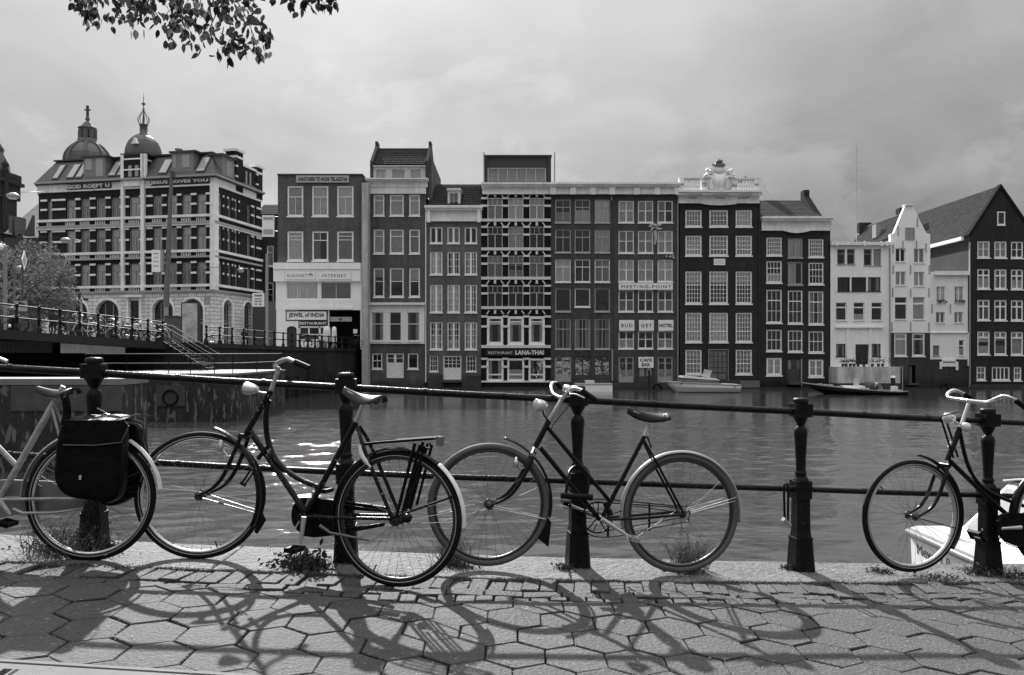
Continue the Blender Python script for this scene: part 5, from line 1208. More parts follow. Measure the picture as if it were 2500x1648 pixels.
def bridge():
    b = thing('canal_bridge', 'low road bridge with dark fascia and pale girder panel at the left', 'bridge', (BR(35), 35, 0)); O = b.location
    ys = [22, 26, 30, 33, 36, 39, 42, 44]; m = MB(); f = MB()
    vs = []
    for y in ys: vs += [(BR(y)-O.x, y-O.y, brz(y)), (BR(y)-30-O.x, y+6-O.y, brz(y)+.05), (BR(y)-O.x, y-O.y, brz(y)-.34), (BR(y)-30-O.x, y+6-O.y, brz(y)-.34)]
    fs = []
    for i in range(len(ys)-1): a, c = 4*i, 4*i+4; fs += [(a, c, c+1, a+1), (a+2, a+3, c+3, c+2)]
    m.add(vs, fs); m.build('deck', mat('deck_asphalt', .14, .85), b)
    for y0, y1 in zip(ys, ys[1:]): f.hprism([(BR(y0)-O.x, y0-O.y), (BR(y0)+.25-O.x, y0-O.y), (BR(y1)+.25-O.x, y1-O.y), (BR(y1)-O.x, y1-O.y)], 0, 0, None)
    f = MB()
    for y0, y1 in zip(ys, ys[1:]):
        A = [(BR(y)+dx-O.x, y-O.y, brz(y)+dz) for y in (y0, y1) for dx in (-.3, .25) for dz in (-.36, .03)]
        f.add(A, [(0,2,3,1),(2,6,7,3),(6,4,5,7),(1,3,7,5),(0,4,6,2)])
    f.build('fascia', mat('bridge_fascia', T(30), .6, var=.3), b)
    # pale girder panel and ribbed panel under the deck edge
    def panel(px0, px1, off, z0, z1, name, mt):
        Ya = Yb = 38
        for _ in range(30): Ya = (BR(Ya)+off)/((px0-CX)/F); Yb = (BR(Yb)+off)/((px1-CX)/F)
        A = Vector((BR(Ya)+off-O.x, Ya-O.y)); B = Vector((BR(Yb)+off-O.x, Yb-O.y)); q = MB(); q.add([(A.x,A.y,z0),(B.x,B.y,z0),(B.x,B.y,z1),(A.x,A.y,z1),(A.x-.6,A.y+.1,z0),(B.x-.6,B.y+.1,z0)], [(0,1,2,3),(0,4,5,1)]); q.build(name, mt, b); return A, B
    panel(148, 306, -.6, 1.26, 1.78, 'girder_panel', m_concrete)
    A, B = panel(-40, 128, -1.0, 1.28, 1.80, 'ribbed_panel', mat('ribbed_dark', T(30), .7)); r = MB()
    for i in range(34): p = A.lerp(B, i/34); r.box(p.x, p.x+.07, p.y-.05, p.y+.02, 1.28, 1.80)
    r.build('ribs', mat('rib_grey', T(95), .7), b, kind='stuff')
    # near landing (left foreground) and stair platform
    l = thing('mooring_landing', 'massive stained stone landing with pale top in front of the bridge', 'landing', (-10.3, 21, WATER)); W = -WATER
    MB().box(-40, 0, 0, 1.5, -1, .42+W-.0+.02).build('block', m_pier, l); MB().box(-40, .02, -.03, 1.52, .4201+W+.02, .60+W).build('cap', m_cap, l)
    MB().box(-2.9, .012, -.035, -.0005, 1.0+W-1.25, .42+W).build('grey_panel', mat('grey_render', T(70), .8, var=.4, scale=2), l)
    p = thing('stair_platform', 'low stone stair platform with pale top beside the bridge', 'platform', (-17.7, 36.2, WATER)); n = 8
    out = [(-2, 0), (4.2, 0)]+[(4.2+.85*math.sin(t*math.pi/2/n), .85-.85*math.cos(t*math.pi/2/n)) for t in range(1, n+1)]+[(5.05, 8.2), (-2, 8.2)]
    MB().hprism(out, -1, W+.24).build('block', m_pier, p); MB().hprism([(x*1.0+(.05 if x > 3 else 0), y-.04 if y < 1 else y) for x, y in out], W+.2401, W+.34).build('cap', m_cap, p)
    q = MB(); c = Vector((2.2, -.02, W-.75)); q.tube([c+Vector((.33*math.cos(t*math.pi/12), -.06, .33*math.sin(t*math.pi/12))) for t in range(24)], .05, 6, closed=True); q.build('mooring_ring', m_iron, p)
    MB().box(1.55, 2.85, -.05, -.001, W-1.15, W-.2).build('ring_plate', mat('ring_plate', T(62), .8, var=.4), p)
    # handrail round the platform
    rr_ = thing('platform_handrail', 'thin pipe handrail round the stair platform', 'railing', (-17.7, 36.3, EYE-.96)); zt = .34-(EYE-.96)
    path = [Vector((-1.8,.1,0)), Vector((2,.1,0)), Vector((4.1,.1,0)), Vector((4.8,.5,0)), Vector((4.95,1.2,0)), Vector((4.95,7.8,0))]
    for hz in (.88, .45): MB().tube([v+Vector((0,0,hz+zt)) for v in path], .025, 6).build('rail', m_railg, rr_)
    for v in (path[0], Vector((.1,.1,0)), path[1], Vector((3.0,.1,0)), path[2], path[3], Vector((4.95,3.5,0)), path[5]): MB().tube([v+Vector((0,0,zt)), v+Vector((0,0,.88+zt))], .022, 6).build('post', m_iron, rr_)
    # stair down from the street
    s = thing('steel_stair', 'steel stair with handrails from the street down to the platform', 'stair', (-18.5, 42.9, 0.34)); N = 9
    for i in range(N): MB().box(2.3*i/N-.02, 2.3*i/N+.27, -.55, .55, 1.46*(N-1-i)/N+.10, 1.46*(N-1-i)/N+.15).build('step', m_cap, s)
    for y in (-.58, .58):
        MB().tube([(-.1,y,1.55),(2.35,y,.05)], .05, 4).build('stringer', m_iron, s)
        MB().tube([(-.6,y,2.45),(-.1,y,2.42),(2.35,y,.95),(2.6,y,.85)], .022, 6).build('handrail', m_railg, s); MB().tube([(-.1,y,1.98),(2.35,y,.5)], .018, 6).build('midrail', m_railg, s)
        for f in (0, .5, 1): MB().tube([(-.1+2.45*f,y,1.5-1.45*f),(-.1+2.45*f,y,2.42-1.47*f)], .022, 6).build('post', m_iron, s)
    # railings
    R0 = [(BR(y), y, brz(y)+.03) for y in (31.2, 44)]
    small_rail('bridge_railing', 'black baluster railing with parked bicycles along the bridge edge', R0, 1.2, 12, m_railg)
    small_rail('quay_railing', 'black baluster railing along the far quay wall', [(x, y, z) for (x, y), z in zip(WL, WZ)][1:], 1.0, 19, m_iron)
bridge()
# ---------------------------------------------------------------- bicycles parked on the bridge
def far_bikes():
    def proto(shade):
        t = thing('parked_bicycle', None, 'bicycle'); fm = mat('far_bike_%s' % shade, {'dark': .012, 'grey': .25, 'pale': .5}[shade], .4)
        for x, nm in ((-.55, 'rear_wheel'), (.55, 'front_wheel')):
            w = MB(); w.tube([(.33*math.cos(i*math.pi/12), 0, .33*math.sin(i*math.pi/12)) for i in range(24)], .028, 5, closed=True)
            for i in range(10): w.tube([(0,0,0), (.32*math.cos(i*.628), 0, .32*math.sin(i*.628))], .004, 3)
            w.build(nm, m_tyre if shade != 'pale' else m_gtyre, t, loc=(x, 0, .35))
        f = MB()
        for a, b in (((-.55,0,.35),(-.18,0,.30)),((-.55,0,.35),(-.28,0,.80)),((-.18,0,.30),(-.32,0,.92)),((-.18,0,.30),(.36,0,.72)),((-.27,0,.62),(.33,0,.85)),((.30,0,.98),(.40,0,.62)),((.40,0,.62),(.55,0,.35))): f.tube([a, b], .026, 5)
        f.tube([(-.75,0,.72),(-.35,0,.74)], .03, 5, flat=3); f.lathe([(.09,-.012),(.1,0),(.09,.012)], 12, c=(-.18,-.05,.30), axis=Matrix.Rotation(R(90), 3, 'X')) if 0 else None
        f.build('frame', fm, t)
        h = MB(); h.tube([(.30,0,.98),(.26,0,1.08)], .014, 5); h.tube([(.10,-.26,1.05),(.24,-.24,1.12),(.28,0,1.08),(.24,.24,1.12),(.10,.26,1.05)], .014, 5); h.build('handlebar', m_chrome, t)
        s = MB(); s.lathe([(.02,-.03),(.10,-.02),(.11,.01),(.05,.035)], 8, c=(-.36,0,.96)); s.build('saddle', m_grip if shade == 'dark' else m_white, t)
        md = MB(); md.tube([(-.55+.37*math.cos(a), 0, .35+.37*math.sin(a)) for a in [math.radians(20+i*12) for i in range(13)]], .03, 4, flat=1); md.build('mudguard', m_white if shade != 'dark' else m_blackp, t)
        return t
    P = {k: proto(k) for k in ('dark', 'grey', 'pale')}; used = set(); rr = random.Random(5)
    L = [(172,'dark',0,'leftmost on the bridge, right of the walking person'),(205,'pale',25,'second from the left on the bridge'),(236,'dark',-20,'third, behind the fourth railing post'),(262,'grey',12,'fourth, with its saddle above the rail'),(285,'dark',8,'fifth, near the middle of the row'),(306,'pale',-15,'sixth, below the hotel doorway'),(328,'dark',14,'seventh from the left'),(350,'grey',-10,'eighth from the left'),(374,'dark',20,'last but one at the bridge end'),(392,'pale',-30,'last, next to the stair'),(14,'dark',5,'at the left edge of the photo')]
    for px, shd, da, lb in L:
        Y = 38
        for _ in range(30): Y = (BR(Y)-.75)/((px-CX)/F)
        o = P[shd] if shd not in used else copy_tree(P[shd]); used.add(shd)
        o['label'] = '%s bicycle parked at the bridge railing, %s' % (shd, lb); o['group'] = 'bicycles parked on the bridge'
        if len(o['label'].split()) > 16: o['label'] = '%s bicycle on the bridge, %s' % (shd, lb)
        o.location = ((px-CX)/F*Y, Y, brz(Y)+.02); o.rotation_euler = (math.radians(rr.uniform(-6, 6)), 0, math.radians((76 if px != 14 else 60)+da+(180 if rr.random() < .5 else 0)))
        if px in (172,): o.rotation_euler.z = math.radians(25)
        else: o.rotation_euler.z = math.radians(rr.choice((30, 38, 46, 205, 215))+da)
    for px, Y, shd, lb in ((533,52,'grey','grey bicycle behind the quay railing in front of the hotel'),(768,67,'dark','dark bicycle against the restaurant front by the white parasols'),(868,67.5,'dark','dark bicycle in the mouth of the dark passage')):
        o = copy_tree(P[shd]); o['label'] = lb; o['group'] = 'bicycles on the far quay'; o.location = ((px-CX)/F*Y, Y, 1.64); o.rotation_euler = (0, 0, math.radians(12 if px != 868 else 60))
far_bikes()
# ---------------------------------------------------------------- people
def person(px, Y, zf, hgt, label, top, legs, rz, rucksack=False):
    o = thing('person', label, 'person', ((px-CX)/F*Y, Y, zf), rz); s = hgt/1.75
    J = {'pel': (0,0,.93), 'ch': (0,0,1.22), 'nk': (0,0,1.45), 'hd': (0,-.02,1.60), 'ht': (0,0,1.70), 'hl': (-.10,0,.88), 'kl': (-.11,-.06,.50), 'al': (-.11,.02,.09), 'tl': (-.11,-.14,.04), 'hr': (.10,0,.88), 'kr': (.11,-.03,.50), 'ar': (.12,.12,.11), 'tr': (.12,-.02,.04),
        'sl': (-.19,0,1.40), 'el': (-.25,.03,1.12), 'wl': (-.21,-.12,.92), 'fl': (-.20,-.16,.84), 'sr': (.19,0,1.40), 'er': (.25,.02,1.12), 'wr': (.23,-.10,.90), 'fr': (.22,-.13,.82)}
    rad = {'pel': .14, 'ch': .15, 'nk': .06, 'hd': .095, 'ht': .06, 'hl': .10, 'kl': .06, 'al': .042, 'tl': .04, 'hr': .10, 'kr': .06, 'ar': .042, 'tr': .04, 'sl': .075, 'el': .05, 'wl': .032, 'fl': .03, 'sr': .075, 'er': .05, 'wr': .032, 'fr': .03}
    E = [('pel','ch'),('ch','nk'),('nk','hd'),('hd','ht'),('pel','hl'),('hl','kl'),('kl','al'),('al','tl'),('pel','hr'),('hr','kr'),('kr','ar'),('ar','tr'),('ch','sl'),('sl','el'),('el','wl'),('wl','fl'),('ch','sr'),('sr','er'),('er','wr'),('wr','fr')]
    ks = list(J); me = bpy.data.meshes.new('body'); me.from_pydata([tuple(c*s for c in J[k]) for k in ks], [(ks.index(a), ks.index(b)) for a, b in E], []); me.update()
    b = part('body', me, legs, o); md = b.modifiers.new('skin', 'SKIN'); b.modifiers.new('sub', 'SUBSURF').render_levels = 1
    for i, k in enumerate(ks): v = me.skin_vertices[0].data[i]; v.radius = (rad[k]*s, rad[k]*s*.85); v.use_root = (k == 'pel')
    j = MB(); j.lathe([(.20*s,.78*s),(.19*s,.95*s),(.185*s,1.2*s),(.20*s,1.38*s),(.12*s,1.46*s),(.07*s,1.50*s)], 14)
    for sd in (-1, 1): j.tube([(sd*.18*s,0,1.40*s),(sd*.26*s,.03*s,1.12*s),(sd*.22*s,-.11*s,.93*s)], [.08*s,.065*s,.05*s], 8)
    j.v = [(x, y*.72, z) if abs(x) < .17*s else (x, y, z) for x, y, z in j.v]; j.build('jacket', top, o)
    MB().lathe([(.075*s,1.50*s),(.10*s,1.58*s),(.105*s,1.66*s),(.07*s,1.74*s),(0,1.76*s)], 12, c=(0,.015,0)).build('hair', m_grip, o)
    return o
person(130, 41.5, 2.0, 1.62, 'person in a dark coat walking on the bridge, left of the parked bicycles', mat('dark_coat', .02, .9), mat('dark_trousers', .03, .9), 1.2)
person(597, 62, 1.64, 1.55, 'person in dark jacket and pale trousers behind the far quay railing', mat('dark_jacket', .02, .9), mat('pale_trousers', .45, .9), .3)
# ---------------------------------------------------------------- street furniture on the left
def furniture():
    A = at(405, 840, 62); o = thing('tram_mast', 'thick grey mast with a small banner in front of the hotel', 'mast', (A.x, A.y, 1.66)); k = 62/F; z = lambda py: EYE-(py-HY)*k-1.66
    m_mast = mat('mast_grey', T(98), .6, var=.15)
    MB().tube([(0,0,0),(.02,0,z(748))], [.17,.17], 12).build('base', mat('mast_base', .30, .7, var=.2), o); MB().tube([(.02,0,z(748)),(.22,0,z(600)),(.46,0,z(418))], [.23,.19,.12], 12).build('pole', m_mast, o)
    MB().box(.48, .72, -.2, .2, z(434), z(420)).build('lamp_box', m_dframe, o); MB().box(.3, .62, -.12, .12, z(421), z(418)).build('bracket', m_dframe, o)
    bn = thing('banner', 'white banner with faint writing hung from the grey mast', 'banner', (A.x, A.y-.3, 1.66))
    MB().box((375-405)*k, (396-405)*k, -.02, .02, z(665), z(611)).build('cloth', m_signw, bn); MB().box((396.1-405)*k, (402-405)*k, -.02, .3, z(664), z(612)).build('cloth_side', m_signg, bn)
    for i, y in enumerate((622, 632, 641, 652)): part('lettering', text_mesh(['arkade','city','info','kade'][i], .4, .13, .01), inkg, bn, loc=((379-405)*k, -.03, z(y)))
    MB().box((375-405)*k, (410-405)*k, -.03, .03, z(611), z(609.5)).build('arm', m_dframe, bn)
    def sign(px, Y, name, label, pole_top, pw=.05):
        a = at(px, 840, Y); t = thing(name, label, 'sign', (a.x, Y, 1.66 if Y > 46 else brz(min(Y, 44)))); kk = Y/F; return t, (lambda py: EYE-(py-HY)*kk-t.location.z), kk
    t, z, k = sign(197, 45.5, 'warning_sign', 'triangular warning sign with dark border in front of the hotel arch', 0)
    MB().tube([(.03,0,0),(.03,0,z(712))], .05, 8).build('pole', m_signg, t)
    w = 12.5*k; T1 = MB().prism([(-w, z(733)), (w, z(733)), (0, z(710))], -.1, -.06).build('board', mat('sign_border', .05), t); w2 = w*.72; MB().prism([(-w2, z(731.3)), (w2, z(731.3)), (0, z(714.5))], -.12, -.1001).build('sign_face', m_signw, T1)
    m = MB(); m.lathe([(.08,0),(.1,.15),(.05,.2)], 6, c=(0,-.14,z(730))); m.lathe([(.07,0),(.09,.12),(.04,.16)], 6, c=(0,-.14,z(723))); m.build('symbol', ink, T1); MB().box(w*.95, w*1.35, -.15, .05, z(735), z(728)).build('signal_box', m_dframe, t)
    t, z, k = sign(55, 44, 'priority_sign', 'diamond priority road sign seen nearly edge-on on a slim pole', 0); t.rotation_euler.z = math.radians(109)
    MB().tube([(0,0,0),(0,0,z(616))], .055, 8).build('pole', m_dframe, t); c = z(635); r = 24*k; B = MB().prism([(-r, c), (0, c-r), (r, c), (0, c+r)], -.1, -.07).build('board', m_signw, t); r *= .6; MB().prism([(-r, c), (0, c-r), (r, c), (0, c+r)], -.115, -.1001).build('sign_face', mat('diamond_mid', .3), B)
    # frame poster board
    t, z, k = sign(466, 60, 'poster_case', 'tall framed poster case with a pale figure poster before the hotel arch', 0); MB().box(-22*k, 22*k, -.15, .15, 0, z(738)).build('case', mat('case_dark', T(45)), t); MB().box(-19*k, 18*k, -.17, -.1501, .4, z(741)).build('poster', mat('poster_print', .38, .6, var=.7, scale=1.1), t)
    t, z, k = sign(633, 64, 'notice_board', 'white notice board with lines of text on a pole right of the hotel', 0); MB().tube([(19*k,0,0),(19*k,0,z(620))], .12, 8).build('pole', m_signg, t); MB().box(-15*k, 14*k, -.18, -.13, z(749), z(716)).build('board', m_signw, t)
    for i, (s_, y, hh) in enumerate((('Arbeid', 724, 5), ('----', 731, 2), ('-----', 737, 2), ('o o', 745, 4))): part('lettering', text_mesh(s_, 18*k, hh*k, .01, .02), ink if i == 0 else inkg, t, loc=(-10*k, -.2, z(y)))
    t = thing('hanging_sign', 'white square sign with grey lines projecting over the side street', 'sign', at(656, 550, 69.2)); k = 69.2/F
    MB().box(-15*k, 14*k, -.1, .1, -28*k, 24*k).build('board', m_signw, t)
    for i in range(8): MB().box(-12*k, 11*k, -.12, -.1001, (18-i*2.5 if i < 3 else -4-i*2.6)*k, (19-i*2.5 if i < 3 else -3-i*2.6)*k).build('text_line', inkg, t)
    for y in (20, -15): MB().tube([(14*k, 0, y*k), (26*k, 0, y*k)], .05, 5).build('bracket', m_dframe, t)
    # hanging street lamps on span wires
    for i, (px, py, Y, lb) in enumerate(((32,479,48,'oval street lamp hanging in front of the church tower'),(160,587,60,'small oval street lamp hanging before the hotel wall'),(588,660,70,'small oval street lamp over the side street beside the hotel'))):
        a = at(px, py, Y); k = Y/F; w = (15 if i == 0 else 12 if i == 1 else 8)*k; l = thing('street_lamp', lb, 'street lamp', a)
        MB().lathe([(0,-.10),(w*.8,-.09),(w,-.02),(w*.85,.1),(w*.4,.2),(0,.22)], 16).build('lamp_shade', mat('lamp_grey', .32, .5), l); MB().lathe([(0,-.2),(w*.5,-.18),(w*.75,-.101)], 14).build('diffuser', mat('lamp_diffuser', .6, .3), l)
        e1 = at(px-120, py+(25 if i == 0 else -8), Y)-a; e2 = at(px+(75 if i == 0 else 60), py-(12 if i == 0 else -4), Y+30)-a; MB().tube([e1, (0,0,.22), e2], .018, 4).build('span_wire', m_dframe, l)
    a = at(5, 600, 52); l = thing('street_lamp', 'arched pale street lamp column at the left edge', 'street lamp', (a.x, 52, 1.66)); k = 52/F; z = lambda py: EYE-(py-HY)*k-1.66
    MB().tube(spline([Vector((8*k,0,0)), Vector((8*k,0,z(660))), Vector((8*k,0,z(608))), Vector((4*k,0,z(600))), Vector((-2*k,0,z(599)))], 4), .1, 7).build('column', mat('lamp_column_pale', .2, .6), l); MB().lathe([(.0,-.2),(.3,-.1),(.32,.05),(0,.25)], 12, c=(-3*k,0,z(603))).build('lamp_shade', m_signw, l)
    for px, lb in ((35, 'slim grey pole in the tree at the left'),):
        a = at(px, 700, 50); l = thing('slim_pole', lb, 'pole', (a.x, 50, 1.66)); MB().tube([(0,0,0),(0,0,EYE-(640-HY)*50/F-1.66)], .07, 6).build('pole', m_mast, l); MB().lathe([(0,-.08),(.26,0),(0,.1)], 10, c=(.35,0,EYE-(652-HY)*50/F-1.66)).build('lamp_shade', m_signw, l)
    # dark traffic lantern group and booth
    t = thing('control_box', 'grey street cabinet at the end of the bridge railing', 'cabinet', (at(422,840,58).x, 58, 1.66)); MB().box(-.44, .44, -.4, .4, 0, 2.2).build('cabinet', mat('cabinet_grey', T(75), .6, var=.2), t); MB().box(-.5, .5, -.46, .46, 2.2, 2.28).build('lid', m_dframe, t)
    t = thing('route_sign', 'square direction panel with curved arrow symbol on the bridge', 'sign', (at(52,760,42).x, 42, 2.1)); k = 42/F; z = lambda py: EYE-(py-HY)*k-2.1
    MB().box(-15*k, 15*k, -.05, 0, z(760), z(735)).build('board', m_signg, t); MB().tube([Vector((9*k*math.cos(a_), -.07, z(748)+8*k*math.sin(a_))) for a_ in [i*math.pi/10 for i in range(11)]], .06, 6).build('arrow', ink, t); MB().tube([(0,.05,0),(0,.05,z(760))], .06, 6).build('pole', m_dframe, t)
    t = thing('scooter', 'dark scooter with round lamp behind the bridge railing at the left', 'scooter', (at(32,800,40).x, 40, 2.0)); m = MB(); m.tube([(-.1,0,.3),(0,0,.7),(.05,0,1.05)], [.2,.24,.16], 8); m.build('body', m_blackp, t); MB().lathe([(0,-.03),(.09,0),(0,.03)], 12, c=(0,-.26,.62), axis=Matrix.Rotation(math.radians(90), 3, 'X')).build('headlamp', m_signw, t)
    MB().tube([(.28*math.cos(i*math.pi/8), 0, .28+.28*math.sin(i*math.pi/8)) for i in range(16)], .05, 6, closed=True).build('wheel', m_tyre, t); MB().tube([(-.3,0,1.1),(.3,0,1.15)], .02, 6).build('handlebar', m_chrome, t)
furniture()
# ---------------------------------------------------------------- street tree at the left
def leaf_cloud(n, cloud, size, rr, droop=0.0):
    m = MB(); vs = []; fs = []
    for i in range(n):
        c = cloud(rr); d = Vector((rr.gauss(0,1), rr.gauss(0,1), rr.gauss(0,1)-droop)).normalized(); e = d.orthogonal().normalized(); q = Matrix.Rotation(rr.uniform(0, 6.28), 3, d); e = q @ e; s = size*rr.uniform(.6, 1.3); b = len(vs)
        vs += [c-d*s, c+e*s*.55, c+d*s, c-e*s*.55]; fs.append((b, b+1, b+2, b+3))
    m.add(vs, fs); return m
def tree():
    rr = random.Random(31); m_bark = mat('bark', T(50), .9, var=.4, scale=3); lf = mat('street_tree_leaves', .24, .9, var=.3, scale=1.5, spec=.05)
    for ti, (px, Y, hh, wd, lb) in enumerate(((58, 72, 10.2, 5.0, 'broad leafy street tree left of the hotel, beside the diamond sign'), (8, 66, 9.0, 4.6, 'leafy street tree cut by the left edge below the church tower'))):
        a = at(px, 840, Y); t = thing('street_tree', lb, 'tree', (a.x, Y, 1.6)); tr = MB(); tr.tube([(0,0,0),(.1,0,2.2),(-.1,.1,4)], [.28,.2,.14], 8)
        for k in range(9): aa = k*.7; tr.tube([(0,0,2+k*.3),(math.cos(aa)*1.6,math.sin(aa)*1.4,4+k*.35),(math.cos(aa)*2.6,math.sin(aa)*2.2,5.2+k*.35)], [.1,.06,.03], 5)
        tr.build('trunk', m_bark, t); cl = [(Vector((rr.gauss(0, wd*.42), rr.gauss(0, wd*.35), rr.uniform(1.6, hh-.8))), rr.uniform(.7, 1.5)) for _ in range(34)]
        cl = [(Vector((c.x*(1-.5*max(0, c.z/hh-.5)), c.y, c.z)), r) for c, r in cl]
        def cloud(r_): c, r = r_.choice(cl); v = Vector((r_.gauss(0,1), r_.gauss(0,1), r_.gauss(0,1))).normalized()*r*r_.random()**.33; return c+v
        leaf_cloud(15000, cloud, .13, rr).build('crown', lf, t)
    # green bushes behind
tree()
# ---------------------------------------------------------------- iron railing of the near quay
POST = [(230,4.61),(845,4.68),(1410,4.89),(1955,5.135),(2412,5.376)]
def rail_pos():
    P = []
    for px, Y in POST:
        Yc = Y+.06; x = (px-CX)/F*Yc; P.append((x, Yc))
    d0 = (P[0][0]-P[1][0], P[0][1]-P[1][1]); d1 = (P[4][0]-P[3][0], P[4][1]-P[3][1])
    P = [(P[0][0]+d0[0]*k, P[0][1]+d0[1]*k*.6) for k in (2, 1)]+P+[(P[4][0]+d1[0]*k, P[4][1]+d1[1]*k*1.1) for k in (1, 2)]
    return P
RP_ = rail_pos()
def post_mesh():
    m = MB()
    def sq(a0, a1, z0, z1):   # four sided, bevelled corners
        def ring(a, z): c = a*.82; return [(c,-a,z),(a,-c,z),(a,c,z),(c,a,z),(-c,a,z),(-a,c,z),(-a,-c,z),(-c,-a,z)]
        m.add(ring(a0, z0)+ring(a1, z1), [(i, (i+1)%8, (i+1)%8+8, i+8) for i in range(8)]+[tuple(range(7,-1,-1)), tuple(range(8,16))])
    sq(.070, .058, 0, .205); sq(.0615, .0615, .2055, .218); sq(.054, .048, .2185, .255); sq(.048, .046, .2555, .468)
    sq(.056, .056, .4685, .585)
    m.lathe([(.050,.5855),(.046,.60),(.034,.612),(.036,.625),(.040,.633),(.033,.642),(.030,.655),(.034,.75),(.0405,.86),(.043,.885),(.043,.905),
        (.036,.928),(.024,.938),(.023,.948),(.031,.955),(.033,.962),(.048,.992),(.054,1.0)], 20)
    sq(.058, .060, 1.0005, 1.085)
    return m.mesh('post')
def railing():
    th = thing('iron_railing', 'black cast iron railing with baluster posts along the near quay edge', 'railing', (RP_[3][0], RP_[3][1], gz(RP_[3][0])))
    O = Vector((RP_[3][0], RP_[3][1], gz(RP_[3][0]))); pm = post_mesh()
    cap = MB().lathe([(.047,1.086),(.049,1.096),(.049,1.112),(.044,1.120),(.020,1.124),(0,1.124)], 20).mesh('cap')
    n = len(RP_)
    for i, (x, y) in enumerate(RP_):
        a = RP_[max(0, i-1)]; b = RP_[min(n-1, i+1)]
        p = part('post', pm, m_iron, th, loc=Vector((x, y, gz(x)))-O); p.rotation_euler = (0, 0, math.atan2(b[1]-a[1], b[0]-a[0]))
        part('cap', cap, m_iron, p)
    for z, r in ((1.032, .0215), (.527, .0185)):
        for i in range(n-1):
            (x0, y0), (x1, y1) = RP_[i], RP_[i+1]; A = Vector((x0, y0, gz(x0)+z)); B = Vector((x1, y1, gz(x1)+z)); d = (B-A).normalized()
            m = MB(); m.tube([A+d*.03-O, (A+B)/2-O+Vector((0,0,-.003)), B-d*.03-O], r, 12)
            for q in (.33, .67): m.tube([A+(B-A)*q-d*.012-O, A+(B-A)*q+d*.012-O], r*1.09, 12)
            m.build('rail', m_iron, th)
railing()
# ---------------------------------------------------------------- bicycles
m_spoke = mat('spoke_steel', .16, .5, .2)
class Bike:
    def __init__(s, name, label, c0, c1, lean, crop, sc_):
        """c0, c1: ground contacts (world x,y) left to right; crop: offset and scale of the measured keypoints"""
        s.O = Vector((c0[0], c0[1], gz(c0[0]))); e = Vector((c1[0], c1[1], gz(c1[0])))
        s.U = (e-s.O).normalized(); n0 = Vector((s.U.y, -s.U.x, 0)).normalized()   # towards the viewer
        V0 = n0.cross(s.U)*-1; V0 = V0 if V0.z > 0 else -V0
        q = Matrix.Rotation(-math.radians(lean), 3, s.U); s.V = (q @ V0).normalized(); s.Yl = -(q @ n0).normalized()
        if s.V.y < 0: s.V = (Matrix.Rotation(math.radians(lean), 3, s.U) @ V0).normalized(); s.Yl = s.V.cross(s.U).normalized()
        s.Yl = s.V.cross(s.U).normalized()
        s.crop = crop; s.sc = sc_; s.sym = False
        s.root = thing(name, label, 'bicycle'); M = Matrix((s.U, s.Yl, s.V)).transposed().to_4x4(); M.translation = s.O; s.root.matrix_world = M
    def p(s, cx, cy, w=0.0):
        px, py = s.crop[0]+cx/s.sc, s.crop[1]+cy/s.sc
        d = Vector(((px-CX)/F, 1, -(py-HY)/F)); e = Vector((0, 0, EYE))
        dw = w if s.sym else 0.0; w = 0.0 if s.sym else w
        Q = s.O-s.Yl*w; t = (Q-e).dot(s.Yl)/d.dot(s.Yl); h = e+d*t-s.O
        return Vector((h.dot(s.U), h.dot(s.Yl)-dw, h.dot(s.V)))
    def pts(s, L, w=0.0): return [s.p(a[0], a[1], a[2] if len(a) > 2 else w) for a in L]
    def tube(s, name, L, r, m, w=0.0, parent=None, n=10, smooth_n=0, **k):
        P = s.pts(L, w)
        if smooth_n: P = spline(P, smooth_n)
        return MB().tube(P, r, n).build(name, m, parent or s.root, **k)
def wheel(parent, name, c, R, m_t, m_r, stripe=None, tr=.019, yaw=0.0, spokes=36, hubr=.02, seed=0, m_sp=None, rimr=.010, seg=72):
    w = thing(name, None, None, c); w.parent = parent; w.rotation_euler = (0, seed*.37, yaw)
    if yaw: w.rotation_euler = (0, 0, yaw)
    ring = lambda r, y=0, n=seg: [(r*math.cos(2*math.pi*i/n), y, r*math.sin(2*math.pi*i/n)) for i in range(n)]
    MB().tube(ring(R-tr), tr, 10, closed=True).build('tyre', m_t, w)
    MB().tube(ring(R-2*tr-.004), rimr, 8, closed=True, flat=1.5).build('rim', m_r, w)
    if stripe:
        m = MB()
        for y in (-1, 1): m.tube(ring(R-tr*1.5, y*tr*.9), .0028, 5, closed=True)
        m.build('sidewall_stripe', stripe, w)
    m = MB(); rr = R-2*tr-.01
    for i in range(spokes):
        a = 2*math.pi*(i+.5)/spokes; sd = 1 if i % 2 else -1; b = a+(.75 if (i//2) % 2 else -.75)
        m.tube([(hubr*1.2*math.cos(b), sd*.03, hubr*1.2*math.sin(b)), (rr*math.cos(a), 0, rr*math.sin(a))], .0009, 4, cap=False)
        m.tube([(rr*math.cos(a), 0, rr*math.sin(a)), ((rr-.014)*math.cos(a), 0, (rr-.014)*math.sin(a))], .0022, 5)
    m.build('spokes', m_sp or m_spoke, w)
    h = MB(); ax = Matrix.Rotation(math.radians(90), 3, 'X')
    h.lathe([(.006,-.062),(.006,-.05),(hubr*.8,-.048),(hubr*1.35,-.036),(hubr*1.35,-.030),(hubr*.6,-.026),(hubr*.6,.026),(hubr*1.35,.030),(hubr*1.35,.036),(hubr*.8,.048),(.006,.05),(.006,.062)], 14, axis=ax)
    h.build('hub', m_darkrim, w)
    v = MB(); v.tube([(rr*.0+ (rr)*math.cos(-1.2), 0, rr*math.sin(-1.2)), ((rr-.04)*math.cos(-1.2), 0, (rr-.04)*math.sin(-1.2))], .004, 6); v.build('valve', m_grip, w)
    return w
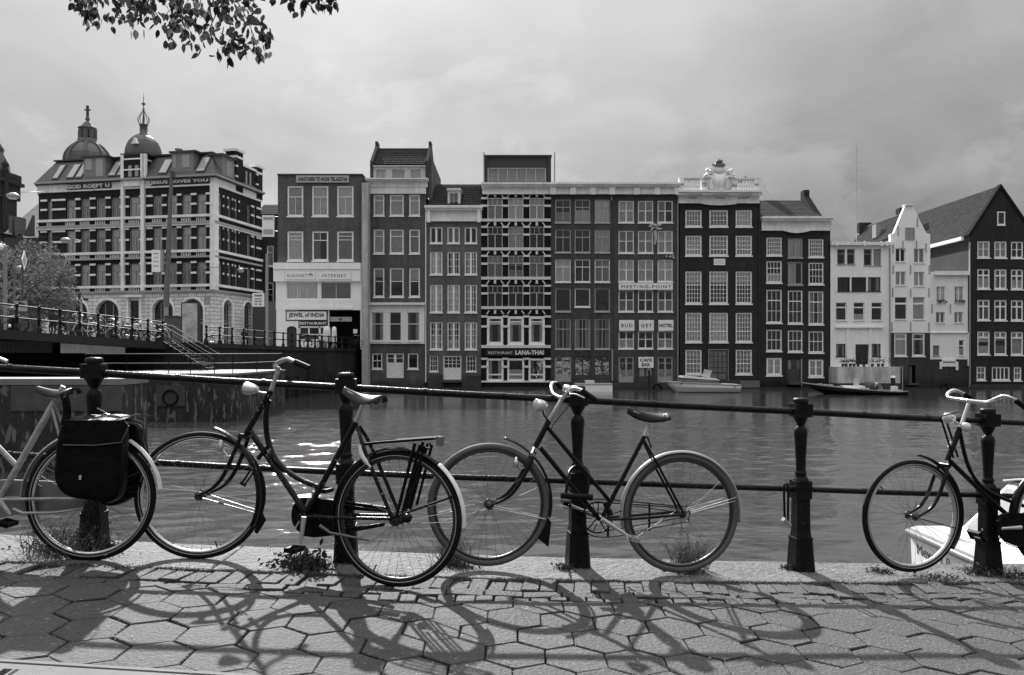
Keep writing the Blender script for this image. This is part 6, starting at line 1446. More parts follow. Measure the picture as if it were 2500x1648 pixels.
def fender(b, name, c, R, a0, a1, m, wd=.052, parent=None, lift=0.0):
    n = 40
    def fn(u, v):
        a = math.radians(a0+(a1-a0)*u); t = (v-.5)*2; r = R-.012*t*t+lift*(1-u)**2
        return (c.x+r*math.cos(a), c.y+t*wd/2, c.z+r*math.sin(a))
    o = MB().grid(fn, n, 6).build(name, m, parent or b.root); s = o.modifiers.new('thickness', 'SOLIDIFY'); s.thickness = .003
    return o
def saddle(b, nose, rear, m, hw=.105, drop=.05, noseh=.018, m2=None, light_top=None):
    A, B = nose, rear; L = (B-A); up = Vector((0,0,1)); d = L.normalized(); side = Vector((0,1,0)); upn = d.cross(side)*-1
    if upn.z < 0: upn = -upn
    def hwf(t): return .020+(hw-.020)*(max(0, (t-.25))/.75)**1.5 if t > .25 else .020-.006*(.25-t)/.25
    def fn(u, v):
        t = u; h = hwf(t)*(1 if t < .9 else math.sqrt(max(0, 1-((t-.9)/.115)**2))); a = (v-.5)*math.pi*1.15
        sag = -.018*math.sin(math.pi*t)+.0; dz = drop*(.7+.3*math.sin(math.pi*min(1, t*1.1)))*(1-math.cos(a))*.62
        return A+d*(t*L.length)+side*(h*math.sin(a)*1.05)+upn*(sag-dz)
    m_ = MB().grid(fn, 22, 14).build('saddle', m, b.root); s = m_.modifiers.new('thickness', 'SOLIDIFY'); s.thickness = .005
    sp = MB(); mid = A+d*(L.length*.62)-upn*.055
    for sd in (-1, 1):
        sp.tube([A+d*.03-upn*.02+side*.01*sd, mid+side*.02*sd, A+d*(L.length*.85)+side*.05*sd-upn*.045], .004, 6)
        z0 = A+d*(L.length*.85)+side*.055*sd
        coil = [z0-upn*(.012+.05*i/30)+Vector((.011*math.cos(i*1.2), .011*math.sin(i*1.2), 0)) for i in range(31)]
        sp.tube(coil, .0025, 5)
    sp.build('saddle_springs', m_dull, m_)
    return m_
def lamp(b, c, r, L, m, axis=Vector((-1,0,.1)), m2=None):
    q = Vector((0,0,1)).rotation_difference(axis.normalized()).to_matrix()
    o = MB().lathe([(0,-L*.62),(r*.45,-L*.55),(r*.8,-L*.25),(r*.98,L*.1),(r*1.04,L*.34),(r*1.0,L*.38)], 20, axis=q).build('headlamp', m, b.root, loc=c)
    MB().lathe([(r*.97,L*.34),(r*.8,L*.43),(r*.4,L*.5),(0,L*.52)], 20, axis=q).build('lens', m_lens, o)
    return o
def pedal(parent, c, m, w0=.06, w1=.155, tilt=0.0):
    x = MB(); x.T = Matrix.Translation(c) @ Matrix.Rotation(tilt, 4, 'Y')
    s = 1 if w1 > w0 else -1
    for z in (-.033, .018): x.box(z, z+.016, -w0, -w1, -.011, .011)
    x.box(-.034, .035, -w0, -w0-s*.006, -.012, .012); x.box(-.034, .035, -w1+s*.006, -w1, -.012, .012)
    x.tube([(0,-w0+s*.02,0), (0,-w1,0)], .007, 8)
    return x.build('pedal', m, parent)

def bike_roadster():
    b = Bike('bicycle', 'black curved-tube step-through bicycle with luggage rack, second from the left at the railing', (-1.817, 4.60), (-.616, 4.30), 2.5, (330, 850), 2.613)
    R = .368
    fh, rh = b.p(418, 937), b.p(1672, 1085)
    wheel(b.root, 'front_wheel', fh, R, m_tyre, m_chrome, m_stripe, yaw=math.radians(21), m_sp=m_spoke, seed=1)
    wheel(b.root, 'rear_wheel', rh, R, m_tyre, m_darkrim, m_stripe, m_sp=m_darkrim, seed=2, hubr=.028)
    b.sym = True
    f = MB()
    f.tube(b.pts([(868,268),(695,570)]), .017, 12)
    f.tube(spline(b.pts([(852,330),(835,450),(848,590),(905,720),(1030,825),(1190,893)]), 5), .0155, 10)
    f.tube(b.pts([(735,530),(1082,1040)]), .0165, 10)
    f.tube(b.pts([(1410,470),(1085,1065)]), .0168, 10)
    f.tube(b.pts([(905,735),(925,765)]), .010, 8)
    for w in (.055, -.055):
        f.tube(spline(b.pts([(1425,500,w*.25),(1470,600,w*.8),(1530,750,w),(1665,1075,w)]), 3), .0105, 8)
        f.tube(b.pts([(1100,1070,w*.5),(1300,1072,w*.9),(1660,1078,w)]), .0095, 8)
    f.tube(b.pts([(1080,1072,-.04),(1080,1072,.04)]), .023, 14)
    f.build('frame', m_chipped, b.root)
    k = MB()
    for w in (.05, -.05): k.tube(spline(b.pts([(700,560,w*.8),(655,680,w),(600,800,w),(530,885,w),(425,938,w)]), 4), [.012]*12+[.010,.009,.008,.007,.007], 9)
    k.tube(b.pts([(700,560,-.05),(700,560,.05)]), .016, 10)
    k.build('fork', m_chipped, b.root)
    b.sym = False
    b.tube('stem', [(862,280),(918,130)], .0125, m_dull)
    hb = MB(); L = b.pts([(915,128,0),(896,126,.05),(890,112,.13),(905,95,.20),(940,78,.245),(975,70,.265),(1012,84,.275),(1030,95,.28)])
    T0 = L[0]; wc = b.root.matrix_world @ T0; ax_ = b.root.matrix_world.to_3x3().inverted() @ Vector((-wc.x, -wc.y, 0)).normalized(); ax_.z = 0; ax_.normalize()
    refl = lambda v: v-ax_*(2*(v-T0).dot(ax_))
    S = spline(L, 4); hb.tube(S, .0115, 10); hb.tube([refl(v) for v in S], .0115, 10)
    h = hb.build('handlebar', m_chrome, b.root)
    g = b.pts([(1018,88,.277),(1110,128,.28)])
    MB().tube(g, [.0165, .0175], 12).build('grip', m_grip, h); MB().tube([refl(v) for v in g], [.0165, .0175], 12).build('grip', m_grip, h)
    lp = b.p(735, 258); lamp(b, lp, .036, .085, m_lampw, Vector((-1,-.1,.05)))
    b.tube('lamp_bracket', [(765,275),(800,282),(852,292)], .006, m_dull)
    saddle(b, b.p(1335,245), b.p(1585,300), mat('grey_saddle', .045, .5, var=.2, scale=12, spec=.3), hw=.125, drop=.075)
    b.tube('seat_post', [(1455,355),(1405,478)], .0125, m_chrome)
    fender(b, 'front_mudguard', fh, R+.018, 82, -22, m_chipped, lift=.02)
    fender(b, 'rear_mudguard', rh, R+.018, 208, 54, m_blackp)
    fender(b, 'rear_mudguard_tail', rh, R+.0215, 55, -2, m_white)
    MB().tube(b.pts([(800,1060),(815,1090),(770,1178)]), [.018,.022,.012], 6, flat=.3).build('mudflap', m_grip, b.root)
    b.sym = True
    st = MB()
    for w in (.045, -.045): st.tube(b.pts([(425,938,w*1.1),(800,1052,w*.6)]), .0035, 6); st.tube(b.pts([(1675,1070,w*1.2),(2045,938,w*.7)]), .006, 6)
    st.build('mudguard_stay', m_blackp, b.root, kind='stuff')
    b.sym = False
    cc = MB(); top = [(1005,1060),(1012,1010),(1040,970),(1080,950),(1130,950),(1480,992),(1600,1012),(1605,1045),(1330,1025),(1300,1060),(1300,1120),(1340,1150),(1590,1112),(1585,1135),(1290,1190),(1150,1205),(1080,1195),(1035,1150),(1010,1110)]
    P = b.pts(top, -.045); cc.prism([(v.x, v.z) for v in P][::-1], -b.p(1100,1070,-.045).y*-1-.016, -b.p(1100,1070,-.045).y*-1+.016)
    cc.build('chain_case', m_vinyl, b.root)
    s2 = MB()
    for q in ([(1112,955),(1088,1010)], [(1060,1085),(1022,1150)]): s2.tube(b.pts(q, -.026), .006, 4, flat=.3)
    s2.build('chain_case_stripe', m_stripe, b.root, kind='stuff')
    c1 = b.tube('crank', [(1078,1075,.075),(1056,1250,.085)], [.0155,.009], m_dull); pedal(c1, b.p(1052,1268,.07)*1.0+Vector((0,.07,0)), m_grip, .085, .185)
    c2 = b.tube('crank', [(1078,1075,-.075),(1140,912,-.085)], [.0155,.009], m_dull); pedal(c2, b.p(1180,912,-.085)-Vector((0,b.p(1180,912,-.085).y,0)), m_grip, -.085, -.185)
    b.sym = True
    rk = MB()
    for w in (.06, -.06): rk.tube(spline(b.pts([(1475,612,w*.5),(1560,600,w),(1750,585,w),(1925,572,w)]), 3), .008, 7)
    for w in (0, .03, -.03): rk.tube(b.pts([(1560,600,w),(1925,575,w)]), .006, 6)
    for x in (1560, 1690, 1815, 1925): rk.tube(b.pts([(x,600-(x-1560)*.075,-.06),(x,600-(x-1560)*.075,.06)]), .005, 6)
    for w in (.062, -.062):
        rk.tube(b.pts([(1812,600,w),(1695,1060,w)]), .0095, 8); rk.tube(b.pts([(1842,610,w),(1730,1040,w)]), .007, 7); rk.tube(b.pts([(1870,620,w),(1770,1010,w)]), .0075, 7)
    rk.tube(b.pts([(1835,620,.06),(1910,640,.06),(1905,600,.06)]), .006, 6)
    rk.build('luggage_rack', m_matte, b.root)
    b.sym = False
    c = b.p(1945,592); MB().box(c.x-.012, c.x+.014, -.028, .028, c.z-.024, c.z+.024).build('tail_lamp', mat('red_lens', .12, .25), b.root)
    q = b.p(1950,592); MB().tube(spline(b.pts([(1432,618,.07),(1440,670,.07),(1465,715,.07),(1502,760,.07)]), 4), [.010]*4+[.013]*6+[.007]*3, 6, flat=.35).build('guard_strip', m_white, b.root)
    d = b.p(545,625,.06); MB().lathe([(.004,-.03),(.015,-.024),(.016,.012),(.009,.02),(.009,.034),(0,.036)], 12).build('dynamo', m_dull, b.root, loc=d)
    b.tube('dynamo_bracket', [(555,640,.05),(590,690,.05),(640,690,.05)], .005, m_dull)
    b.tube('kickstand', [(1178,1132,.07),(1245,1178,.075),(1490,1225,.085)], [.010,.008,.006], mat('dark_steel', .10, .5, .3))
    b.tube('wheel_lock', [(785,705,.02),(845,628,.02)], [.014,.011], m_blackp, n=8)
    m2 = MB(); m2.tube(b.pts([(745,765,.055),(680,862,.06)]), .006, 6); m2.tube(b.pts([(770,770,.055),(700,872,.06)]), .005, 6); m2.tube(b.pts([(672,860,.06),(705,875,.06)]), .009, 6); m2.build('brake_rod', m_grip, b.root)
    h2 = b.p(1735,1085,.06); MB().lathe([(0,-.02),(.022,-.02),(.026,0),(.022,.02),(0,.02)], 14, axis=Matrix.Rotation(math.radians(90), 3, 'X')).build('brake_drum', m_blackp, b.root, loc=h2)
    MB().tube(spline(b.pts([(868,290,.02),(850,330,.03),(842,470,.02),(850,600,.02)]), 4), .003, 5).build('brake_cable', m_grip, b.root)
bike_roadster()

def bike_mixte():
    b = Bike('bicycle', 'black straight-tube bicycle with thick grey tyres and open chainguard in front of the middle post', (-.1214, 4.735), (1.043, 4.875), 1.0, (1020, 900), 2.85)
    R = .366; fh, rh = b.p(495, 945), b.p(1830, 1003)
    wheel(b.root, 'front_wheel', fh, R, m_gtyre, m_darkrim, None, tr=.0205, m_sp=m_darkrim, seed=3)
    wheel(b.root, 'rear_wheel', rh, R, m_gtyre, m_darkrim, None, tr=.0205, m_sp=m_darkrim, seed=4)
    b.sym = True
    f = MB()
    f.tube(b.pts([(912,365),(815,550)]), .0175, 12)
    f.tube(b.pts([(905,412),(1325,910)]), .0125, 10); f.tube(b.pts([(850,548),(1262,1045)]), .0145, 10)
    f.tube(b.pts([(1578,470),(1278,1045)]), .0140, 10)
    for w in (.05, -.05):
        f.tube(b.pts([(1570,500,w*.3),(1655,665,w),(1832,1000,w)]), .0075, 8); f.tube(b.pts([(1290,1045,w*.5),(1500,1033,w),(1832,1005,w)]), .0085, 8)
    f.tube(b.pts([(1275,1045,-.04),(1275,1045,.04)]), .022, 14); f.tube(b.pts([(1300,930),(1335,1020)]), .014, 8)
    f.build('frame', m_blackp, b.root)
    k = MB()
    for w in (.05, -.05): k.tube(spline(b.pts([(800,590,w*.7),(765,670,w),(700,790,w),(620,885,w),(495,945,w)]), 4), [.012]*12+[.010,.009,.008,.007,.007], 9)
    k.tube(b.pts([(800,585,-.05),(800,585,.05)]), .015, 10); k.build('fork', m_blackp, b.root)
    b.sym = False
    MB().tube(b.pts([(812,560,-.045),(800,600,.05)]), .017, 8).build('fork_crown', m_chrome, b.root)
    b.tube('stem', [(915,355),(1002,212)], .0125, m_dull)
    hb = MB()
    hb.tube(spline(b.pts([(1005,205,0),(965,190,-.06),(940,170,-.12),(928,135,-.18),(935,105,-.24),(958,97,-.27),(985,115,-.27)]), 4), .0115, 10)
    hb.tube(spline(b.pts([(1005,205,0),(1020,192,.07),(1045,160,.14),(1075,142,.2),(1110,140,.24),(1145,152,.26)]), 4), .0115, 10)
    h = hb.build('handlebar', m_chrome, b.root)
    MB().tube(b.pts([(965,100,-.27),(1003,135,-.265)]), .0165, 12).build('grip', m_grip, h); MB().tube(b.pts([(1138,150,.262),(1240,222,.27)]), .0165, 12).build('grip', m_grip, h)
    q = b.p(1038,135,.05); MB().lathe([(.02,-.02),(.028,-.014),(.029,0),(.024,.012),(.012,.02),(0,.022)], 16).build('bell', m_chrome, h, loc=q)
    hb2 = MB(); hb2.tube(b.pts([(1050,175,.12),(1100,178,.2),(1160,205,.24)]), .004, 6); hb2.build('brake_lever', m_dull, h)
    lamp(b, b.p(852,255,.03), .038, .08, m_lampw, Vector((-1,-.35,-.05)))
    MB().tube(spline(b.pts([(868,285,.03),(880,330,.02),(915,368,0)]), 3), .005, 6).build('lamp_bracket', m_blackp, b.root)
    saddle(b, b.p(1465,268), b.p(1745,305), mat('dark_saddle', .012, .5, var=.3, spec=.2), hw=.115, drop=.075)
    b.tube('seat_post', [(1612,385),(1572,480)], .0125, m_dull); b.tube('seat_clamp', [(1590,455,-.02),(1605,475,.02)], .009, m_dull)
    fender(b, 'front_mudguard', fh, R+.017, 80, -10, m_blackp, lift=.03); fender(b, 'rear_mudguard', rh, R+.017, 195, -7, mat('grey_mudguard', .3, .4))
    fl = b.pts([(905,1035),(925,1065),(915,1150),(905,1238),(880,1215),(835,1180),(845,1160),(880,1100)]); MB().prism([(v.x, v.z) for v in fl], -.022, .022).build('mudflap', m_grip, b.root)
    b.sym = True
    st = MB()
    for w in (.045, -.045):
        st.tube(b.pts([(515,958,w),(885,1042,w*.6)]), .0035, 6); st.tube(b.pts([(1880,985,w),(2205,890,w*.6)]), .0025, 6); st.tube(b.pts([(1885,995,w),(2195,915,w*.6)]), .0025, 6)
    st.build('mudguard_stay', m_dull, b.root, kind='stuff')
    b.sym = False
    ax = Matrix.Rotation(math.radians(90), 3, 'X'); c = b.p(1250,1035,-.05); cw = MB()
    ring = [(c.x+.093*math.cos(t*math.pi/24), c.y, c.z+.093*math.sin(t*math.pi/24)) for t in range(48)]
    cw.tube(ring, .005, 6, closed=True, flat=.7)
    for t in range(5):
        a = t*2*math.pi/5+.3; cw.tube([c, c+Vector((math.cos(a)*.09, 0, math.sin(a)*.09))], .004, 5)
        cw.tube([c+Vector((math.cos(a+.63)*.035, 0, math.sin(a+.63)*.035)), c+Vector((math.cos(a+.4)*.09, 0, math.sin(a+.4)*.09))], .003, 5)
    cw.build('chainwheel', m_grip, b.root)
    ch = MB(); hr = b.p(1835,1003,-.05)
    for dz, zz in ((.093, .030), (-.093, -.030)):
        A = c+Vector((0,0,dz)); B = Vector((hr.x, hr.y, hr.z+zz)); n = 60
        ch.tube([A+(B-A)*(i/n)+Vector((0,0,.0018*(i % 2))) for i in range(n+1)], .0038, 4)
    ch.build('chain', m_grip, b.root)
    cg = MB(); w = -.06
    cg.tube(spline(b.pts([(1200,915,w),(1260,908,w),(1380,915,w),(1800,955,w),(1860,955,w),(1890,985,w),(1885,1040,w),(1850,1070,w),(1600,1115,w),(1400,1165,w),(1260,1172,w),(1190,1150,w),(1165,1120,w)]), 4), .0035, 6)
    for x, a, bb in ((1612, 935, 1128), (1325, 912, 1168)): cg.tube(b.pts([(x,a,w),(x-2,bb,w)]), .007, 6, flat=.4)
    cg.build('chainguard', m_blackp, b.root)
    c1 = b.tube('crank', [(1278,1045,.07),(1465,1165,.085)], [.015,.009], m_dull); pedal(c1, b.p(1480,1168,.085)-Vector((0,b.p(1480,1168,.085).y,0)), m_dull, .085, .18, .2)
    c2 = b.tube('crank', [(1278,1045,-.07),(1068,950,-.085)], [.015,.009], m_dull); pedal(c2, b.p(1050,948,-.085)-Vector((0,b.p(1050,948,-.085).y,0)), m_grip, -.085, -.18, .3)
    d = b.p(682,655,.055); MB().lathe([(.004,-.032),(.015,-.026),(.017,.012),(.009,.02),(.009,.034),(0,.036)], 12).build('dynamo', m_chrome, b.root, loc=d)
    MB().tube(b.pts([(690,665,.05),(715,700,.05),(740,690,.03)]), .006, 6).build('dynamo_bracket', m_dull, b.root)
    MB().tube(b.pts([(1595,470,.02),(1625,550,.02)]), .005, 5).build('pump_peg', m_blackp, b.root)
    MB().tube(spline(b.pts([(1150,170,.2),(1080,230,.1),(990,330,.05),(930,430,.03),(1000,540,.02),(1200,780,.02),(1330,900,.02)]), 5), .0028, 5).build('brake_cable', m_grip, b.root)
    MB().tube(spline(b.pts([(1000,190,-.1),(930,300,-.03),(880,420,.0),(840,520,.02),(760,640,.03)]), 5), .0028, 5).build('brake_cable', m_grip, b.root)
    MB().tube(spline(b.pts([(1010,965,.0),(1330,1010,.03),(1500,960,.0),(1700,985,.02),(1800,1000,.02)]), 4), .003, 5).build('gear_cable', m_grip, b.root)
bike_mixte()

def bike_silver():
    b = Bike('bicycle', 'worn silver bicycle with black double pannier bag at the left edge', (-3.45, 4.36), (-2.379, 4.447), 2.0, (0, 850), 2.75)
    R = .352; rh = b.p(614, 1003)
    wheel(b.root, 'rear_wheel', rh, R, m_tyre, m_chrome, m_stripe, m_sp=m_darkrim, seed=5)
    fh = Vector((rh.x-1.13, 0, rh.z)); wheel(b.root, 'front_wheel', fh, R, m_tyre, m_chrome, m_stripe, seed=6)
    b.sym = True
    f = MB(); BBp = b.p(-5, 1015); st = b.p(372, 350); hd = Vector((fh.x+.22, 0, fh.z+.52)); hd2 = Vector((fh.x+.14, 0, fh.z+.34))
    f.tube([st, BBp], .0175, 12); f.tube([b.p(112,790), b.p(-130,545), hd], .0155, 10); f.tube([BBp, hd2], .0155, 10); f.tube([hd, hd2], .018, 10)
    for w in (.05, -.05):
        f.tube([b.p(362,405,w*.4), b.p(442,640,w), Vector((rh.x, -w, rh.z))], .008, 8); f.tube([b.p(15,1012,w*.6), b.p(300,1003,w), Vector((rh.x, -w, rh.z))], .0095, 8)
    f.build('frame', m_silverp, b.root)
    k = MB()
    for w in (.05, -.05): k.tube(spline([hd2+Vector((0,w*.8,0)), Vector((fh.x+.08, w, fh.z+.14)), Vector((fh.x, w, fh.z))], 4), .010, 8)
    k.build('fork', m_silverp, b.root)
    b.sym = False
    tp = hd+Vector((.06,0,.2)); b2 = MB(); b2.tube([hd, tp], .0125, 10); b2.build('stem', m_dull, b.root)
    hb = MB()
    for sd in (1, -1): hb.tube(spline([tp, tp+Vector((-.03,.12*sd,.02)), tp+Vector((0,.24*sd,.05)), tp+Vector((.08,.27*sd,.05)), tp+Vector((.2,.27*sd,.01))], 4), .0115, 9)
    hb.build('handlebar', m_chrome, b.root)
    ps = MB(); ps.tube(spline(b.pts([(300,292),(330,318),(375,335),(392,352)]), 3), .0125, 9); ps.tube([st, b.p(425,255)], .0125, 9); ps.build('seat_post', m_dull, b.root)
    saddle(b, b.p(250,252), b.p(510,262), mat('pale_saddle', .04, .5, var=.2, spec=.3), hw=.13, drop=.06)
    MB().tube(spline(b.pts([(415,285,.05),(440,340,.05),(450,430,.05),(430,520,.05)]), 3), .022, 8, flat=.6).build('rolled_strap', m_vinyl, b.root)
    fender(b, 'rear_mudguard', rh, R+.028, 186, 60, m_silverp, wd=.05); fender(b, 'rear_mudguard_tail', rh, R+.034, 61, 9, m_white, wd=.05)
    cc = MB(); P = b.pts([(-60,905),(0,885),(60,880),(140,884),(330,890),(420,900),(560,960),(560,1065),(420,1085),(100,1120),(-20,1140),(-80,1080),(-90,980)], -.05); cc.prism([(v.x, v.z) for v in P][::-1], .035, .065); cc.build('chain_case', mat('grey_chain_case', .14, .55, var=.3), b.root)
    c1 = b.tube('crank', [(-5,1020,.075),(70,1118,.085)], [.015,.010], m_silverp); pedal(c1, b.p(72,1165,.085)-Vector((0,b.p(72,1165,.085).y,0)), m_grip, .07, .18, .2)
    b.tube('kickstand', [(90,1080,.08),(155,1108,.08),(360,1105,.085),(560,1078,.085)], [.009,.008,.007,.006], m_silverp)
    # double pannier
    bag = thing('pannier_bag', None, None); bag.parent = b.root
    def pouch(out, w0, w1, name, bulge=.03):
        P = b.pts(out, (w0+w1)/2); n = len(P); cx = sum(v.x for v in P)/n; cz = sum(v.z for v in P)/n; m = MB(); rings = []
        for t, s_ in ((0, .96), (.15, 1.0), (.5, 1.02), (.85, 1.0), (1.0, .93)):
            y = -(w0+(w1-w0)*t); rings.append([(cx+(v.x-cx)*s_+.004*noise.noise(Vector((v.x*9, y*9, v.z*9))), y-(.0 if 0 < t < 1 else 0), cz+(v.z-cz)*s_) for v in P])
        vs = [p for r in rings for p in r]; fs = []
        for i in range(len(rings)-1):
            for k_ in range(n): fs.append((i*n+k_, i*n+(k_+1)%n, (i+1)*n+(k_+1)%n, (i+1)*n+k_))
        fs += [tuple(range(n))[::-1], tuple(range((len(rings)-1)*n, len(rings)*n))]; m.add(vs, fs, True)
        o = m.build(name, m_vinyl, bag); s_ = o.modifiers.new('sub', 'SUBSURF'); s_.levels = s_.render_levels = 2; return o
    pouch([(425,500),(620,492),(830,492),(848,560),(835,700),(838,860),(830,1000),(740,1045),(640,1012),(540,1005),(470,985),(410,930),(388,860),(400,740),(412,620)], .065, .21, 'pouch')
    pouch([(640,510),(880,498),(955,520),(962,600),(985,690),(990,850),(985,940),(930,985),(830,1045),(740,1058),(660,1030),(640,800)], -.065, -.2, 'pouch')
    fl = b.pts([(428,488),(640,482),(838,484),(868,520),(815,632),(640,650),(425,652),(418,560)], .22)
    MB().prism([(v.x, v.z) for v in fl][::-1], -.232, -.214).build('flap', m_vinyl, bag)
    tp = MB(); A = b.pts([(430,487,.22),(838,482,.22)]); B_ = b.pts([(840,500,-.2),(600,505,-.2)])
    tp.grid(lambda u, v: (A[0].x+(A[1].x-A[0].x)*u, -.225+.43*v, A[0].z+(A[1].z-A[0].z)*u+.02*math.sin(math.pi*v)+.004*math.sin(u*14)), 16, 8); o = tp.build('cover', m_vinyl, bag)
    pp = MB(); pp.tube(b.pts([(422,650,.235),(640,652,.235),(815,633,.235),(866,520,.235)]), .003, 5); pp.build('piping', mat('dull_piping', .08), bag)
    s3 = MB(); s3.tube(spline(b.pts([(650,405,.0),(720,440,.02),(840,480,.1),(930,490,.1),(965,520,.05),(960,600,0),(985,690,0)]), 4), .006, 6, flat=.4); s3.tube(b.pts([(860,862,.0),(960,825,.0),(1045,770,0)]), .003, 5)
    s3.tube(b.pts([(640,480,.1),(705,440,.05),(760,455,.02)]), .004, 5); s3.build('strap', mat('shiny_strap', .06, .25), bag)
    c = b.p(540, 868, .222); MB().box(c.x-.006, c.x+.006, -.226, -.220, c.z-.012, c.z+.012).build('buckle', m_dull, bag)
bike_silver()

def bike_right():
    b = Bike('bicycle', 'black bicycle with wide chrome handlebar at the right edge of the photo', (2.61, 5.20), (3.78, 5.45), 1.0, (1850, 900), 2.85)
    R = .366; fh = b.p(1072, 1024); rh = Vector((fh.x+1.14, 0, fh.z))
    wheel(b.root, 'front_wheel', fh, R, m_tyre, m_dull, m_stripe, m_sp=m_darkrim, seed=7); wheel(b.root, 'rear_wheel', rh, R, m_tyre, m_dull, m_stripe, m_sp=m_darkrim, seed=8)
    b.sym = True
    f = MB(); bb_ = b.p(1830,1105); st = Vector((bb_.x+.22, 0, bb_.z+.50))
    f.tube(b.pts([(1408,412),(1318,640)]), .018, 12); f.tube(spline(b.pts([(1408,445),(1430,560),(1465,680),(1520,780),(1600,850),(1700,900),(1850,955)]), 4), .0125, 10)
    f.tube([b.p(1335,640), b.p(1550,850), bb_], .0155, 10); f.tube([bb_, st], .0145, 10)
    for w in (.05, -.05): f.tube([st+Vector((0,w*.3,-.03)), Vector((rh.x, w, rh.z))], .0075, 7); f.tube([bb_, Vector((rh.x, w, rh.z))], .0085, 7)
    f.build('frame', m_blackp, b.root)
    k = MB()
    for w in (.048, -.048): k.tube(spline(b.pts([(1290,680,w*.8),(1262,760,w),(1215,890,w),(1160,970,w),(1073,1024,w)]), 4), [.012]*12+[.010,.009,.008,.008,.008], 9)
    k.tube(b.pts([(1295,670,-.05),(1295,670,.05)]), .016, 10); k.build('fork', m_blackp, b.root)
    b.sym = False
    b.tube('stem', [(1412,405),(1468,242)], .0125, m_dull)
    hb = MB(); hb.tube(spline(b.pts([(1465,222,0),(1400,212,-.10),(1345,205,-.2),(1320,192,-.26),(1328,165,-.29),(1365,150,-.30),(1405,162,-.3),(1440,182,-.3)]), 4), .0118, 10)
    hb.tube(spline(b.pts([(1465,222,0),(1540,230,.06),(1600,232,.12),(1650,212,.18),(1705,192,.24),(1745,198,.27),(1795,222,.28)]), 4), .0118, 10)
    h = hb.build('handlebar', m_chrome, b.root)
    MB().tube(b.pts([(1432,176,-.3),(1482,202,-.29)]), .0165, 12).build('grip', m_grip, h); MB().tube(b.pts([(1788,218,.28),(1875,280,.28)]), .0175, 12).build('grip', m_grip, h)
    lamp(b, b.p(1335,345,.0), .036, .085, m_lampw, Vector((-1,-.3,.1))); b.tube('lamp_bracket', [(1365,365),(1408,385)], .006, m_dull)
    c = b.p(1448,402,.06); MB().lathe([(0,-.03),(.025,-.02),(.03,0),(.024,.02),(0,.028)], 16).build('bell', mat('white_plastic', .6, .4), h, loc=c)
    rd = MB(); rd.tube(b.pts([(1270,335,.09),(1360,620,.05)]), .007, 7); rd.tube(b.pts([(1308,350,-.09),(1392,615,-.05)]), .007, 7); rd.tube(b.pts([(1275,332,.09),(1400,300,.09)]), .004, 6); rd.build('brake_rod', m_blackp, b.root)
    MB().tube(b.pts([(1345,510,.03),(1325,550,.03)]), .010, 8).build('head_badge', m_chrome, b.root)
    fender(b, 'front_mudguard', fh, R+.018, 84, -34, m_blackp, lift=.022); fender(b, 'rear_mudguard', rh, R+.018, 200, -5, m_blackp)
    b.sym = True
    s_ = MB()
    for w in (.045, -.045): s_.tube(b.pts([(1100,1036,w),(1360,1105,w*.6)]), .0035, 6)
    s_.build('mudguard_stay', m_blackp, b.root, kind='stuff')
    b.sym = False
    cc = MB(); P = b.pts([(1672,1060),(1690,1020),(1740,1000),(1900,1010),(2150,1060),(2150,1130),(1950,1230),(1800,1235),(1720,1205),(1680,1150)], .05); cc.prism([(v.x, v.z) for v in P][::-1], -.066, -.034); cc.build('chain_case', m_vinyl, b.root)
    c1 = b.tube('crank', [(1830,1105,.085),(1700,1112,.09)], [.015,.009], m_dull)
    c2 = b.tube('crank', [(1830,1105,-.08),(1560,1120,-.09)], [.014,.009], m_dull); pedal(c2, b.p(1535,1165,-.09)-Vector((0,b.p(1535,1165,-.09).y,0)), m_grip, -.06, -.17, 1.0)
    saddle(b, st+Vector((-.12,0,.16)), st+Vector((.17,0,.17)), m_leather)
    MB().tube([st, st+Vector((.05,0,.14))], .0125, 9).build('seat_post', m_dull, b.root)
bike_right()
# shackle lock round the middle post
def locks():
    b = Bike('tmp', None, (-.1214, 4.735), (1.043, 4.875), 1.0, (1020, 900), 2.85); r = b.root; M = r.matrix_world.copy()
    r.name = 'shackle_lock'; r['label'] = 'black U-shaped shackle lock closed round the middle railing post'; r['category'] = 'bicycle lock'
    MB().tube(spline(b.pts([(1030,880,.03),(1045,760,-.0),(1062,705,-.06),(1118,672,-.1),(1172,695,-.06),(1192,750,0),(1178,885,.03)]), 4), .009, 8).build('shackle', m_blackp, r)
    MB().tube(b.pts([(995,882,.03),(1215,896,.03)]), .019, 12).build('crossbar', m_grip, r)
    q = thing('shackle_lock', 'narrow U-shaped lock hanging from the lower rail left of the fourth post', 'bicycle lock', at(1916, 1196, 5.10))
    o = at(1916, 1196, 5.10); L = [at(1916,1275,5.06), at(1914,1190,5.06), at(1919,1183,5.07), at(1924,1190,5.08), at(1923,1282,5.08)]
    MB().tube([p-o for p in spline(L, 4)], .0075, 7).build('shackle', m_blackp, q)
    MB().tube([at(1912,1267,5.05)-o, at(1928,1283,5.09)-o], .014, 8).build('crossbar', m_dull, q)
locks()
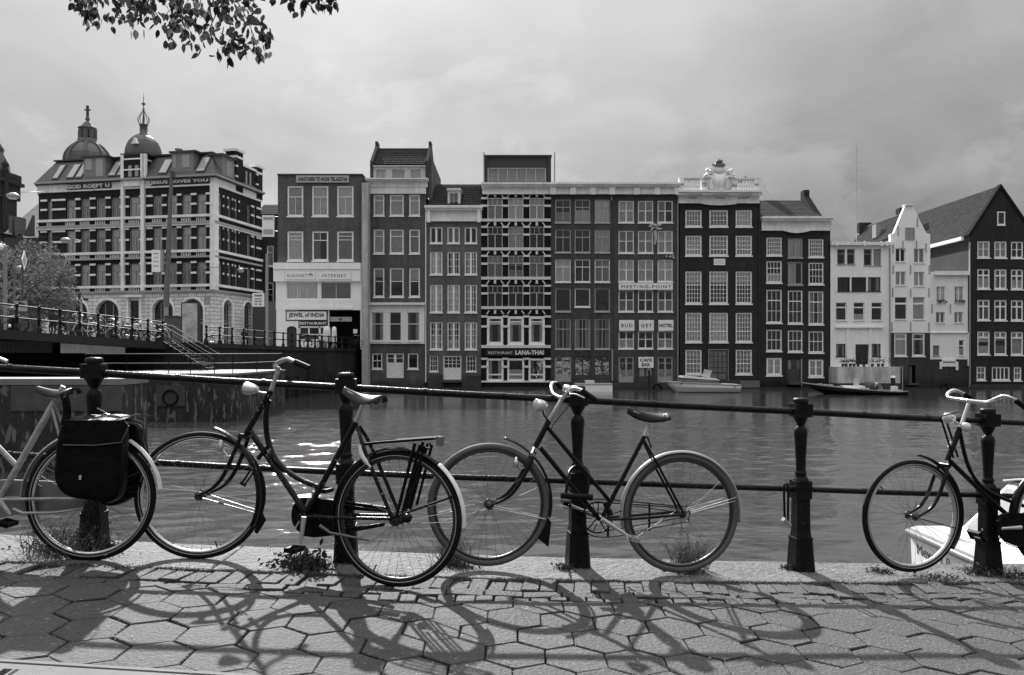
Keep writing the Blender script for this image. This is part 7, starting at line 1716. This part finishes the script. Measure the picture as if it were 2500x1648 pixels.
# ---------------------------------------------------------------- boats
def hull_mesh(L, B, sheer, keel, n=22, bow=.35, stern=.85, flare=.8, bowrake=.5):
    """x from bow (0) to stern (L); sheer(t) top height, keel depth below water"""
    m = MB(); rings = []
    for i in range(n+1):
        t = i/n; hb = B/2*min(1, (t/bow)**.55 if t < bow else 1)*(1 if t < stern else 1-(1-.88)*(t-stern)/(1-stern)); hb = max(hb, .01); s = sheer(t); x0 = L*t; rk = bowrake*(1-t)**3
        rings.append([(x0, -hb, s), (x0+rk*.35, -hb*.97, s*.55), (x0+rk, -hb*flare*.85, 0), (x0+rk*1.2, 0, -keel), (x0+rk, hb*flare*.85, 0), (x0+rk*.35, hb*.97, s*.55), (x0, hb, s)])
    vs = [p for r in rings for p in r]; fs = []
    for i in range(n):
        for k in range(6): fs.append((i*7+k, (i+1)*7+k, (i+1)*7+k+1, i*7+k+1))
    fs.append(tuple(n*7+k for k in range(7))[::-1]); m.add(vs, fs, False)
    return m, rings
m_hullw = mat('white_hull', .86, .4, var=.06, scale=2); m_deckw = mat('pale_deck', .60, .6, var=.1, scale=4); m_dkglass = mat('boat_window', .05, .08)
def cruiser():
    Y = 63.5; k = Y/F; a = at(1627, 957, Y); o = thing('cabin_cruiser', 'white wooden cabin cruiser moored below the tall crested house', 'boat', (a.x, Y, WATER)); L = 175*k
    sh = lambda t: (26-7*t)*k
    m, R = hull_mesh(L, 2.0, sh, .3, bowrake=.75); m.build('hull', m_hullw, o)
    d = MB(); d.add([p for r in R for p in ((r[0][0], r[0][1]*.96, r[0][2]-.02), (r[6][0], r[6][1]*.96, r[6][2]-.02))], [(2*i, 2*i+2, 2*i+3, 2*i+1) for i in range(len(R)-1)]); d.build('deck', m_deckw, o)
    rb = MB(); rb.tube([Vector(r[0])+Vector((0,-.02,-.03)) for r in R], .035, 5); rb.build('rubbing_strake', m_gframe, o)
    wl = MB(); wl.tube([Vector(r[2])+Vector((0,-.03,.02)) for r in R[1:]], .03, 4); wl.build('boot_stripe', m_signb, o)
    z0 = sh(.3); cb = MB(); x = lambda px: (px-1627)*k; zt = (957-917)*k
    prof = [(x(1655), z0-.1), (x(1666), zt-.14), (x(1735), zt-.22), (x(1756), z0-.1)]; cb.prism(prof[::-1] if 0 else [prof[0], prof[3], prof[2], prof[1]], -.72, .72); c = cb.build('cabin', mat('varnished_cabin', T(110), .4), o)
    MB().prism([(x(1660), zt-.14), (x(1752), zt-.36), (x(1742), zt-.2), (x(1664), zt)], -.82, .82).build('cabin_roof', m_hullw, c)
    for p0, p1 in ((1662,1670),(1672,1688),(1698,1735)): MB().box(x(p0), x(p1), -.74, -.7201, z0+.12, zt-.34).build('window', mat('boat_window_pale', .3, .15), c)
    ws = MB(); ws.prism([(x(1710), zt-.05), (x(1728), zt-.12), (x(1735), zt+.42), (x(1716), zt+.52)], -.55, -.50); ws.build('windscreen', mat('canvas_screen', .55, .6), c)
    part('lettering', text_mesh('OASE', 18*k, 5*k, .01), inkg, o, loc=(x(1770), -.95, 12*k))
cruiser()
def barge():
    Y = 61; k = Y/F; a = at(1958, 958, Y); o = thing('work_barge', 'long low dark barge with cluttered pale deck below the white houses', 'boat', (a.x, Y, WATER), math.radians(-12)); L = 232*k
    sh = lambda t: (30*(1-t)**1.6+11+3*max(0, t-.9)*10)*k*.62
    m, R = hull_mesh(L, 2.2, sh, .2, bow=.25, bowrake=1.6); m.build('hull', mat('tarred_hull', .010, .5), o)
    d = MB(); d.add([p for r in R for p in ((r[0][0], r[0][1]*.95, r[0][2]-.01), (r[6][0], r[6][1]*.95, r[6][2]-.01))], [(2*i, 2*i+2, 2*i+3, 2*i+1) for i in range(len(R)-1)]); d.build('deck', m_deckw, o)
    g = MB(); g.tube([Vector(r[0])+Vector((0,0,.02)) for r in R], .05, 5); g.tube([Vector(r[6])+Vector((0,0,.02)) for r in R], .05, 5); g.build('gunwale', m_cap, o)
    x = lambda px: (px-1958)*k; zd = lambda px: sh((px-1958)/232)
    MB().box(x(2050), x(2098), -.55, .55, zd(2070)-.1, zd(2070)+.22).build('hatch', m_hullw, o); MB().box(x(2078), x(2086), -.4, .4, zd(2080)+.2201, zd(2080)+.75).build('screen', mat('canvas_screen', .5), o)
    e = MB(); e.lathe([(.5,-.3),(.55,0),(.4,.25),(.1,.35)], 10, c=(x(2112), 0, zd(2110)+.3)); e.build('engine', mat('engine_dark', T(50)), o)
    c = MB(); c.grid(lambda u, v: (x(2120)+(x(2138)-x(2120))*u, -.6+1.2*v, zd(2128)+.62*math.sin(math.pi*(.15+.8*u))), 8, 3); c.build('curved_hood', m_deckw, o)
    MB().box(x(2160), x(2172), -.4, .2, zd(2165), zd(2165)+.4).build('crate', m_deckw, o)
    rr = random.Random(9); q = MB()
    for i in range(14): X = x(rr.uniform(1990, 2185)); Z = zd(X/k+1958); q.box(X, X+rr.uniform(.1, .4), rr.uniform(-.8, .2), rr.uniform(.2, .7), Z, Z+rr.uniform(.05, .18))
    q.build('deck_clutter', mat('clutter_grey', .3, .8, var=.5, scale=2), o, kind='stuff')
barge()
def punt():
    Y = 65; k = Y/F; a = at(1405, 957, Y); o = thing('flat_boat', 'flat white boat moored under the dark houses behind the middle bicycle', 'boat', (a.x, Y, WATER)); L = 87*k
    MB().prism([(0, .05), (.1, -.15), (L-.1, -.15), (L, .05), (L, 17*k), (0, 17*k)], -.9, .9).build('hull', m_hullw, o); MB().box(-.04, L+.04, -.94, .94, 17*k, 17*k+.06).build('deck_edge', m_gframe, o); MB().box(.8, 1.5, -.5, .5, 17*k+.06, 17*k+.3).build('thwart', m_deckw, o)
punt()
def piles():
    for px, y0, y1, Y, lb in ((2180, 918, 950, 62, 'dark mooring pile with white cap right of the barge'), (1585, 905, 952, 66, 'slim mooring post in front of the cafe bar door')):
        k = Y/F; a = at(px, y0, Y); o = thing('mooring_pile', lb, 'mooring post', (a.x, Y, WATER)); h_ = a.z-WATER; r = .17 if px > 2000 else .1
        MB().lathe([(r,-.5),(r,h_-.15)], 10).build('pile', mat('wet_timber', .012, .6), o); MB().lathe([(r*1.05,h_-.149),(r*1.05,h_),(0,h_+.03)], 10).build('cap', m_hullw if px > 2000 else m_iron, o)
    for i, (px, py) in enumerate(((1605, 947), (2305, 946))):
        a = at(px, py, 68.5); o = thing('tyre_fender', 'old tyre hung at the waterline %s' % ('left of the white cruiser', 'below the low white house')[i], 'tyre', a); MB().tube([(.3*math.cos(i_*math.pi/8), 0, .3*math.sin(i_*math.pi/8)) for i_ in range(16)], .1, 6, closed=True).build('tyre', m_tyre, o)
piles()
def tour_boat():
    zd = -.68; o = thing('tour_boat', 'white canal tour boat with lettered stern, moored below the quay at the right', 'boat', (4.45, 6.2, WATER)); D = zd-WATER; W = 2.8; L = 12
    def ring(x, y0, y1): return x, y0, y1
    h = MB(); out = [(0,.25),(.0,W-.1),(.12,W),(L,W),(L,0),(.2,0)]
    top = [(x, y, D) for x, y in out]; mid = [(x+(.03 if x < .3 else 0), y, D*.45) for x, y in out]; bot = [(x+(.35 if x < .3 else 0), y*.92+.1, -.2) for x, y in out]; n = len(out)
    h.add(bot+mid+top, [(k*n+i, k*n+(i+1)%n, (k+1)*n+(i+1)%n, (k+1)*n+i)[::-1] for k in range(2) for i in range(n)]); h.build('hull', m_hullw, o)
    MB().hprism(out[::-1], D+.0005, D+.02).build('deck', mat('bright_deck', .40, .35, var=.05), o)
    s = MB(); P = [Vector((x-(.02 if x < .3 else 0), y+(.02 if y > 2 else 0), D-.03)) for x, y in out]; s.tube(P, .038, 6, closed=True); s.build('rubbing_strake', mat('strake_grey', .10, .5), o)
    c = MB(); x0, x1, y0, y1, H = .38, .90, .35, 2.45, .60
    c.add([(x0,y0,D+.02),(x0,y1,D+.02),(L,y1,D+.02),(L,y0,D+.02),(x1,y0+.12,D+H),(x1,y1-.12,D+H),(L,y1-.12,D+H),(L,y0+.12,D+H)], [(0,4,5,1),(1,5,6,2),(2,6,7,3),(3,7,4,0),(4,7,6,5)]); cb = c.build('cabin', mat('cabin_grey_white', .6, .3, var=.06), o)
    r = MB(); r.grid(lambda u, v: (x1-.05+(L-x1)*u, y0+.05+(y1-y0-.1)*v, D+H+.005+.13*math.sin(math.pi*v)), 4, 10); q = r.build('roof', mat('cabin_roof_white', .42, .35), cb); q.modifiers.new('thickness', 'SOLIDIFY').thickness = .02
    for k in range(3):
        a0, a1 = .06+.32*k, .33+.32*k; e = MB()
        e.add([(x0+(x1-x0)*t-.012, (y0+.12*t)+((y1-.12*t)-(y0+.12*t))*a, D+.02+(H-.02)*t+.006) for t, a in ((.12,a0),(.12,a1),(.88,a1),(.88,a0))], [(0,3,2,1)]); e.build('window', mat('cabin_glass', .28, .06), cb)
    for x in (1.3, 2.2, 3.1): MB().add([(x, y0-.004+.12*.2, D+.12), (x+.75, y0-.004+.12*.2, D+.12), (x+.75, y0-.004+.12*.85, D+.52), (x, y0-.004+.12*.85, D+.52)], [(0,1,2,3)]).build('window', mat('cabin_glass', .28, .06), cb)
    l = part('lettering', text_mesh('Meyer\'s Rondvaart', 1.30, .15, .01), ink, o, loc=(.010, W-.24, .92)); l.rotation_euler = (0, 0, -math.pi/2)
    for y in (.8, 2.2): MB().lathe([(.05,0),(.04,.03),(.035,.09),(.055,.12),(0,.13)], 10, c=(.22, y, D+.02)).build('bollard', m_chrome, o)
tour_boat()
# ---------------------------------------------------------------- overhanging leaves, top left
def branches():
    rr = random.Random(17); lm = bpy.data.materials.new('leaf'); lm.use_nodes = True; N = lm.node_tree.nodes; Lk = lm.node_tree.links; N.clear()
    out = N.new('ShaderNodeOutputMaterial'); mx = N.new('ShaderNodeMixShader'); d = N.new('ShaderNodeBsdfDiffuse'); t = N.new('ShaderNodeBsdfTranslucent'); oi = N.new('ShaderNodeObjectInfo'); mr = N.new('ShaderNodeMapRange'); mr.inputs[3].default_value = .02; mr.inputs[4].default_value = .10
    Lk.new(oi.outputs['Random'], mr.inputs[0]); Lk.new(mr.outputs[0], d.inputs[0]); t.inputs[0].default_value = col(.10); mx.inputs[0].default_value = .5; Lk.new(mr.outputs[0], t.inputs[0]); Lk.new(d.outputs[0], mx.inputs[1]); Lk.new(t.outputs[0], mx.inputs[2]); Lk.new(mx.outputs[0], out.inputs[0])
    def leafmesh(k):
        r = random.Random(k); L = 1.0; pr = [(0,0),(.12,.20),(.32,.30),(.55,.29),(.78,.17),(.93,.05),(1.06,0)]; m = MB(); curl = r.uniform(.05, .3); fold = r.uniform(.05, .25); vs = []
        for t_, w in pr: vs += [(-w, fold*w+curl*t_*t_*.6, -t_), (0, curl*t_*t_*.6-.0, -t_), (w, fold*w+curl*t_*t_*.6, -t_)]
        m.add(vs, [(3*i, 3*i+1, 3*i+4, 3*i+3) for i in range(6)]+[(3*i+1, 3*i+2, 3*i+5, 3*i+4) for i in range(6)], True); return m.mesh('leaf')
    LM = [leafmesh(k) for k in range(7)]
    o = thing('overhanging_tree', 'leafy twigs of a street tree hanging into the top left of the sky', 'tree', (-5.4, 2.6, gz(-5.4))); O = o.location.copy(); bark = mat('twig_bark', .03, .9)
    tr = MB(); tr.tube([Vector((0,0,-.1)), Vector((.05,.1,1.5)), Vector((-.05,.3,3.2)), Vector((.3,1.2,4.6)), Vector((.9,2.8,5.5)), Vector((1.9,4.3,5.9)), Vector((3.6,4.9,5.8)), Vector((4.3,5.0,5.7))], [.22,.18,.15,.11,.08,.05,.03,.015], 10); tr.build('trunk', mat('trunk_bark', .06, .95, var=.4, scale=6, bump=.8), o)
    C7 = lambda cx, cy, Y: at(150+cx/3.4, (cy-34)/3.4, Y)-O
    TW = [[(250,-160),(230,0),(205,110),(225,190)],[(330,-140),(300,60),(290,180)],[(420,-140),(440,60),(490,180)],[(500,-140),(560,80),(575,235)],[(620,-120),(650,60),(650,200)],[(640,20),(690,100),(705,190)],[(760,-120),(740,40),(730,95)],
        [(900,-120),(960,40),(880,140),(850,200)],[(980,-100),(990,180),(900,300),(915,370)],[(990,160),(1050,330),(1090,420)],[(1080,-120),(1100,80),(1160,190)],[(1200,-120),(1230,60),(1210,200),(1180,330)],[(1300,-100),(1300,100),(1240,250),(1240,310)],
        [(1370,-80),(1480,80),(1560,240),(1620,400),(1625,460)],[(1480,80),(1400,240),(1420,380),(1320,430)],[(1420,380),(1390,500)],[(1500,-100),(1600,60),(1630,150)],[(1560,200),(1650,250),(1680,330)],[(1440,300),(1500,370),(1520,440)],
        [(1840,-100),(1870,10),(1930,70)],[(1950,-90),(2000,20),(2070,90)],[(2100,-90),(2140,20),(2210,85)],[(2200,-90),(2250,40)],[(700,-120),(820,-20),(850,60)],[(150,-60),(150,60),(170,120)],[(560,-60),(480,20),(470,110)],[(1330,-40),(1390,120),(1330,160)],[(1050,-40),(990,60),(1010,200)]]
    tw = MB(); vis = []; hid = MB(); hub = lambda p: min([Vector((.9,2.8,5.5)), Vector((1.9,4.3,5.9)), Vector((2.7,4.6,5.85)), Vector((3.6,4.9,5.8)), Vector((4.3,5.0,5.7))], key=lambda q: (q-p).length)
    for T_ in TW:
        Yt = rr.uniform(6.4, 7.8); P = spline([C7(x, y, Yt+rr.uniform(-.15, .15)) for x, y in T_], 5)
        if T_[0][1] < 0: tw.tube(spline([hub(P[0]), (hub(P[0])+P[0])/2+Vector((0,0,.12)), P[0]], 4), .010, 5)
        tw.tube(P, [.006-.0042*i/len(P) for i in range(len(P))], 5)
        Lt = sum((P[i+1]-P[i]).length for i in range(len(P)-1)); n = int(Lt/.019)
        for i in range(n+3):
            s = Lt*min(1, i/max(1, n)); j = 0
            while j < len(P)-2 and s > (P[j+1]-P[j]).length: s -= (P[j+1]-P[j]).length; j += 1
            p = P[j].lerp(P[j+1], min(1, s/max(1e-6, (P[j+1]-P[j]).length)))+Vector((rr.gauss(0,.045), rr.gauss(0,.08), rr.gauss(0,.022)))
            sc_ = rr.uniform(.060, .098); rot = Matrix.Rotation(rr.uniform(0, 6.28), 4, 'Z') @ Matrix.Rotation(rr.gauss(0, .55), 4, 'X') @ Matrix.Rotation(rr.gauss(0, .55), 4, 'Y')
            z_ = (p+O).z; Yc = (p+O).y; py = HY-(z_-EYE)*F/Yc
            if py > -12 and len(vis) < 298: vis.append(1); l = part('leaf', LM[rr.randrange(7)], lm, o); l.matrix_basis = Matrix.Translation(p) @ rot @ Matrix.Diagonal((sc_*rr.uniform(.8, 1.15), sc_, sc_, 1))
            else:
                M_ = Matrix.Translation(p) @ rot; me = LM[0]; hid.add([M_ @ (v.co*sc_) for v in me.vertices], [tuple(f.vertices) for f in me.polygons])
    for _ in range(500):
        q = rr.choice([Vector((1.9,4.3,5.9)), Vector((2.7,4.6,5.85)), Vector((3.6,4.9,5.8)), Vector((.9,2.8,5.5))])+Vector((rr.gauss(0,.5), rr.gauss(0,.4), rr.uniform(-.3,.7))); M_ = Matrix.Translation(q) @ Matrix.Rotation(rr.uniform(0, 6.28), 4, 'Z') @ Matrix.Rotation(rr.gauss(0, .6), 4, 'X')
        hid.add([M_ @ (v.co*.08) for v in LM[1].vertices], [tuple(f.vertices) for f in LM[1].polygons])
    tw.build('twig', bark, o); hid.build('foliage', lm, o, kind='stuff')
branches()
# ---------------------------------------------------------------- weeds on the kerb
def weeds():
    rr = random.Random(23); gm = mat('dry_grass', .13, .9, var=.4, scale=20, spec=.08); dm = mat('dark_weed', .04, .9, var=.4, scale=20, spec=.08); pm = mat('pale_seed', .25, .8)
    def tuft(px, py, label, n, h, r, leaves=0, m=gm, lean=.5, lr=.009, group=None):
        a = on_ground(px, py); a.z = gz(a.x); o = thing('weed', label, 'weed', a, group=group); g = MB()
        for i in range(n):
            b = Vector((rr.gauss(0, r*.4), rr.gauss(0, r*.25), 0)); b.z = -.0615*b.x; d = Vector((rr.gauss(0, lean), rr.gauss(0, lean*.6), 1)).normalized(); L = h*rr.uniform(.35, 1.0); w = rr.uniform(.0012, .0028); s = Vector((w, w*.4, 0)); bend = Vector((rr.gauss(0,.25), rr.gauss(0,.2), -.15))*L
            p1 = b+d*L*.5+bend*.25; p2 = b+d*L+bend; g.add([b-s, b+s, p1+s*.8, p1-s*.8, p2], [(0,1,2,3),(3,2,4)])
            if rr.random() < .3:
                for _ in range(3): q = p2+Vector((rr.gauss(0,.008), rr.gauss(0,.008), rr.gauss(0,.012))); e = rr.uniform(.002, .004); g.add([q-Vector((e,0,0)), q+Vector((0,0,e)), q+Vector((e,0,0)), q-Vector((0,0,e))], [(0,1,2,3)])
        g.build('blades', m, o)
        if leaves:
            l = MB()
            for _ in range(leaves):
                c = Vector((rr.gauss(0, r*.5), rr.gauss(0, r*.3), abs(rr.gauss(0, h*.25))+.005)); c.z += -.0615*c.x; d = Vector((rr.gauss(0,1), rr.gauss(0,1), rr.gauss(.3,.6))).normalized(); e = d.orthogonal().normalized(); s = lr*rr.uniform(.5, 1.6); l.add([c-d*s, c+e*s*.5, c+d*s, c-e*s*.5], [(0,1,2,3)])
            l.build('leaves', dm if m is dm else gm, o)
        return o
    tuft(150, 1352, 'tall bushy pale weed behind the rear wheel at the far left', 200, .28, .24, 420, gm, .6)
    tuft(212, 1338, 'dark leafy weed at the left foot of the first railing post', 60, .12, .14, 260, dm)
    tuft(272, 1345, 'small weed at the right foot of the first railing post', 40, .10, .06, 120, dm)
    tuft(745, 1388, 'round leafy weed under the dangling pedal', 110, .17, .16, 420, dm, .9, .016)
    tuft(1105, 1374, 'weed with thin stalks behind the pale tyre, left of centre', 120, .26, .12, 150, gm, .35)
    tuft(1120, 1386, 'dark low weed under the pale front tyre', 30, .06, .10, 160, dm)
    tuft(1683, 1392, 'tall thin weed seen through the right rear wheel', 190, .34, .12, 200, gm, .38)
    tuft(1668, 1398, 'dark base of leaves seen through the right rear wheel', 30, .06, .12, 200, dm)
    tuft(1378, 1392, 'tiny weed at the left foot of the middle post', 30, .07, .05, 90, dm)
    tuft(1925, 1392, 'tiny weed at the left foot of the fourth post', 30, .07, .05, 90, dm)
    tuft(2150, 1398, 'flat dark weed left of the rightmost front wheel contact', 30, .05, .09, 130, dm)
    tuft(2395, 1404, 'dark grass clump left of the last railing post', 120, .10, .12, 160, dm)
    tuft(2485, 1412, 'dark grass clump at the right edge', 120, .11, .14, 160, dm)
    tuft(2290, 1412, 'low sprawling weed on the bricks under the rightmost bicycle', 40, .03, .16, 160, dm, 1.0)
    m = MB()
    def bit(x, y, s, zz=0): 
        c = Vector((x, y, gz(x)+zz)); d = Vector((rr.gauss(0,1), rr.gauss(0,1), rr.gauss(.5,.6))).normalized(); e = d.orthogonal().normalized(); m.add([c-d*s, c+e*s*.6, c+d*s, c-e*s*.6], [(0,1,2,3)])
    for i in range(9000):
        x = rr.uniform(-3.3, 4.0); f = noise.noise(Vector((x*1.7, 3.1, 0)))+.35*noise.noise(Vector((x*9, 1, 0)))
        if f < -.12 and rr.random() < .75: continue
        bit(x, y_in(x)+rr.gauss(-.012, .016+.025*max(0, f)), rr.uniform(.002, .006), rr.uniform(-.006, .008))
    for i in range(9000):
        x = rr.uniform(-3.3, 4.0); yy = y_in(x)-rr.uniform(0, .5)
        if yy < y_band(x)-.02 or noise.noise(Vector((x*2.2, yy*5, 7))) < -.1: continue
        bit(x, yy, rr.uniform(.0015, .0045), rr.uniform(-.012, .002))
    m.build('joint_moss', dm, None, kind='stuff')
    m = MB()
    for i in range(2600):
        x = rr.uniform(-3.3, 4.0); y = rr.uniform(2.8, y_out(x)-.05); s = rr.uniform(.0015, .0048)*(1.6 if rr.random() < .1 else 1); a = rr.uniform(0, 6.28); c = Vector((x, y, gz(x)+.006))
        d = Vector((math.cos(a), math.sin(a), -.0615*math.cos(a)))*s; e = Vector((-math.sin(a), math.cos(a), .0615*math.sin(a)))*s*rr.uniform(.3, .8); m.add([c-d, c-e, c+d, c+e], [(0,1,2,3)])
    m.build('pale_litter', mat('pale_litter', .22, .9, var=.4, scale=30), None, kind='stuff')
weeds()
